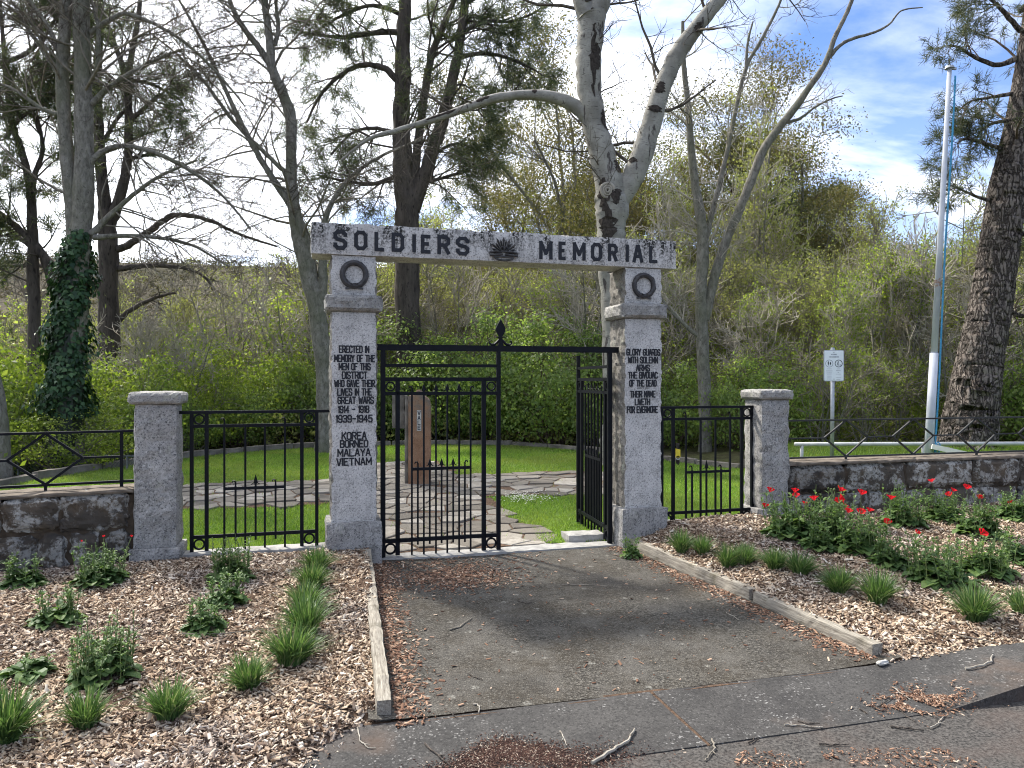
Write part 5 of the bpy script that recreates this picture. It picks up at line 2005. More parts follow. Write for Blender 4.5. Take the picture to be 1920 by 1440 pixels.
for i_, (px, py, sc, where, mi) in enumerate(tus):
    p = ground_px(px, py, bed_z)
    o = link('grass_tussock', tm[mi])
    o.location = p - Vector((0, 0, 0.008))
    o.rotation_euler = (rr.uniform(-.16, .16), rr.uniform(-.16, .16), i_ * 2.1)
    o.scale = (sc * rr.uniform(0.85, 1.12), sc * rr.uniform(0.85, 1.12), sc * rr.uniform(0.8, 1.12))
    tag(o, f'green grass tussock {where}', 'grass tussock', group='grass tussocks planted along the beds')


# ================================================================== poppies
def leaf_fan(mb, base, d, up, L, W, rng_, lobes=5):
    """one broad toothed leaf arching out from base"""
    d = d.normalized()
    side = d.cross(up).normalized()
    nrow = 4
    mid, lf, rt = [], [], []
    for i_ in range(nrow + 1):
        q = i_ / nrow
        c_ = base + d * (L * q) + up * (L * (0.55 * q - 0.75 * q * q))
        w_ = W * math.sin(math.pi * min(1.0, 0.10 + 0.86 * q)) ** 0.7 * (1 if i_ % 2 else 0.82)
        if i_ == 0: w_ = W * 0.06
        if i_ == nrow: w_ = W * 0.22
        mid.append(c_)
        lf.append(c_ + side * w_ + up * w_ * 0.30)
        rt.append(c_ - side * w_ + up * w_ * 0.30)
    vs = []
    for a, b, c_ in zip(lf, mid, rt):
        vs += [a, b, c_]
    fs = []
    for i_ in range(nrow):
        q = i_ * 3
        fs += [(q, q + 1, q + 4, q + 3), (q + 1, q + 2, q + 5, q + 4)]
    mb.add(vs, fs)


def poppy_meshes(seed, nleaf, nstem, h, spread):
    r_ = random.Random(seed)
    up = Vector((0, 0, 1))
    fol, stm = MB(), MB()
    for i_ in range(nleaf):
        a = r_.uniform(0, 2 * math.pi)
        ring_ = r_.random()
        base = Vector((math.cos(a), math.sin(a), 0)) * spread * 0.55 * ring_ + up * (h * 0.36 * (1 - ring_) * r_.uniform(0.2, 1.4) + 0.01)
        d = Vector((math.cos(a + r_.uniform(-.7, .7)), math.sin(a + r_.uniform(-.7, .7)), r_.uniform(-0.05, 0.45)))
        leaf_fan(fol, base, d, up, r_.uniform(0.060, 0.100) * (0.7 + spread * 2.0), r_.uniform(0.026, 0.044) * (0.7 + spread * 2.0), r_)
    for i_ in range(nstem):
        a = r_.uniform(0, 2 * math.pi)
        rad = spread * 0.62 * math.sqrt(r_.random())
        p = Vector((math.cos(a) * rad, math.sin(a) * rad, 0))
        lean = Vector((r_.uniform(-.16, .16), r_.uniform(-.16, .16), 1))
        hh = h * r_.uniform(0.65, 1.05)
        pts = [p + lean * hh * q + Vector((r_.uniform(-.006, .006), r_.uniform(-.006, .006), 0)) for q in (0, .33, .66, 1)]
        stm.tube(pts, [.0035, .003, .0025, .002], 4)
        for q in range(10):
            e = pts[0].lerp(pts[3], r_.uniform(0.25, 0.92))
            a2 = r_.uniform(0, 6.3)
            leaf_fan(fol, e, Vector((math.cos(a2), math.sin(a2), 0.7)), up, r_.uniform(.04, .075), r_.uniform(.006, .012), r_)
        t_ = pts[3]
        if r_.random() < 0.75:     # nodding bud
            stm.tube([t_, t_ + Vector((.004, 0, .008)), t_ + Vector((.010, 0, .002)), t_ + Vector((.012, 0, -.012))], [.003, .005, .0065, .002], 5)
    f_me = fol.build('foliage', 'poppy_leaf', None)
    s_me = stm.build('stems', 'poppy_stem', None)
    fm_, sm_ = f_me.data, s_me.data
    bpy.data.objects.remove(f_me); bpy.data.objects.remove(s_me)
    return fm_, sm_


PK = [poppy_meshes(1, 120, 34, 0.36, 0.27), poppy_meshes(2, 80, 16, 0.27, 0.20), poppy_meshes(3, 120, 40, 0.44, 0.29), poppy_meshes(4, 50, 4, 0.14, 0.17)]


def flower_mesh(seed):
    r_ = random.Random(seed)
    mb = MB()
    for k_i in range(5):
        a = k_i * 2 * math.pi / 5 + r_.uniform(-.2, .2)
        vs = []
        for i_ in range(4):
            q = i_ / 3
            for j_ in range(5):
                b = a + (j_ - 2) * 0.30 * (0.5 + 0.5 * q)
                rad = 0.004 + 0.024 * q * (1 - 0.10 * abs(j_ - 2))
                vs.append(Vector((math.cos(b) * rad, math.sin(b) * rad, 0.004 + 0.024 * q ** 0.8 + r_.uniform(-.003, .003) * q)))
        fs = [(i_ * 5 + j_, i_ * 5 + j_ + 1, (i_ + 1) * 5 + j_ + 1, (i_ + 1) * 5 + j_) for i_ in range(3) for j_ in range(4)]
        mb.add(vs, fs)
    o = mb.build('flower', 'petal', None)
    me = o.data
    bpy.data.objects.remove(o)
    return me


FM = [flower_mesh(s_) for s_ in (1, 2, 3)]
plants = [  # base pixel, kind, scale, label
    (44, 1098, 1, 0.95, 'small leafy poppy plant at the foot of the turning wall'), (190, 1092, 0, 0.92, 'leafy poppy plant with tiny red buds in front of the short pier and turning wall'),
    (104, 1168, 1, 0.95, 'low leafy plant between the wall-foot plants and the big-leaved plant'), (196, 1272, 2, 0.86, 'largest broad-leaved poppy plant on the chips beside the road'),
    (48, 1268, 3, 1.0, 'flat fresh-green rosette without stems'), (432, 1085, 2, 0.80, 'tall thin poppy plant in front of the iron fence panel'), (420, 1135, 1, 0.95, 'bushy poppy plant just in front of the tall thin one'), (385, 1182, 1, 0.85, 'low poppy plant ringed by dark chips'),
    (1486, 1006, 0, 1.30, 'dark bushy poppy plant beside the short pier, with many red flowers'), (1560, 1010, 2, 1.18, 'spreading poppy plant with red flowers, second from the short pier'), (1612, 1030, 0, 1.15, 'leafy poppy plant in front of the spreading poppies'),
    (1690, 982, 2, 1.0, 'poppy plant against the low wall with one red flower'), (1770, 975, 0, 1.0, 'poppy plant against the low wall with three red flowers'), (1838, 1002, 2, 0.98, 'pale-stemmed poppy plant against the low wall beside the three-flowered one'), (1902, 972, 0, 1.0, 'poppy plant at the far kerb end of the low wall'),
    (1672, 1062, 1, 1.05, 'low broad-leaved poppy plant in the middle of the bed'), (1762, 1094, 0, 1.22, 'largest dark-green poppy plant at the front of the bed'), (1848, 1074, 0, 1.02, 'dark-green poppy plant beside the largest one'), (1912, 1052, 1, 1.1, 'dark-green poppy plant nearest the kerb end of the bed'), (1535, 1028, 1, 1.0, 'low dark poppy plant in front of the pier clump'),
]
flowers = [(1443, 921), (1434, 950), (1490, 922), (1493, 931), (1509, 945), (1527, 937), (1575, 920), (1574, 934), (1573, 942), (1581, 948), (1590, 960), (1614, 926), (1613, 962), (1630, 958), (1670, 935), (1663, 980), (1718, 1000), (1786, 920), (1781, 929), (1812, 916), (1748, 903), (1836, 934), (1896, 943), (1838, 1000), (152, 1015), (195, 1006), (246, 1006)]
proots = []
for i_, (px, py, kd, sc, lab) in enumerate(plants):
    p = ground_px(px, py, bed_z)
    r_ = thing('poppy_plant', lab, 'plant', p - Vector((0, 0, 0.01)), 0, 'poppy plants in the mulch beds')
    f_ = link('foliage', PK[kd][0], None, r_)
    s_ = link('stems', PK[kd][1], None, r_)
    s_['kind'] = 'stuff'
    for e in (f_, s_):
        e.rotation_euler = (0, 0, i_ * 1.7)
        e.scale = (sc, sc, sc * 0.92)
    proots.append((px, py, r_, sc))
for i_, (fx, fy) in enumerate(flowers):
    best = min(proots, key=lambda q: abs(q[0] - fx) + 0.45 * abs(q[1] - 75 - fy) + (200 if q[1] < fy + 15 else 0))
    r_ = best[2]
    Y = r_.location.y + rr.uniform(-0.06, 0.06)
    p = PX(fx, fy, Y)
    loc = p - r_.location
    o = link('flower', FM[i_ % 3], None, r_)
    big = 1.0 if fx > 1000 else 0.28
    o.location = loc - Vector((0, 0, 0.012 * big))
    o.rotation_euler = (rr.uniform(0.0, 0.9), rr.uniform(-0.5, 0.5), rr.uniform(0, 6))
    o.scale = (big * rr.uniform(1.15, 1.6),) * 3
    mb = MB()
    b0 = Vector((loc.x * 0.45, loc.y * 0.45, 0.02))
    mb.tube([b0, b0.lerp(loc, 0.5) + Vector((rr.uniform(-.01, .01), 0, 0.01)), loc - Vector((0, 0, .01))], 0.0026, 4)
    mb.build('stem', 'poppy_stem', r_)
# weed at the pillar foot
p = ground_px(1185, 1012)
r_ = thing('weed', 'small green weed growing at the foot of the GLORY GUARDS pillar', 'weed', p, 0)
f_ = link('foliage', PK[1][0], None, r_); f_.scale = (0.62, 0.5, 0.8)

# ================================================================== lawn grass
def blades(name, P, Z, g, h, w, mat):
    n = len(P)
    a = g.random(n) * 2 * np.pi
    hh = h * (0.5 + g.random(n))
    dx, dy = g.normal(0, 0.5, n) * hh, g.normal(0, 0.5, n) * hh
    wx, wy = np.cos(a) * w, np.sin(a) * w
    V = np.stack([np.stack([P[:, 0] - wx, P[:, 1] - wy, Z - .004], 1), np.stack([P[:, 0] + wx, P[:, 1] + wy, Z - .004], 1), np.stack([P[:, 0] + dx, P[:, 1] + dy, Z + hh], 1)], 1).reshape(-1, 3)
    FF = np.arange(n * 3).reshape(-1, 3)
    return link(name, mesh_np(name, V, FF), mat)


g = np.random.default_rng(7)
P, Z = [], []
xs_ = g.uniform(-7.7, 5.2, 330000)
ys_ = 7.2 + 10.8 * g.random(330000) ** 1.25
for x, y in zip(xs_, ys_):
    if len(P) >= 150000: break
    if not in_lawn(x, y): continue
    t, s = TS(x, y)
    if path_in(t, s) and g.random() > 0.02: continue
    P.append((x, y)); Z.append(H(x, y) + 0.012)
o = blades('lawn_grass', np.array(P), np.array(Z), g, 0.034, 0.0055, 'grass_blade')
tag(o, 'short green grass of the lawn behind the gate', 'grass', kind='stuff')
P, Z = [], []
for x, y in zip(g.uniform(4.7, 13, 26000), g.uniform(8, 15, 26000)):
    if TS(x, y)[1] < 7.35 or in_poly(x, y, LAWN): continue
    P.append((x, y)); Z.append(H(x, y) + 0.011)
o = blades('bank_grass', np.array(P), np.array(Z), g, 0.09, 0.006, 'grass_blade')
tag(o, 'longer grass on the bank around the flagpole', 'grass', kind='stuff')
P, Z = [], []
for _ in range(260):
    c_ = ground_px(g.normal(985, 26), g.normal(937, 5), lambda x, y: H(x, y))
    P.append((c_.x, c_.y)); Z.append(H(c_.x, c_.y) + 0.05)
P, Z = np.array(P), np.array(Z)
ang = np.linspace(0, 2 * np.pi, 6)[:-1]
V = (np.stack([P[:, None, 0] + 0.011 * np.cos(ang), P[:, None, 1] + 0.011 * np.sin(ang), Z[:, None] + 0.004 * np.cos(ang * 2)], -1)).reshape(-1, 3)
o = link('daisies', mesh_np('daisies', V, np.arange(len(V)).reshape(-1, 5)), 'daisy')
tag(o, 'patch of tiny white daisies in the lawn', 'daisies', kind='stuff')

# ================================================================== vegetation tools (all vectorised)
def unit(v):
    return v / np.maximum(np.linalg.norm(v, axis=-1, keepdims=True), 1e-9)


def tubes_np(pts, rad, sides):
    """pts (N,m,3), rad (N,m) -> verts, quads"""
    N, m, _ = pts.shape
    tan = np.empty_like(pts)
    tan[:, 1:-1] = pts[:, 2:] - pts[:, :-2]
    tan[:, 0] = pts[:, 1] - pts[:, 0]
    tan[:, -1] = pts[:, -1] - pts[:, -2]
    tan = unit(tan)
    ref = np.where(np.abs(unit(pts[:, -1] - pts[:, 0])[:, 2:3]) < 0.75, np.array([[0, 0, 1.0]]), np.array([[1.0, 0, 0]]))[:, None, :]
    a = unit(np.cross(tan, np.broadcast_to(ref, tan.shape)))
    b = np.cross(tan, a)
    th = np.arange(sides) * 2 * np.pi / sides
    V = pts[:, :, None, :] + rad[:, :, None, None] * (a[:, :, None, :] * np.cos(th)[None, None, :, None] + b[:, :, None, :] * np.sin(th)[None, None, :, None])
    V = V.reshape(-1, 3)
    i = np.arange(m - 1)[:, None] * sides
    j = np.arange(sides)[None]
    j2 = (j + 1) % sides
    q = np.stack([i + j, i + j2, i + sides + j2, i + sides + j], -1).reshape(-1, 4)
    Fq = (q[None] + (np.arange(N) * m * sides)[:, None, None]).reshape(-1, 4)
    return V, Fq


class Bag:
    def __init__(self):
        self.V, self.F, self.n = [], [], 0

    def add(self, V, Fq):
        self.V.append(V)
        self.F.append(Fq + self.n)
        self.n += len(V)

    def mesh(self, name, mat, smooth=True):
        me = mesh_np(name, np.concatenate(self.V), np.concatenate(self.F), smooth)
        me.materials.append(M[mat])
        return me


def grow(g, P, D, L, r0, r1, m, wander, trop=(0, 0, 0.0)):
    """curving branches; returns points (N,m,3), radii, end directions"""
    N = len(P)
    pts = np.empty((N, m, 3))
    dirs = np.empty((N, m, 3))
    pts[:, 0] = P
    d = unit(D)
    dirs[:, 0] = d
    tr = np.array(trop)
    for i in range(1, m):
        d = unit(d + g.normal(0, wander, (N, 3)) + tr)
        pts[:, i] = pts[:, i - 1] + d * (L / (m - 1))[:, None]
        dirs[:, i] = d
    rad = r0[:, None] + (r1 - r0)[:, None] * np.linspace(0, 1, m)[None]
    return pts, rad, dirs


def spawn(g, pts, rad, dirs, per, tmin, tmax, ang, asd, flat=0.0):
    """children along each branch: start, direction, parent radius there, position along"""
    N, m, _ = pts.shape
    idx = np.repeat(np.arange(N), per)
    t = g.uniform(tmin, tmax, len(idx))
    f = t * (m - 1)
    i = np.minimum(f.astype(int), m - 2)
    w = (f - i)[:, None]
    P = pts[idx, i] * (1 - w) + pts[idx, i + 1] * w
    D = dirs[idx, np.minimum(i + 1, m - 1)]
    r = rad[idx, i] * (1 - w[:, 0]) + rad[idx, i + 1] * w[:, 0]
    q = g.normal(0, 1, (len(idx), 3))
    q[:, 2] *= (1 - flat)
    q = unit(q - D * np.sum(q * D, 1, keepdims=True))
    a = np.clip(g.normal(ang, asd, len(idx)), 0.15, 1.9)
    return P, D * np.cos(a)[:, None] + q * np.sin(a)[:, None], r, t, idx


def leafcloud(g, P, size, jit, up=0.4, aspect=0.55, per=1, out=None):
    # out: preferred facing of each leaf
    """folded diamond leaves around the points P"""
    P = np.repeat(P, per, 0) + g.normal(0, 1, (len(P) * per, 3)) * jit
    n = len(P)
    nr = g.normal(0, 1, (n, 3))
    nr[:, 2] = nr[:, 2] * 0.9 + up
    if out is not None:
        nr = out + nr * 0.55
    nr = unit(nr)
    d = g.normal(0, 1, (n, 3))
    d = unit(d - nr * np.sum(d * nr, 1, keepdims=True))
    s = np.cross(nr, d)
    L = size * (0.6 + 0.8 * g.random(n))[:, None]
    W = L * aspect * 0.5
    fold = nr * W * 0.35
    V = np.stack([P, P + d * L * 0.45 + s * W + fold, P + d * L, P + d * L * 0.45 - s * W + fold], 1).reshape(-1, 3)
    return V, np.arange(n * 4).reshape(-1, 4)


def needles(g, P, D, k, L, w):
    """tufts of thin needles"""
    n = len(P)
    idx = np.repeat(np.arange(n), k)
    d = unit(D[idx] * 0.7 + g.normal(0, 0.75, (len(idx), 3)))
    q = unit(np.cross(d, g.normal(0, 1, (len(idx), 3))))
    LL = L * (0.6 + 0.6 * g.random(len(idx)))[:, None]
    B = P[idx] + g.normal(0, L * 0.15, (len(idx), 3))
    V = np.stack([B - q * w, B + q * w, B + d * LL + q * w * 0.4, B + d * LL - q * w * 0.4], 1).reshape(-1, 3)
    return V, np.arange(len(idx) * 4).reshape(-1, 4)


def smooth_path(ctrl, n):
    """Catmull-Rom through (x,y,z,r) rows"""
    c = np.array(ctrl, dtype=float)
    out = []
    for i in range(len(c) - 1):
        p0, p1, p2, p3 = c[max(i - 1, 0)], c[i], c[i + 1], c[min(i + 2, len(c) - 1)]
        for u in np.arange(n) / n:
            out.append(0.5 * (2 * p1 + (p2 - p0) * u + (2 * p0 - 5 * p1 + 4 * p2 - p3) * u * u + (3 * p1 - p0 - 3 * p2 + p3) * u ** 3))
    out.append(c[-1])
    return np.array(out)


class Hero:
    """a tree measured from the photograph: main limbs as (x, y, width[, depth shift]) rows at a depth"""

    def __init__(self, name, label, cat, Y, seed, base_px, group=None, loc=None):
        self.Y = Y
        self.g = np.random.default_rng(seed)
        b = PX(base_px, 800, Y)
        self.loc = np.array([b.x, b.y, H(b.x, b.y)]) if loc is None else np.array(loc, dtype=float)
        self.root = thing(name, label, cat, self.loc, 0, group)
        self.trunk, self.br, self.tw = Bag(), Bag(), Bag()
        self.limbs = []

    def limb(self, rows, sides=10, n=7, noise_amp=0.02, ground=False, Y=None, furrow=0.0):
        Y = Y or self.Y
        ctrl = []
        for r in rows:
            x, y, w = r[:3]
            dy = r[3] if len(r) > 3 else 0.0
            p = PX(x, y, Y + dy)
            ctrl.append([p.x - self.loc[0], p.y - self.loc[1], p.z - self.loc[2], w / 2 / F * (Y + dy)])
        if ground:     # carry the trunk down into the soil with a flare
            c0 = ctrl[0]
            ctrl = [[c0[0] * 1.0, c0[1], -0.25, c0[3] * 1.45], [c0[0], c0[1], min(0.35, c0[2] * 0.4), c0[3] * 1.15]] + ctrl if c0[2] > 0.3 else [[c0[0], c0[1], -0.3, c0[3] * 1.35]] + ctrl
        c = smooth_path(ctrl, n)
        c[:, :3] += self.g.normal(0, 1, (len(c), 3)) * c[:, 3:4] * noise_amp * 3
        pts, rad = c[None, :, :3], c[None, :, 3] * (1 + self.g.normal(0, 0.03, (1, len(c))))
        if furrow:
            rad = c[None, :, 3]
        V, Fq = tubes_np(pts, rad, sides)
        if furrow:        # deep upright furrows and plates
            m_ = pts.shape[1]
            for i_ in range(m_):
                ctr = Vector(pts[0, i_])
                for j_ in range(sides):
                    k_i = i_ * sides + j_
                    o_ = Vector(V[k_i]) - ctr
                    th = math.atan2(o_.y, o_.x)
                    q = Vector((math.cos(th) * 5.5, math.sin(th) * 5.5, ctr.z * 2.2))
                    h_ = 1 - abs(noise.noise(q)) * 2.4 + 0.6 * noise.noise(q * 2.3 + Vector((3, 1, 0)))
                    V[k_i] = ctr + o_ * (1 + furrow * h_)
        self.trunk.add(V, Fq)
        d = np.empty_like(pts)
        d[:, 1:] = unit(pts[:, 1:] - pts[:, :-1])
        d[:, 0] = d[:, 1]
        self.limbs.append((pts, rad, d))
        return len(self.limbs) - 1

    def branch(self, src, per, tmin, tmax, L, ang=0.9, asd=0.3, m=6, wander=0.16, trop=(0, 0, 0.05), rr=0.45, rmax=0.05, rmin=0.006, sides=5, bag='br', flat=0.0, rend=0.35):
        """src: list of (pts, rad, dirs)"""
        res = []
        for (pts, rad, d) in src:
            P, D, r, t, idx = spawn(self.g, pts, rad, d, per, tmin, tmax, ang, asd, flat)
            r0 = np.clip(r * rr, rmin, rmax)
            LL = L * (0.6 + 0.7 * self.g.random(len(P))) * (1.15 - 0.5 * t)
            p2, r2, d2 = grow(self.g, P, D, LL, r0, r0 * rend, m, wander, trop)
            getattr(self, bag).add(*tubes_np(p2, r2, sides))
            res.append((p2, r2, d2))
        return res

    def finish(self, tmat, bmat, twmat):
        if self.trunk.n: link('trunk', self.trunk.mesh('trunk', tmat), None, self.root)
        if self.br.n: link('branches', self.br.mesh('branches', bmat), None, self.root)['kind'] = 'stuff'
        if self.tw.n: link('twigs', self.tw.mesh('twigs', twmat, False), None, self.root)['kind'] = 'stuff'
        return self.root

    def crown(self, name, V, Fq, mat):
        me = mesh_np(name, V, Fq)
        me.materials.append(M[mat])
        return link(name, me, None, self.root)


def ends(src, k=1):
    return np.concatenate([p[:, -k:].reshape(-1, 3) for p, r, d in src]), np.concatenate([d[:, -k:].reshape(-1, 3) for p, r, d in src])


# ------------------------------------------------------------------ 1 white poplar behind the lintel
T = Hero('poplar_tree', 'white-barked poplar with dark scars forking behind the lintel', 'tree', 13.6, 61, 1158)
a = T.limb([(1160, 760, 58), (1154, 600, 53), (1148, 500, 51), (1146, 440, 51), (1148, 392, 62), (1143, 350, 55), (1128, 285, 48), (1112, 215, 44), (1104, 150, 46), (1106, 80, 48), (1110, 30, 53)], 14, 6, 0.012, True)
b = T.limb([(1150, 395, 35), (1176, 350, 42), (1200, 300, 41), (1222, 230, 38), (1240, 170, 33), (1268, 105, 32), (1300, 60, 29), (1340, 10, 25), (1385, -50, 21), (1420, -150, 14)], 12, 6, 0.012)
c = T.limb([(1124, 262, 30), (1106, 226, 28), (1080, 200, 26), (1040, 183, 22), (985, 178, 18), (930, 184, 17), (870, 204, 15), (800, 228, 12), (740, 246, 10), (690, 262, 7), (640, 300, 4)], 10, 6, 0.015)
d = T.limb([(1108, 50, 40), (1092, 0, 37), (1070, -60, 32), (1050, -160, 23), (1040, -260, 12)], 12, 6, 0.012)
e = T.limb([(1108, 50, 40), (1124, 0, 39), (1132, -60, 33), (1150, -170, 25), (1165, -280, 12)], 12, 6, 0.012)
f = T.limb([(1290, 70, 14), (1330, 20, 13), (1400, -30, 11), (1460, -60, 7)], 8, 6, 0.02)
up = [T.limbs[i] for i in (b, d, e, f)]
l1 = T.branch(up, 9, 0.15, 1.0, 1.7, rmax=0.035, trop=(0, 0, 0.03))
l1 += T.branch([T.limbs[c]], 12, 0.35, 1.0, 1.0, rmax=0.022, trop=(0, 0, -0.02))
l1 += T.branch([T.limbs[a]], 5, 0.45, 0.95, 0.9, rmax=0.018)
l2 = T.branch(l1, 7, 0.15, 1.0, 0.75, rmax=0.012, rmin=0.0065, sides=3, m=5, bag='tw', trop=(0, 0, 0.0))
l3 = T.branch(l2, 4, 0.2, 1.0, 0.32, rmax=0.007, rmin=0.005, sides=3, m=3, bag='tw')
T.finish('bark_white', 'bark_twig_dark', 'bark_twig_dark')


def scar(T, li, f0, f1, off, halfw, seed, name='bark_scar'):
    """ragged dark bark patch lying on a limb, facing the street"""
    pts, rad, d = T.limbs[li]
    pts, rad, d = pts[0], rad[0], d[0]
    r_ = random.Random(seed)
    n = 14
    vs, fs = [], []
    for i in range(n + 1):
        q = f0 + (f1 - f0) * i / n
        e = q * (len(pts) - 1)
        j = min(int(e), len(pts) - 2)
        p = Vector(pts[j]).lerp(Vector(pts[j + 1]), e - j)
        rr_ = (rad[j] + (rad[j + 1] - rad[j]) * (e - j)) * 1.03
        dd = Vector(d[min(j + 1, len(d) - 1)])
        c_ = Vector((0, -1, 0)); c_ = (c_ - dd * c_.dot(dd)).normalized()
        w_ = dd.cross(c_)
        prof = math.sin(math.pi * (0.04 + 0.92 * i / n)) ** 0.6
        hw_ = halfw * prof * r_.uniform(0.55, 1.25)
        o_ = off + r_.uniform(-0.10, 0.10)
        for k_i in range(5):
            th = o_ + hw_ * (k_i / 2 - 1)
            lift = rr_ * (1.0 + 0.02 * (1 - abs(k_i / 2 - 1)) + r_.uniform(0, 0.015))
            vs.append(p + c_ * (lift * math.cos(th)) + w_ * (lift * math.sin(th)))
    for i in range(n):
        for k_i in range(4):
            q = i * 5 + k_i
            fs.append((q, q + 1, q + 6, q + 5))
    mb = MB(); mb.add(vs, fs)
    return mb.build(name, 'knot_wood', T.root)


POP = T
# trunk: long dark seam below the fork, ring-knot collar, seams and branch scars above
for li, f0, f1, off, hw_, sd in ((a, 0.40, 0.475, -0.35, 0.75, 1), (a, 0.475, 0.60, -0.55, 0.42, 2), (a, 0.785, 0.96, 0.25, 0.20, 3), (a, 0.85, 0.90, 0.5, 0.55, 4), (a, 0.70, 0.755, 0.9, 0.35, 5), (a, 0.60, 0.64, 0.85, 0.35, 6),
                              (b, 0.42, 0.46, -0.3, 0.7, 7), (b, 0.36, 0.375, -0.1, 0.8, 8), (b, 0.19, 0.22, -0.8, 0.5, 9), (b, 0.66, 0.70, 0.2, 0.5, 10), (a, 0.515, 0.545, 0.25, 0.45, 11), (c, 0.03, 0.10, -0.5, 0.5, 12),
                              (c, 0.52, 0.56, 0.4, 0.6, 13), (c, 0.62, 0.70, 0.3, 0.5, 14), (c, 0.36, 0.38, 0.5, 0.6, 15), (a, 0.30, 0.38, 0.1, 0.5, 16), (d, 0.2, 0.24, 0.2, 0.5, 17), (e, 0.12, 0.15, -0.2, 0.5, 18)):
    scar(T, li, f0, f1, off, hw_, sd)
p = PX(1139, 357, 13.6 - 0.27)
mb = MB()
cx_, cy_, cz_ = p.x - T.loc[0], p.y - T.loc[1], p.z - T.loc[2]
for k_i, (r_, w_) in enumerate(((0.125, 0.030), (0.080, 0.022), (0.040, 0.022))):
    mb.tube([(cx_ + r_ * math.cos(q) * (0.9 + 0.1 * math.sin(3 * q)), cy_ - 0.012 * k_i, cz_ + r_ * 1.05 * math.sin(q)) for q in np.linspace(0, 2 * math.pi, 19)], w_, 6, cap=False)
mb.build('knot', 'bark_dead', T.root, True)
mb = MB()
mb.prism([(cx_ + 0.10 * math.cos(q), cz_ + 0.10 * math.sin(q)) for q in np.linspace(0, 2 * math.pi, 13)[:-1]], cy_ + 0.004, cy_ + 0.10)
mb.build('knot_hollow', 'knot_wood', T.root)

# ------------------------------------------------------------------ 2 twin trunk wrapped in ivy
T = Hero('ivy_tree', 'twin-trunked bare tree with ivy wrapped thickly round its base', 'tree', 13.2, 62, 140)
a = T.limb([(130, 760, 44), (140, 600, 42), (148, 470, 40), (154, 400, 37), (158, 300, 34), (157, 200, 32), (154, 100, 30), (152, 0, 28), (150, -120, 26), (146, -300, 23), (140, -480, 16), (136, -640, 8)], 12, 6, 0.01, True)
b = T.limb([(140, 480, 26), (136, 400, 25), (126, 300, 25), (120, 220, 24), (117, 140, 23), (121, 60, 21), (124, 0, 20), (124, -120, 18), (122, -300, 15), (112, -480, 8)], 10, 6, 0.01)
br = [T.limb(r, 7, 6, 0.03) for r in (
    [(170, 305, 13), (195, 282, 11), (240, 274, 9), (300, 290, 8), (360, 322, 7), (420, 370, 5), (470, 430, 4)],
    [(172, 195, 12), (210, 160, 10), (262, 128, 8), (310, 104, 6), (345, 92, 4)],
    [(170, 62, 10), (205, 38, 9), (240, 26, 8), (300, 50, 7), (350, 82, 6), (410, 140, 5), (460, 200, 3)],
    [(172, 440, 14), (200, 410, 11), (250, 365, 8), (300, 330, 6), (370, 300, 4)],
    [(175, 445, 12), (230, 442, 9), (300, 446, 7), (360, 460, 5), (430, 500, 4)],
    [(112, 215, 10), (80, 205, 8), (30, 170, 6), (-20, 150, 4)],
    [(118, 120, 12), (95, 60, 9), (70, 20, 7), (40, -20, 5)],
    [(112, 140, 11), (85, 100, 8), (50, 50, 6), (20, 0, 4)],
    [(150, 150, 10), (178, 140, 9), (185, 60, 8), (172, 0, 6)])]
lim = [T.limbs[i] for i in br]
l1 = T.branch(lim, 13, 0.15, 1.0, 1.5, rmax=0.018, trop=(0.02, 0, -0.06))
l1 += T.branch([T.limbs[a], T.limbs[b]], 16, 0.4, 1.0, 2.0, rmax=0.03, trop=(0, 0, -0.03))
l2 = T.branch(l1, 8, 0.15, 1.0, 0.6, rmax=0.009, rmin=0.006, sides=3, m=4, bag='tw')
l3 = T.branch(l2, 4, 0.2, 1.0, 0.28, rmax=0.007, rmin=0.005, sides=3, m=3, bag='tw')
T.finish('bark_grey', 'bark_twig', 'bark_twig_dark')
g = T.g
n = 5600
u = g.random(n)
yy = 430 + 350 * u ** 0.9
wid = np.interp(yy, [420, 450, 520, 600, 680, 780], [13, 26, 34, 35, 38, 46])
cxp = np.interp(yy, [430, 520, 600, 680, 780], [148, 138, 130, 127, 120])
th = g.random(n) * 2 * np.pi
rad = wid / F * 13.2 * np.sqrt(0.40 + 0.75 * g.random(n) ** 2 + 0.5 * (g.random(n) > 0.94)) * (1 + 0.25 * np.sin(yy * 0.05 + th * 2))
Pc = np.stack([(cxp - 960) / F * 13.2 - T.loc[0] + rad * np.cos(th), 0 - 0 + rad * np.sin(th), EYE - (yy - HY) / F * 13.2 - T.loc[2]], 1)
nr = np.stack([np.cos(th), np.sin(th), 0.15 + 0.3 * g.random(n)], 1) + g.normal(0, 0.28, (n, 3))
nr = unit(nr)
dn = unit(np.array([[0, 0, -1.0]]) + g.normal(0, 0.45, (n, 3)))
dn = unit(dn - nr * np.sum(dn * nr, 1, keepdims=True))
sd = np.cross(nr, dn)
L = (0.078 * (0.6 + 0.7 * g.random(n)))[:, None]
V = np.stack([Pc - dn * L * .2, Pc + dn * L * .05 + sd * L * .55, Pc + dn * L * .45 + sd * L * .32 + nr * L * .12, Pc + dn * L, Pc + dn * L * .45 - sd * L * .32 + nr * L * .12, Pc + dn * L * .05 - sd * L * .55], 1).reshape(-1, 3)
T.crown('ivy', V, np.arange(n * 6).reshape(-1, 6), 'leaf_ivy')
mb = MB()
core = [((cx_ - 960) / F * 13.2 - T.loc[0], 0, EYE - (y_ - HY) / F * 13.2 - T.loc[2]) for cx_, y_ in ((146, 440), (138, 520), (130, 600), (127, 680), (120, 800), (118, 900))]
mb.tube(core, [0.13, 0.21, 0.24, 0.26, 0.32, 0.36], 10)
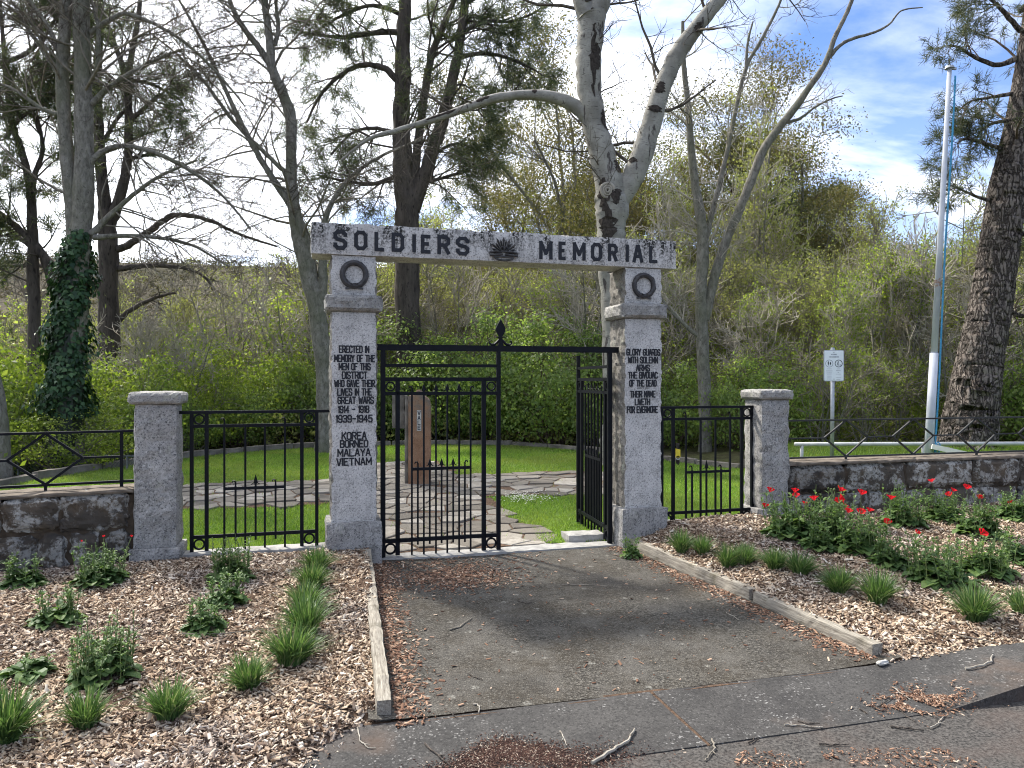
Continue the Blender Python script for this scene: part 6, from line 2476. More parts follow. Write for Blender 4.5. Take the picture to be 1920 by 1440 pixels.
mb.build('ivy_stems', 'conifer_dark', T.root)

# ------------------------------------------------------------------ 3 bare forked tree between ivy tree and arch
T = Hero('bare_tree', 'pale grey leafless tree forking above the ERECTED IN MEMORY pillar', 'tree', 16.0, 63, 606)
a = T.limb([(612, 760, 36), (606, 680, 33), (594, 580, 32), (575, 500, 30), (560, 440, 27), (547, 350, 22), (546, 280, 20), (544, 215, 21), (528, 170, 20), (511, 130, 18), (506, 80, 15), (498, 20, 13), (490, -60, 10), (480, -160, 6)], 11, 6, 0.015, True)
b = T.limb([(512, 132, 14), (490, 95, 12), (462, 60, 11), (438, 20, 9), (420, -40, 7), (400, -130, 4)], 8, 6, 0.02)
c = T.limb([(588, 520, 20), (572, 440, 16), (548, 390, 14), (505, 325, 12), (470, 265, 11), (440, 205, 9), (405, 130, 7), (370, 60, 6), (330, -10, 4)], 8, 6, 0.02)
d = T.limb([(600, 610, 24), (606, 520, 18), (604, 440, 14), (622, 380, 10), (660, 330, 8), (720, 290, 6), (790, 262, 4)], 8, 6, 0.03)
e = T.limb([(545, 330, 9), (500, 290, 8), (440, 230, 7), (380, 150, 6), (330, 100, 4), (280, 60, 3)], 7, 6, 0.03)
f = T.limb([(515, 85, 9), (522, 50, 8), (518, 0, 6), (530, -60, 4)], 7, 6, 0.02)
lim = T.limbs
l1 = T.branch(lim[:1], 16, 0.35, 1.0, 2.2, rmax=0.03, trop=(0, 0, -0.06))
l1 += T.branch(lim[1:], 15, 0.15, 1.0, 2.0, rmax=0.022, trop=(-0.03, 0, -0.10))
l2 = T.branch(l1, 10, 0.15, 1.0, 0.75, rmax=0.011, rmin=0.0075, sides=3, m=5, bag='tw', trop=(0, 0, -0.05))
l3 = T.branch(l2, 5, 0.2, 1.0, 0.40, rmax=0.008, rmin=0.0055, sides=3, m=3, bag='tw', trop=(0, 0, -0.05))
T.finish('bark_grey', 'bark_twig', 'bark_twig_dark')

# ------------------------------------------------------------------ 4 big dark pine behind the arch
T = Hero('pine_tree', 'big dark multi-stemmed pine behind the lintel with drooping needles', 'tree', 20.0, 64, 765)
a = T.limb([(768, 760, 52), (764, 600, 48), (762, 440, 46), (763, 390, 44), (756, 320, 38), (753, 240, 33), (755, 150, 30), (757, 60, 26), (760, -20, 22), (762, -140, 14)], 12, 6, 0.02, True)
b = T.limb([(770, 395, 34), (790, 345, 28), (812, 280, 25), (832, 220, 23), (848, 150, 20), (862, 80, 18), (872, 0, 16), (880, -100, 10)], 10, 6, 0.02)
c = T.limb([(772, 375, 20), (780, 300, 17), (788, 230, 16), (800, 150, 15), (812, 95, 13), (835, 40, 11), (860, -20, 8)], 9, 6, 0.02)
hb = [T.limb(r, 7, 6, 0.03) for r in (
    [(745, 150, 14), (720, 128, 12), (680, 122, 10), (640, 140, 8), (600, 180, 6), (575, 230, 4)],
    [(748, 60, 12), (700, 62, 10), (640, 70, 7), (570, 62, 5)],
    [(760, 30, 10), (700, 10, 8), (640, 30, 6), (590, 60, 4)],
    [(830, 225, 9), (870, 195, 8), (920, 190, 7), (970, 170, 5)],
    [(855, 110, 10), (900, 100, 8), (950, 108, 6), (1000, 130, 4)],
    [(866, 60, 9), (910, 40, 7), (960, 40, 5), (1010, 20, 4)],
    [(742, 250, 9), (700, 240, 7), (660, 250, 5), (620, 290, 4)],
    [(745, 330, 10), (700, 345, 8), (650, 340, 6), (600, 330, 4)],
    [(790, 345, 8), (840, 330, 6), (880, 320, 5)],
    [(800, 300, 8), (850, 270, 6), (900, 280, 4)])]
lim = [T.limbs[i] for i in hb]
l1 = T.branch(lim, 9, 0.15, 1.0, 1.3, rmax=0.03, trop=(0, 0, -0.05), flat=0.4)
l1 += T.branch([T.limbs[a], T.limbs[b], T.limbs[c]], 13, 0.45, 1.0, 2.2, rmax=0.035, trop=(0, 0, -0.03), flat=0.4)
l2 = T.branch(l1, 6, 0.25, 1.0, 0.7, rmax=0.014, rmin=0.006, sides=3, m=4, bag='tw', trop=(0, 0, -0.04))
T.finish('bark_dark', 'bark_dark', 'bark_dark')
P, D = ends(l2, 2)
P2, D2 = ends(l1, 1)
P, D = np.concatenate([P, P2]), np.concatenate([D, D2])
V, Fq = needles(T.g, P, D, 20, 0.30, 0.0075)
T.crown('foliage', V, Fq, 'needle')

# ------------------------------------------------------------------ 5 dark pines beyond the ivy tree
T = Hero('pine_tree', 'dark pine with a low Y-shaped fork beyond the ivy tree', 'tree', 21.0, 65, 200)
a = T.limb([(206, 760, 42), (204, 600, 38), (202, 440, 34), (196, 385, 24), (190, 320, 20), (186, 250, 17), (182, 160, 15), (186, 60, 13), (190, -80, 9)], 10, 6, 0.02, True)
b = T.limb([(205, 420, 24), (222, 380, 20), (236, 320, 17), (242, 250, 15), (241, 180, 13), (246, 110, 11), (258, 40, 9), (270, -60, 6)], 9, 6, 0.02)
c = T.limb([(240, 190, 12), (228, 120, 10), (205, 60, 9), (180, 0, 7)], 8, 6, 0.03)
low = [T.limb(r, 6, 6, 0.04) for r in (
    [(205, 470, 16), (240, 460, 13), (285, 430, 12), (315, 408, 11), (352, 404, 9), (400, 416, 8), (450, 440, 6), (520, 462, 4)],
    [(205, 505, 14), (250, 500, 11), (300, 498, 9), (350, 504, 7), (385, 520, 5), (400, 545, 3)],
    [(200, 520, 14), (160, 500, 13), (115, 500, 12), (70, 470, 11), (30, 440, 9), (-20, 400, 7)],
    [(200, 545, 12), (150, 520, 10), (90, 500, 9), (40, 498, 7), (-20, 505, 5)],
    [(206, 620, 11), (240, 585, 9), (285, 560, 7), (330, 548, 5)])]
hb = [T.limb(r, 6, 6, 0.03) for r in ([(240, 230, 8), (275, 200, 7), (300, 175, 5)], [(186, 280, 8), (215, 230, 7), (236, 205, 5)], [(244, 150, 8), (290, 160, 6), (340, 190, 4)], [(190, 300, 8), (150, 250, 6), (100, 180, 5)], [(235, 300, 7), (290, 290, 6), (350, 310, 4)])]
lowset = set(low)
l1 = T.branch([T.limbs[i] for i in range(1, len(T.limbs)) if i not in lowset], 9, 0.2, 1.0, 1.4, rmax=0.03, trop=(0, 0, 0.0), flat=0.3)
l1 += T.branch(T.limbs[:1], 11, 0.5, 1.0, 1.8, rmax=0.03, flat=0.3)
ld = T.branch([T.limbs[i] for i in low], 7, 0.2, 1.0, 0.9, rmax=0.016, rmin=0.010, trop=(0, 0, -0.06))
ld = T.branch(ld, 3, 0.2, 1.0, 0.4, rmax=0.010, rmin=0.008, sides=3, m=4, bag='tw')
l2 = T.branch(l1, 6, 0.25, 1.0, 0.7, rmax=0.012, rmin=0.006, sides=3, m=4, bag='tw')
T.finish('bark_dark', 'bark_dark', 'bark_dark')
P, D = ends(l2, 2)
V, Fq = needles(T.g, P, D, 18, 0.30, 0.0075)
T.crown('foliage', V, Fq, 'needle')

T = Hero('pine_tree', 'dark bushy pine over the turning wall, standing outside the ivy tree', 'tree', 17.0, 66, 60)
a = T.limb([(66, 760, 24), (64, 600, 22), (62, 480, 20), (60, 400, 17), (55, 340, 15), (40, 280, 12), (20, 220, 10), (10, 120, 8), (0, 0, 6)], 9, 6, 0.02, True)
b = T.limb([(100, 540, 16), (85, 490, 17), (62, 455, 16), (30, 425, 13), (-20, 385, 10), (-60, 350, 8)], 8, 6, 0.02)
c = T.limb([(60, 380, 12), (64, 330, 10), (80, 280, 8), (70, 220, 6)], 7, 6, 0.02)
d = T.limb([(10, 260, 9), (40, 220, 8), (90, 190, 6), (110, 160, 4)], 7, 6, 0.02)
e = T.limb([(0, 120, 9), (50, 100, 8), (90, 60, 6), (110, 20, 4)], 7, 6, 0.02)
l1 = T.branch(T.limbs, 14, 0.25, 1.0, 1.3, rmax=0.022, flat=0.2)
l2 = T.branch(l1, 6, 0.25, 1.0, 0.55, rmax=0.010, rmin=0.005, sides=3, m=4, bag='tw')
T.finish('bark_dark', 'bark_dark', 'bark_dark')
P, D = ends(l2, 2)
V, Fq = needles(T.g, P, D, 26, 0.26, 0.008)
T.crown('foliage', V, Fq, 'needle')

# ------------------------------------------------------------------ 6 leaning bare trees between arch and pier
T = Hero('bare_tree', 'pale leafless tree with a long stem leaning over the short pier by the poppies', 'tree', 16.0, 67, 1322)
a = T.limb([(1322, 842, 26), (1322, 760, 24), (1318, 660, 23), (1314, 560, 22), (1318, 480, 22), (1316, 420, 20), (1304, 350, 16), (1296, 280, 14), (1290, 200, 11), (1282, 120, 9), (1280, 40, 6)], 10, 6, 0.015, True)
b = T.limb([(1322, 600, 18), (1340, 520, 18), (1362, 450, 18), (1388, 390, 17), (1412, 330, 17), (1432, 280, 16), (1462, 238, 15), (1492, 200, 14), (1520, 160, 12), (1548, 118, 11), (1565, 70, 9), (1585, 30, 8), (1600, -10, 7), (1610, -70, 4)], 9, 6, 0.012)
c = T.limb([(1552, 112, 8), (1575, 85, 7), (1600, 72, 6), (1640, 60, 5), (1668, 45, 4), (1690, 20, 3), (1730, 14, 2)], 7, 6, 0.03)
d = T.limb([(1318, 470, 12), (1340, 380, 10), (1362, 290, 9), (1385, 180, 8), (1402, 120, 7), (1430, 70, 6), (1460, 10, 5), (1478, -40, 4)], 8, 6, 0.02)
e = T.limb([(1466, 232, 7), (1500, 222, 6), (1530, 200, 4), (1560, 185, 3), (1580, 180, 2)], 6, 6, 0.03)
f = T.limb([(1398, 135, 6), (1402, 80, 5), (1412, 40, 3)], 6, 6, 0.02)
h = T.limb([(1320, 640, 10), (1275, 600, 7), (1240, 560, 5), (1210, 500, 4)], 6, 6, 0.03)
l1 = T.branch([T.limbs[a]], 16, 0.35, 1.0, 1.5, rmax=0.025, trop=(0, 0, 0.04))
l1 += T.branch([T.limbs[d], T.limbs[h]], 9, 0.2, 1.0, 1.1, rmax=0.02, trop=(0, 0, 0.05))
l1 += T.branch([T.limbs[b]], 7, 0.08, 0.55, 0.9, rmax=0.016, trop=(0, 0, 0.05))
l2 = T.branch(l1, 7, 0.15, 1.0, 0.7, rmax=0.010, rmin=0.007, sides=3, m=4, bag='tw', trop=(0, 0, 0.04))
l3 = T.branch(l2, 4, 0.2, 1.0, 0.32, rmax=0.008, rmin=0.0055, sides=3, m=3, bag='tw')
T.finish('bark_grey', 'bark_twig_pale', 'bark_twig_pale')
bigtwig = l2

# ------------------------------------------------------------------ 7 big plated pine beyond the poppy bed
T = Hero('pine_tree', 'massive leaning pine trunk with deeply plated brown bark beyond the flagpole', 'tree', 14.0, 68, 1812)
rows = [(1812, 850, 99), (1818, 800, 92), (1826, 740, 83), (1840, 660, 74), (1856, 580, 69), (1868, 500, 65), (1878, 430, 63), (1890, 350, 60), (1900, 300, 55), (1912, 220, 44), (1926, 120, 37), (1938, 20, 32), (1945, -120, 23), (1950, -300, 11)]
a = T.limb(rows, 64, 26, 0.004, True, furrow=0.055)
hb = [T.limb(r, 7, 6, 0.03) for r in (
    [(1905, 110, 12), (1870, 122, 9), (1830, 108, 7), (1800, 90, 5), (1780, 85, 3)],
    [(1915, 60, 10), (1880, 20, 8), (1860, 0, 6), (1840, -10, 4)],
    [(1905, 175, 9), (1860, 182, 6), (1820, 190, 4), (1800, 205, 3)],
    [(1895, 225, 8), (1860, 232, 6), (1840, 245, 4)],
    [(1880, 280, 9), (1850, 270, 7), (1810, 260, 5), (1795, 270, 3)],
    [(1872, 375, 8), (1840, 372, 6), (1800, 355, 4), (1775, 345, 3)],
    [(1915, 20, 10), (1960, -20, 8), (2020, -30, 5)],
    [(1890, 430, 10), (1925, 440, 9), (1970, 455, 6)],
    [(1870, 560, 10), (1905, 590, 9), (1960, 590, 6)])]
lim = [T.limbs[i] for i in hb]
l1 = T.branch(lim, 9, 0.3, 1.0, 0.7, rmax=0.014, trop=(0, 0, 0.02))
l1 += T.branch([T.limbs[a]], 12, 0.62, 1.0, 1.8, rmax=0.03)
l2 = T.branch(l1, 6, 0.3, 1.0, 0.32, rmax=0.008, rmin=0.006, sides=3, m=4, bag='tw')
# bare suckers spraying up in front of the foot
l4 = T.branch([tuple(x[:, :24] for x in T.limbs[a])], 60, 0.05, 0.9, 1.0, ang=0.75, rr=0.02, rmax=0.006, rmin=0.005, sides=3, m=5, bag='tw', trop=(0, 0, 0.03))
T.finish('bark_plated', 'bark_brown', 'bark_twig')
P, D = ends(l2, 2)
V, Fq = needles(T.g, P, D, 14, 0.15, 0.005)
T.crown('foliage', V, Fq, 'needle_pale')

# stout bare trunk at the very edge of the shrubs by the turning wall
T = Hero('bare_tree', 'smooth grey trunk among yellow-green shrubs beyond the turning wall', 'tree', 11.8, 69, -18)
T.limb([(0, 830, 34), (-8, 760, 34), (-22, 680, 32), (-40, 560, 30), (-60, 400, 24), (-70, 200, 18), (-90, 0, 10)], 12, 6, 0.01, True)
l1 = T.branch(T.limbs, 8, 0.5, 1.0, 1.3, rmax=0.02)
l2 = T.branch(l1, 6, 0.2, 1.0, 0.6, rmax=0.008, rmin=0.006, sides=3, m=4, bag='tw')
T.finish('bark_grey', 'bark_twig', 'bark_twig')


# ================================================================== repeated trees and shrubs
def proto_shrub(seed, rx, ry, h, nclump, per, size, leaf, twig, jit=0.16, base=0.15, up=0.5, aspect=0.6, nst=26):
    """returns [(part, mesh)]: stems and a crown of leaf clumps with gaps"""
    g = np.random.default_rng(seed)
    th = g.random(nclump) * 2 * np.pi
    q = 0.72 + 0.30 * g.random(nclump)
    v = g.random(nclump)
    prof = np.sin(np.pi * np.clip(0.18 + 0.80 * v, 0, 1)) ** 0.6
    lump = 1 + 0.22 * np.sin(3 * th + seed) * np.sin(5 * v + seed * 2)
    Cn = np.stack([rx * q * np.cos(th) * prof * lump, ry * q * np.sin(th) * prof * lump, h * (base + (1 - base) * v) * (0.86 + 0.20 * np.sin(2.3 * th + seed))], 1)
    P = np.repeat(Cn, per, 0)
    sc = np.repeat(0.6 + 0.9 * g.random(nclump), per)[:, None]
    P = P + g.normal(0, 1, P.shape) * jit * sc * np.array([[1.3, 1.3, 0.65]])
    fac = unit(P - np.array([[0, 0, 0.30 * h]])) + 0.8 * unit(P - np.repeat(Cn, per, 0) + 1e-6)
    V, Fq = leafcloud(g, P, size, 0.02, 0.15, aspect, out=fac)
    me = mesh_np('crown', V, Fq)
    me.materials.append(M[leaf])
    bag = Bag()
    k = g.choice(nclump, nst, replace=False)
    P0 = np.stack([g.normal(0, rx * 0.10, nst), g.normal(0, ry * 0.10, nst), np.full(nst, -0.3)], 1)
    tt = np.linspace(0, 1, 6)[None, :, None]
    pts = P0[:, None] * (1 - tt) + Cn[k][:, None] * tt + g.normal(0, 0.04, (nst, 6, 3))
    pts[:, :, 2] += 0.25 * h * np.sin(np.pi * tt[:, :, 0]) * 0.3
    rad = np.linspace(1, 0.25, 6)[None] * (0.018 + 0.018 * g.random(nst))[:, None]
    bag.add(*tubes_np(pts, rad, 4))
    d = np.empty_like(pts)
    d[:, 1:] = unit(pts[:, 1:] - pts[:, :-1]); d[:, 0] = d[:, 1]
    P_, D_, r_, t_, _ = spawn(g, pts, rad, d, 5, 0.3, 1.0, 0.7, 0.3)
    p2, r2, d2 = grow(g, P_, D_, 0.28 * h * (0.6 + 0.7 * g.random(len(P_))), np.clip(r_ * .5, .007, .012), np.full(len(P_), .006), 4, 0.2, (0, 0, .05))
    bag.add(*tubes_np(p2, r2, 3))
    return [('stems', bag.mesh('stems', twig, False)), ('crown', me)]


def proto_bare(seed, h, spread, leaf=None, twig='bark_twig', trunk='bark_grey', n1=15, n2=6, n3=3, lsize=0.06, leaves=0, r=0.10, stems=1, per=3):
    g = np.random.default_rng(seed)
    tb, bb = Bag(), Bag()
    P = np.stack([g.normal(0, 0.12 * (stems > 1), stems), g.normal(0, 0.12 * (stems > 1), stems), np.full(stems, -0.4)], 1)
    D = np.stack([g.normal(0, 0.10 + 0.12 * (stems > 1), stems), g.normal(0, 0.10 + 0.12 * (stems > 1), stems), np.ones(stems)], 1)
    p0, r0, d0 = grow(g, P, D, np.full(stems, h), np.full(stems, r), np.full(stems, r * .15), 12, 0.07, (0, 0, 0.03))
    tb.add(*tubes_np(p0, r0, 8))
    P_, D_, r_, t_, _ = spawn(g, p0, r0, d0, n1, 0.22, 0.98, 0.75, 0.25)
    p1, r1, d1 = grow(g, P_, D_, spread * (1.15 - 0.75 * t_) * (0.6 + 0.6 * g.random(len(P_))), np.clip(r_ * .6, .018, .06), np.full(len(P_), .013), 7, 0.14, (0, 0, 0.07))
    bb.add(*tubes_np(p1, r1, 4))
    P_, D_, r_, t_, _ = spawn(g, p1, r1, d1, n2, 0.15, 1.0, 0.7, 0.25)
    p2, r2, d2 = grow(g, P_, D_, spread * 0.42 * (0.5 + 0.7 * g.random(len(P_))), np.clip(r_ * .55, .013, .022), np.full(len(P_), .010), 5, 0.17, (0, 0, 0.05))
    bb.add(*tubes_np(p2, r2, 3))
    P_, D_, r_, t_, _ = spawn(g, p2, r2, d2, n3, 0.2, 1.0, 0.65, 0.25)
    p3, r3, d3 = grow(g, P_, D_, spread * 0.2 * (0.5 + 0.7 * g.random(len(P_))), np.full(len(P_), .011), np.full(len(P_), .008), 3, 0.17, (0, 0, 0.03))
    bb.add(*tubes_np(p3, r3, 3))
    out = [('trunk', tb.mesh('trunk', trunk)), ('twigs', bb.mesh('twigs', twig, False))]
    if leaf:
        tips = np.concatenate([p3[:, -1], p3[:, 1], p2[:, -1]])
        k = g.choice(len(tips), min(len(tips), leaves), replace=False)
        V, Fq = leafcloud(g, tips[k], lsize, 0.09, 0.15, 0.6, per=per)
        me = mesh_np('crown', V, Fq); me.materials.append(M[leaf])
        out.append(('crown', me))
    return out


def proto_gum(seed, h, spread, leaf, n1=9, nl=16, size=0.16, trunk='bark_grey', flatten=0.5, r=0.22):
    """eucalypt: bare forking limbs carrying flattened billows of leaves at their ends"""
    g = np.random.default_rng(seed)
    tb = Bag()
    p0, r0, d0 = grow(g, np.array([[0, 0, -0.5]]), np.array([[g.normal(0, .1), g.normal(0, .1), 1.0]]), np.array([h * 0.72]), np.array([r]), np.array([r * .4]), 10, 0.06, (0, 0, .03))
    tb.add(*tubes_np(p0, r0, 9))
    P_, D_, r_, t_, _ = spawn(g, p0, r0, d0, n1, 0.38, 1.0, 0.75, 0.22)
    p1, r1, d1 = grow(g, P_, D_, spread * (1.2 - 0.45 * t_) * (0.75 + 0.4 * g.random(n1)), np.clip(r_ * .55, .03, .13), np.full(n1, .03), 8, 0.10, (0, 0, 0.09))
    tb.add(*tubes_np(p1, r1, 6))
    P_, D_, r_, t_, _ = spawn(g, p1, r1, d1, 7, 0.35, 1.0, 0.6, 0.25)
    p2, r2, d2 = grow(g, P_, D_, spread * 0.38 * (0.6 + 0.6 * g.random(len(P_))), np.clip(r_ * .5, .012, .04), np.full(len(P_), .010), 6, 0.14, (0, 0, 0.08))
    tb.add(*tubes_np(p2, r2, 4))
    P_, D_, r_, t_, _ = spawn(g, p2, r2, d2, 4, 0.45, 1.0, 0.6, 0.3)
    p3, r3, d3 = grow(g, P_, D_, spread * 0.15 * (0.6 + 0.6 * g.random(len(P_))), np.full(len(P_), .010), np.full(len(P_), .006), 3, 0.2, (0, 0, 0.08))
    tb.add(*tubes_np(p3, r3, 3))
    tips = np.concatenate([p3[:, -1], p2[:, -1]])
    P = np.repeat(tips, nl, 0)
    P = P + g.normal(0, 1, P.shape) * np.array([[spread * .066, spread * .066, spread * .066 * flatten]])
    V, Fq = leafcloud(g, P, size, 0.02, 0.2, 0.42)
    me = mesh_np('crown', V, Fq); me.materials.append(M[leaf])
    return [('trunk', tb.mesh('trunk', trunk)), ('crown', me)]


def proto_conifer(seed, h, rad, leaf):
    g = np.random.default_rng(seed)
    tb = Bag()
    p0, r0, d0 = grow(g, np.array([[0, 0, -0.4]]), np.array([[0, 0, 1.0]]), np.array([h + .4]), np.array([.16]), np.array([.02]), 10, 0.02)
    tb.add(*tubes_np(p0, r0, 7))
    n = 150
    P_, D_, r_, t_, _ = spawn(g, p0, r0, d0, n, 0.08, 0.98, 1.35, 0.15)
    p1, r1, d1 = grow(g, P_, D_, rad * (1.1 - t_) * (0.7 + 0.5 * g.random(n)) + 0.15, np.full(n, .018), np.full(n, .006), 6, 0.08, (0, 0, -0.04))
    tb.add(*tubes_np(p1, r1, 3))
    P = p1[:, 1:].reshape(-1, 3); D = d1[:, 1:].reshape(-1, 3)
    V, Fq = needles(g, np.repeat(P, 2, 0), np.repeat(D, 2, 0), 9, 0.20, 0.010)
    me = mesh_np('crown', V, Fq); me.materials.append(M[leaf])
    return [('trunk', tb.mesh('trunk', 'bark_dark')), ('crown', me)]


def place(proto, name, label, cat, group, x, Y, sc=1.0, rz=0.0, szz=None, dz=0.0, px=True):
    X = (x - 960) / F * Y if px else x
    r = thing(name, label, cat, (X, Y, H(X, Y) + dz), rz, group)
    for nm, me in proto:
        o = link(nm, me, None, r)
        o.scale = (sc, sc, szz or sc)
        if nm in ('twigs', 'stems'): o['kind'] = 'stuff'
    return r


VA = {
    'spring1': proto_shrub(201, 1.8, 1.6, 2.2, 120, 46, 0.085, 'leaf_spring', 'bark_twig'),
    'spring2': proto_shrub(202, 1.7, 1.6, 2.9, 80, 44, 0.080, 'leaf_spring', 'bark_twig_pale', jit=0.24, nst=24),
    'green1': proto_shrub(203, 1.9, 1.5, 2.9, 190, 62, 0.085, 'leaf_green', 'bark_brown'),
    'green2': proto_shrub(204, 1.6, 1.5, 2.2, 150, 60, 0.080, 'leaf_green', 'bark_brown'),
    'olive1': proto_shrub(205, 1.9, 1.7, 3.4, 120, 40, 0.075, 'leaf_olive', 'bark_twig_pale', jit=0.24, nst=24),
    'olive2': proto_shrub(206, 1.6, 1.6, 4.2, 120, 38, 0.075, 'leaf_olive', 'bark_twig', jit=0.26, nst=24),
    'bare1': proto_bare(211, 6.5, 2.3, twig='bark_twig_pale'),
    'bare2': proto_bare(212, 8.0, 2.6, twig='bark_twig', n1=17),
    'bare3': proto_bare(213, 5.0, 2.0, twig='bark_twig_pale', stems=5, n1=8, r=0.06),
    'sap1': proto_bare(221, 5.2, 1.6, 'leaf_spring', 'bark_twig_pale', n1=14, n2=5, n3=4, leaves=900, lsize=0.075, r=0.05, stems=2),
    'sap2': proto_bare(222, 6.4, 1.9, 'leaf_spring', 'bark_twig', n1=16, n2=5, n3=4, leaves=700, lsize=0.07, r=0.06),
    'sap3': proto_bare(223, 4.0, 1.5, 'leaf_spring', 'bark_twig', n1=6, n2=5, n3=4, leaves=900, lsize=0.07, r=0.035, stems=5),
    'gum1': proto_gum(231, 11, 4.6, 'leaf_gum', n1=11, nl=120, size=0.075),
    'gum2': proto_gum(232, 9.5, 4.2, 'leaf_gum', n1=9, nl=140, size=0.075),
    'gum3': proto_gum(233, 12, 4.0, 'leaf_gumdark', n1=10, nl=110, size=0.075, trunk='bark_brown'),
    'haze1': proto_bare(225, 9.0, 2.8, 'leaf_haze', 'bark_twig_pale', n1=20, n2=7, n3=5, leaves=5200, lsize=0.075, r=0.10, per=7),
    'haze2': proto_bare(226, 7.5, 2.6, 'leaf_haze', 'bark_twig', n1=9, n2=7, n3=5, leaves=5200, lsize=0.072, r=0.06, stems=3, per=5),
    'con': proto_conifer(241, 6.0, 1.6, 'conifer_dark'),
}
vr = random.Random(77)


MARKS = [(-60, 'the smooth grey trunk'), (60, 'the bushy dark pine'), (140, 'the ivy tree'), (205, 'the Y-forked pine'), (295, 'the turning wall pier'), (455, 'the small black conifer'), (600, 'the pale forked tree'), (690, 'the ERECTED IN MEMORY pillar'), (765, 'the big dark pine'), (830, 'the stele'), (938, 'the gate finial'),
         (1095, 'the open gate leaf'), (1155, 'the poplar'), (1215, 'the GLORY GUARDS pillar'), (1325, 'the leaning bare tree'), (1455, 'the poppy bed pier'), (1563, 'the notice sign'), (1650, 'the diamond railing'), (1745, 'the flagpole'), (1830, 'the massive pine trunk'), (1940, 'the kerb end of the wall')]


def many(kind, name, label, cat, group, spots):
    for (x, Y, sc, *rest) in spots:
        mark = min(MARKS, key=lambda m: abs(m[0] - x))[1]
        how = 'close behind' if Y < 18.3 else 'behind' if Y < 22.6 else 'well behind' if Y < 29 else 'far behind'
        lab = f'{label} {how} {mark}'
        place(VA[kind], name, lab, cat, group, x, Y, sc, vr.uniform(0, 6.28), sc * vr.uniform(0.78, 1.25), rest[0] if rest else 0.0)


# shrubs round the back of the lawn
many('green1', 'shrub', 'dense dark-green shrub', 'shrub', 'dark-green shrubs behind the lawn', [(830, 19.6, 0.98), (930, 19.4, 0.95), (1050, 18.4, 1.05), (720, 19.8, 1.0), (1130, 17.8, 0.85)])
many('green2', 'shrub', 'low green shrub', 'shrub', 'low green shrubs along the lawn edging', [(640, 19.2, 0.85), (985, 20.5, 1.1), (1255, 17.2, 0.75), (1420, 16.0, 0.75), (770, 19.6, 0.8), (540, 18.6, 0.75), (440, 17.6, 0.7), (1190, 18, 0.8)])
many('spring1', 'shrub', 'dense yellow-green spring shrub', 'shrub', 'yellow-green shrubs beyond the turning wall', [(20, 13.8, 0.9), (240, 15.6, 0.85), (345, 16.6, 0.75), (470, 18.4, 0.95), (585, 19.4, 0.8), (85, 15.6, 1.0), (-80, 13.4, 1.1), (400, 20.6, 1.05), (290, 19.5, 1.1), (130, 13.0, 0.55)])
many('spring2', 'shrub', 'tall loose yellow-green shrub', 'shrub', 'loose yellow-green shrubs', [(1560, 17.2, 0.62), (1650, 17.8, 0.7), (1450, 18.6, 0.7), (1730, 17.6, 0.6), (1360, 19.4, 0.75), (1270, 18.8, 0.6), (1600, 20, 0.9), (160, 19, 1.1), (520, 21, 1.15), (30, 18.0, 1.2), (370, 18.2, 0.9), (640, 21.5, 1.2), (230, 22, 1.2), (780, 23.5, 1.4), (1150, 21, 1.2)])
many('green2', 'shrub', 'low shrub by the wire fence', 'shrub', 'low dark shrubs behind the wire fence', [(30, 14.0, 0.72), (180, 14.6, 0.70), (300, 15.4, 0.62), (-60, 13.8, 0.8)])
# twiggy olive middle ground
many('olive1', 'shrub', 'grey-olive twiggy shrub', 'shrub', 'grey-olive shrubs on the creek bank',
     [(-20, 24, 1.1), (110, 26, 1.2), (260, 25, 1.15), (390, 27, 1.2), (520, 26, 1.2), (640, 25, 1.25), (760, 28, 1.3), (880, 27, 1.2), (1000, 27, 1.3), (1090, 24, 1.2), (1220, 22, 1.1), (1300, 24, 1.2), (1400, 22, 1.1), (1520, 24, 1.2), (1640, 22, 1.15), (1760, 24, 1.25), (1880, 22, 1.2), (1990, 22, 1.2)])
many('olive2', 'shrub', 'tall thin-leaved olive shrub', 'shrub', 'tall olive shrubs down the bank',
     [(40, 33, 1.4), (200, 36, 1.5), (330, 34, 1.4), (470, 38, 1.5), (600, 34, 1.4), (720, 36, 1.5), (850, 37, 1.5), (960, 34, 1.4), (1080, 36, 1.5), (1190, 32, 1.4), (1310, 34, 1.4), (1430, 31, 1.3), (1560, 34, 1.45), (1690, 33, 1.4), (1810, 35, 1.5), (1930, 32, 1.4), (900, 46, 1.9), (1050, 50, 2), (700, 48, 1.9), (500, 52, 1.9), (350, 50, 1.9), (150, 50, 1.9), (1250, 48, 1.9), (1450, 50, 1.9), (1700, 50, 1.9), (1850, 52, 2.0), (0, 46, 1.9)])
many('bare1', 'bare_tree', 'slender pale leafless tree', 'tree', 'slender pale leafless trees',
     [(330, 24, 0.85), (860, 25, 0.85), (1100, 20, 0.80), (1260, 21, 0.95), (1380, 24, 1.0), (1480, 21, 0.8), (1740, 19, 0.7), (700, 30, 1.0), (450, 30, 1.0), (1010, 30, 0.95)])
many('bare2', 'bare_tree', 'dark twiggy leafless tree', 'tree', 'dark twiggy leafless trees',
     [(260, 30, 1.0), (560, 34, 1.1), (90, 27, 0.95), (1450, 27, 1.1), (1340, 29, 1.15), (1580, 26, 0.95), (1230, 31, 1.1), (650, 26, 0.9), (400, 38, 1.2), (1510, 36, 1.2)])
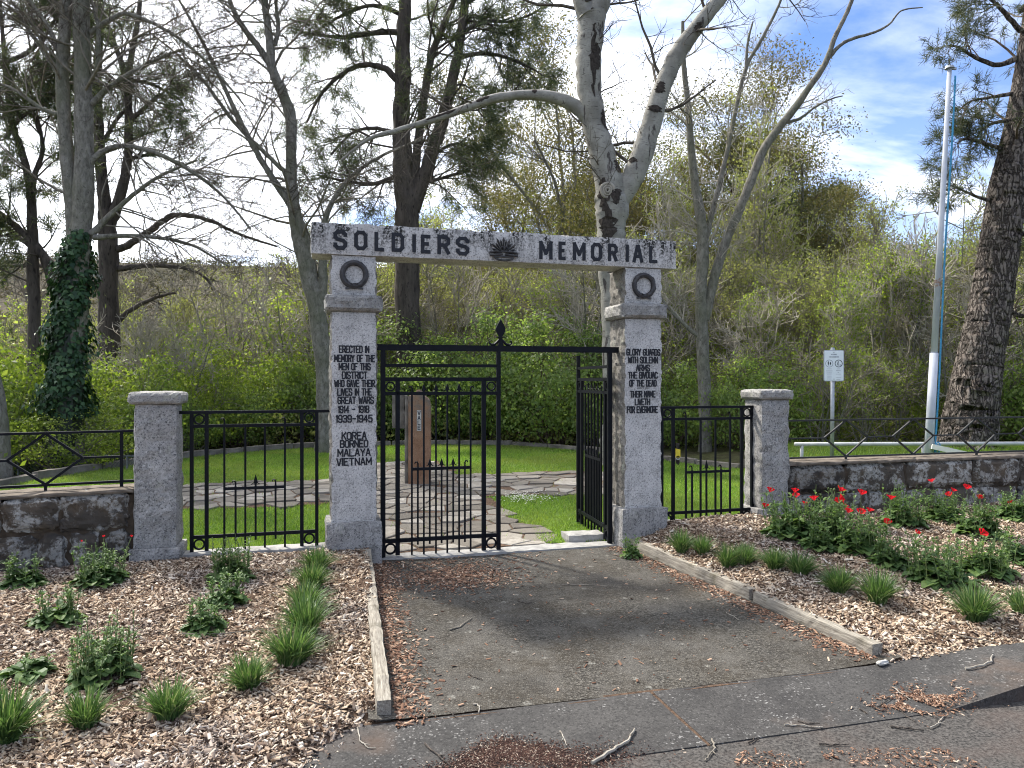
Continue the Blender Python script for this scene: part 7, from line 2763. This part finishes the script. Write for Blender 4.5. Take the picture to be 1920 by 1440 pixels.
many('bare3', 'bare_shrub', 'many-stemmed leafless pale-twigged shrub', 'shrub', 'many-stemmed leafless shrubs',
     [(1100, 18.6, 0.85), (1210, 19, 0.8), (1400, 18, 0.8), (1180, 23, 1.1), (1680, 18, 0.8), (1900, 17.5, 0.8), (560, 20, 0.85), (420, 22, 1.0), (60, 20, 0.9), (240, 19, 0.8), (1760, 17, 0.75), (330, 17.0, 0.6), (640, 19.8, 0.7), (820, 22, 0.9), (950, 24, 1.0), (700, 22.5, 1.0)])
many('sap1', 'sapling', 'twin-stemmed sapling in yellow-green leaf', 'sapling', 'twin-stemmed saplings in leaf',
     [(735, 21.5, 0.85), (1070, 20, 0.8), (1570, 16.5, 0.62), (1625, 17, 0.72), (1690, 17.5, 0.75), (1420, 18.5, 0.7), (600, 21, 0.7), (1280, 19.5, 0.7)])
many('sap2', 'sapling', 'single-stemmed sapling in sparse leaf', 'sapling', 'single-stemmed saplings in sparse leaf',
     [(700, 24, 0.8), (870, 24, 0.7), (1500, 18, 0.62), (1600, 19, 0.7), (1660, 20, 0.75), (1740, 21, 0.75), (1140, 22, 0.7), (1540, 21, 0.8)])
many('sap3', 'sapling', 'bushy many-stemmed sapling in fresh leaf', 'sapling', 'bushy young growth in fresh leaf',
     [(1540, 15.5, 0.62), (1460, 17, 0.7), (1610, 15.8, 0.55), (1340, 19, 0.8), (1240, 18.5, 0.75), (1670, 16.5, 0.6), (1930, 16, 0.7), (1880, 18, 0.9), (1270, 20.5, 0.9), (1360, 17.2, 0.6), (800, 21, 0.8), (880, 22, 0.8), (1110, 19.5, 0.7)])
many('haze1', 'creek_tree', 'tall tree in pale yellow-olive leaf', 'tree', 'tall creek trees in pale new leaf',
     [(690, 27, 0.95), (800, 30, 1.1), (880, 26, 0.95), (970, 31, 1.15), (1060, 28, 1.0), (1130, 25, 0.9), (1220, 27, 1.05), (1300, 24, 0.95), (1390, 26, 1.1), (1480, 25, 1.0), (1570, 24, 0.85), (1650, 27, 1.0), (1730, 25, 0.9), (1810, 29, 1.1), (1900, 24, 0.95), (600, 29, 1.0), (500, 31, 0.95), (380, 30, 0.85), (260, 32, 0.9), (110, 30, 0.85), (-20, 27, 0.9), (330, 40, 1.1), (180, 42, 1.1), (440, 42, 1.15), (550, 40, 1.1), (30, 38, 1.0)])
many('haze2', 'creek_tree', 'bushy tree in pale yellow-olive leaf', 'tree', 'bushy creek trees in pale new leaf',
     [(740, 23, 0.75), (840, 24, 0.8), (930, 25, 0.85), (1020, 24, 0.8), (1110, 22, 0.75), (1200, 23, 0.85), (1260, 21, 0.75), (1350, 22, 0.85), (1440, 21, 0.8), (1520, 20, 0.7), (1600, 21, 0.8), (1680, 21, 0.85), (1770, 20, 0.8), (1920, 20, 0.85), (640, 24, 0.8), (540, 23, 0.65), (440, 24, 0.7), (320, 23, 0.6), (230, 24, 0.65), (90, 22, 0.6), (0, 21, 0.6), (380, 20, 0.5)])
many('green2', 'shrub', 'broad dark-green shrub', 'shrub', 'dark shrubs beyond the pine trunk', [(1930, 17.5, 1.0), (1990, 16, 1.0), (1905, 20, 1.2)])
place(VA['con'], 'conifer', 'small near-black conical conifer in the scrub beyond the turning wall', 'tree', None, 452, 27, 0.92)
place(VA['con'], 'conifer', 'near-black conifer half hidden beside the poplar trunk', 'tree', None, 1215, 40, 1.0)
# eucalypts
for (kind, x, Y, sc, lab, dz) in (
        ('gum1', 1010, 34, 1.55, 'olive-brown eucalypt rising behind the arm of the poplar', 0), ('gum2', 890, 44, 1.45, 'low golden-olive eucalypt just above the lintel badge', 0), ('gum2', 1070, 46, 1.55, 'low golden-olive eucalypt just above the word MEMORIAL', 0),
        ('gum3', 1385, 40, 1.72, 'tall grey-green eucalypt behind the leaning bare tree', 0), ('gum1', 1300, 42, 1.78, 'tall olive-brown eucalypt between poplar and leaning bare tree', 0),
        ('gum2', 1570, 48, 1.85, 'broad olive eucalypt with a domed crown against the sky', 0), ('gum1', 1700, 52, 1.62, 'spreading eucalypt beside the flagpole with open billowing crown', 0), ('gum3', 1470, 44, 1.35, 'dark eucalypt beside the domed one', 0),
        ('gum2', 965, 37, 1.5, 'olive eucalypt between the big dark pine and the poplar', 0), ('gum3', 1085, 36, 1.45, 'grey-green eucalypt close behind the poplar fork', 0), ('gum1', 860, 40, 1.45, 'olive-brown eucalypt beside the stems of the big pine', 0), ('gum2', 1200, 40, 1.55, 'olive eucalypt behind the GLORY GUARDS pillar', 0),
        ('gum2', 1850, 52, 1.45, 'eucalypt low beside the massive pine trunk', 0), ('gum3', 1830, 40, 1.30, 'dark eucalypt between flagpole and massive pine trunk', 0), ('gum2', 800, 52, 1.6, 'distant eucalypt behind the big dark pine', 0), ('gum3', 640, 50, 1.35, 'distant dark eucalypt behind the pale forked tree', 0)):
    place(VA[kind], 'eucalyptus_tree', lab, 'tree', 'eucalypts along the creek', x, Y, sc, (x * 0.37) % 6.28, None, dz)

# ================================================================== wooded hillside
g = np.random.default_rng(99)
n = 4200
Yh = 62 + 330 * g.random(n) ** 1.25
Xh = (g.random(n) * 2 - 1) * (Yh * 0.95 + 20)
Cn = np.array([(x, y, H(x, y)) for x, y in zip(Xh, Yh)])
sz = 1.4 + 3.4 * g.random(n) ** 2
per = 30
P = np.repeat(Cn, per, 0)
s_ = np.repeat(sz, per)[:, None]
P = P + g.normal(0, 1, P.shape) * s_ * np.array([[0.5, 0.5, 0.36]]) + np.array([[0, 0, 0.8]]) * s_
V, Fq = leafcloud(g, P, 0.70, 0.05, 0.6, 0.7)
o = link('hillside_woodland', mesh_np('hillside_woodland', V, Fq), 'hill_leaf')
tag(o, 'brown-olive bush woodland covering the far hillside', 'woodland', kind='stuff')
# low tangled undergrowth along the creek bank
n = 24000
Yb = 17 + 34 * g.random(n) ** 1.4
Xb = (g.random(n) * 2 - 1) * (Yb * 0.78 + 3)
keep = np.array([not in_poly(x, y, LAWN) and not (x > 3.5 and y < 16.5) for x, y in zip(Xb, Yb)])
Xb, Yb = Xb[keep], Yb[keep]
P = np.array([(x, y, H(x, y)) for x, y in zip(Xb, Yb)])
P[:, 2] += 0.75 * g.random(len(P)) ** 1.5
V, Fq = leafcloud(g, P, 0.11, 0.06, 0.6, 0.6, per=3)
o = link('undergrowth', mesh_np('undergrowth', V, Fq), 'leaf_haze')
tag(o, 'low tangled green undergrowth on the creek bank', 'undergrowth', kind='stuff')
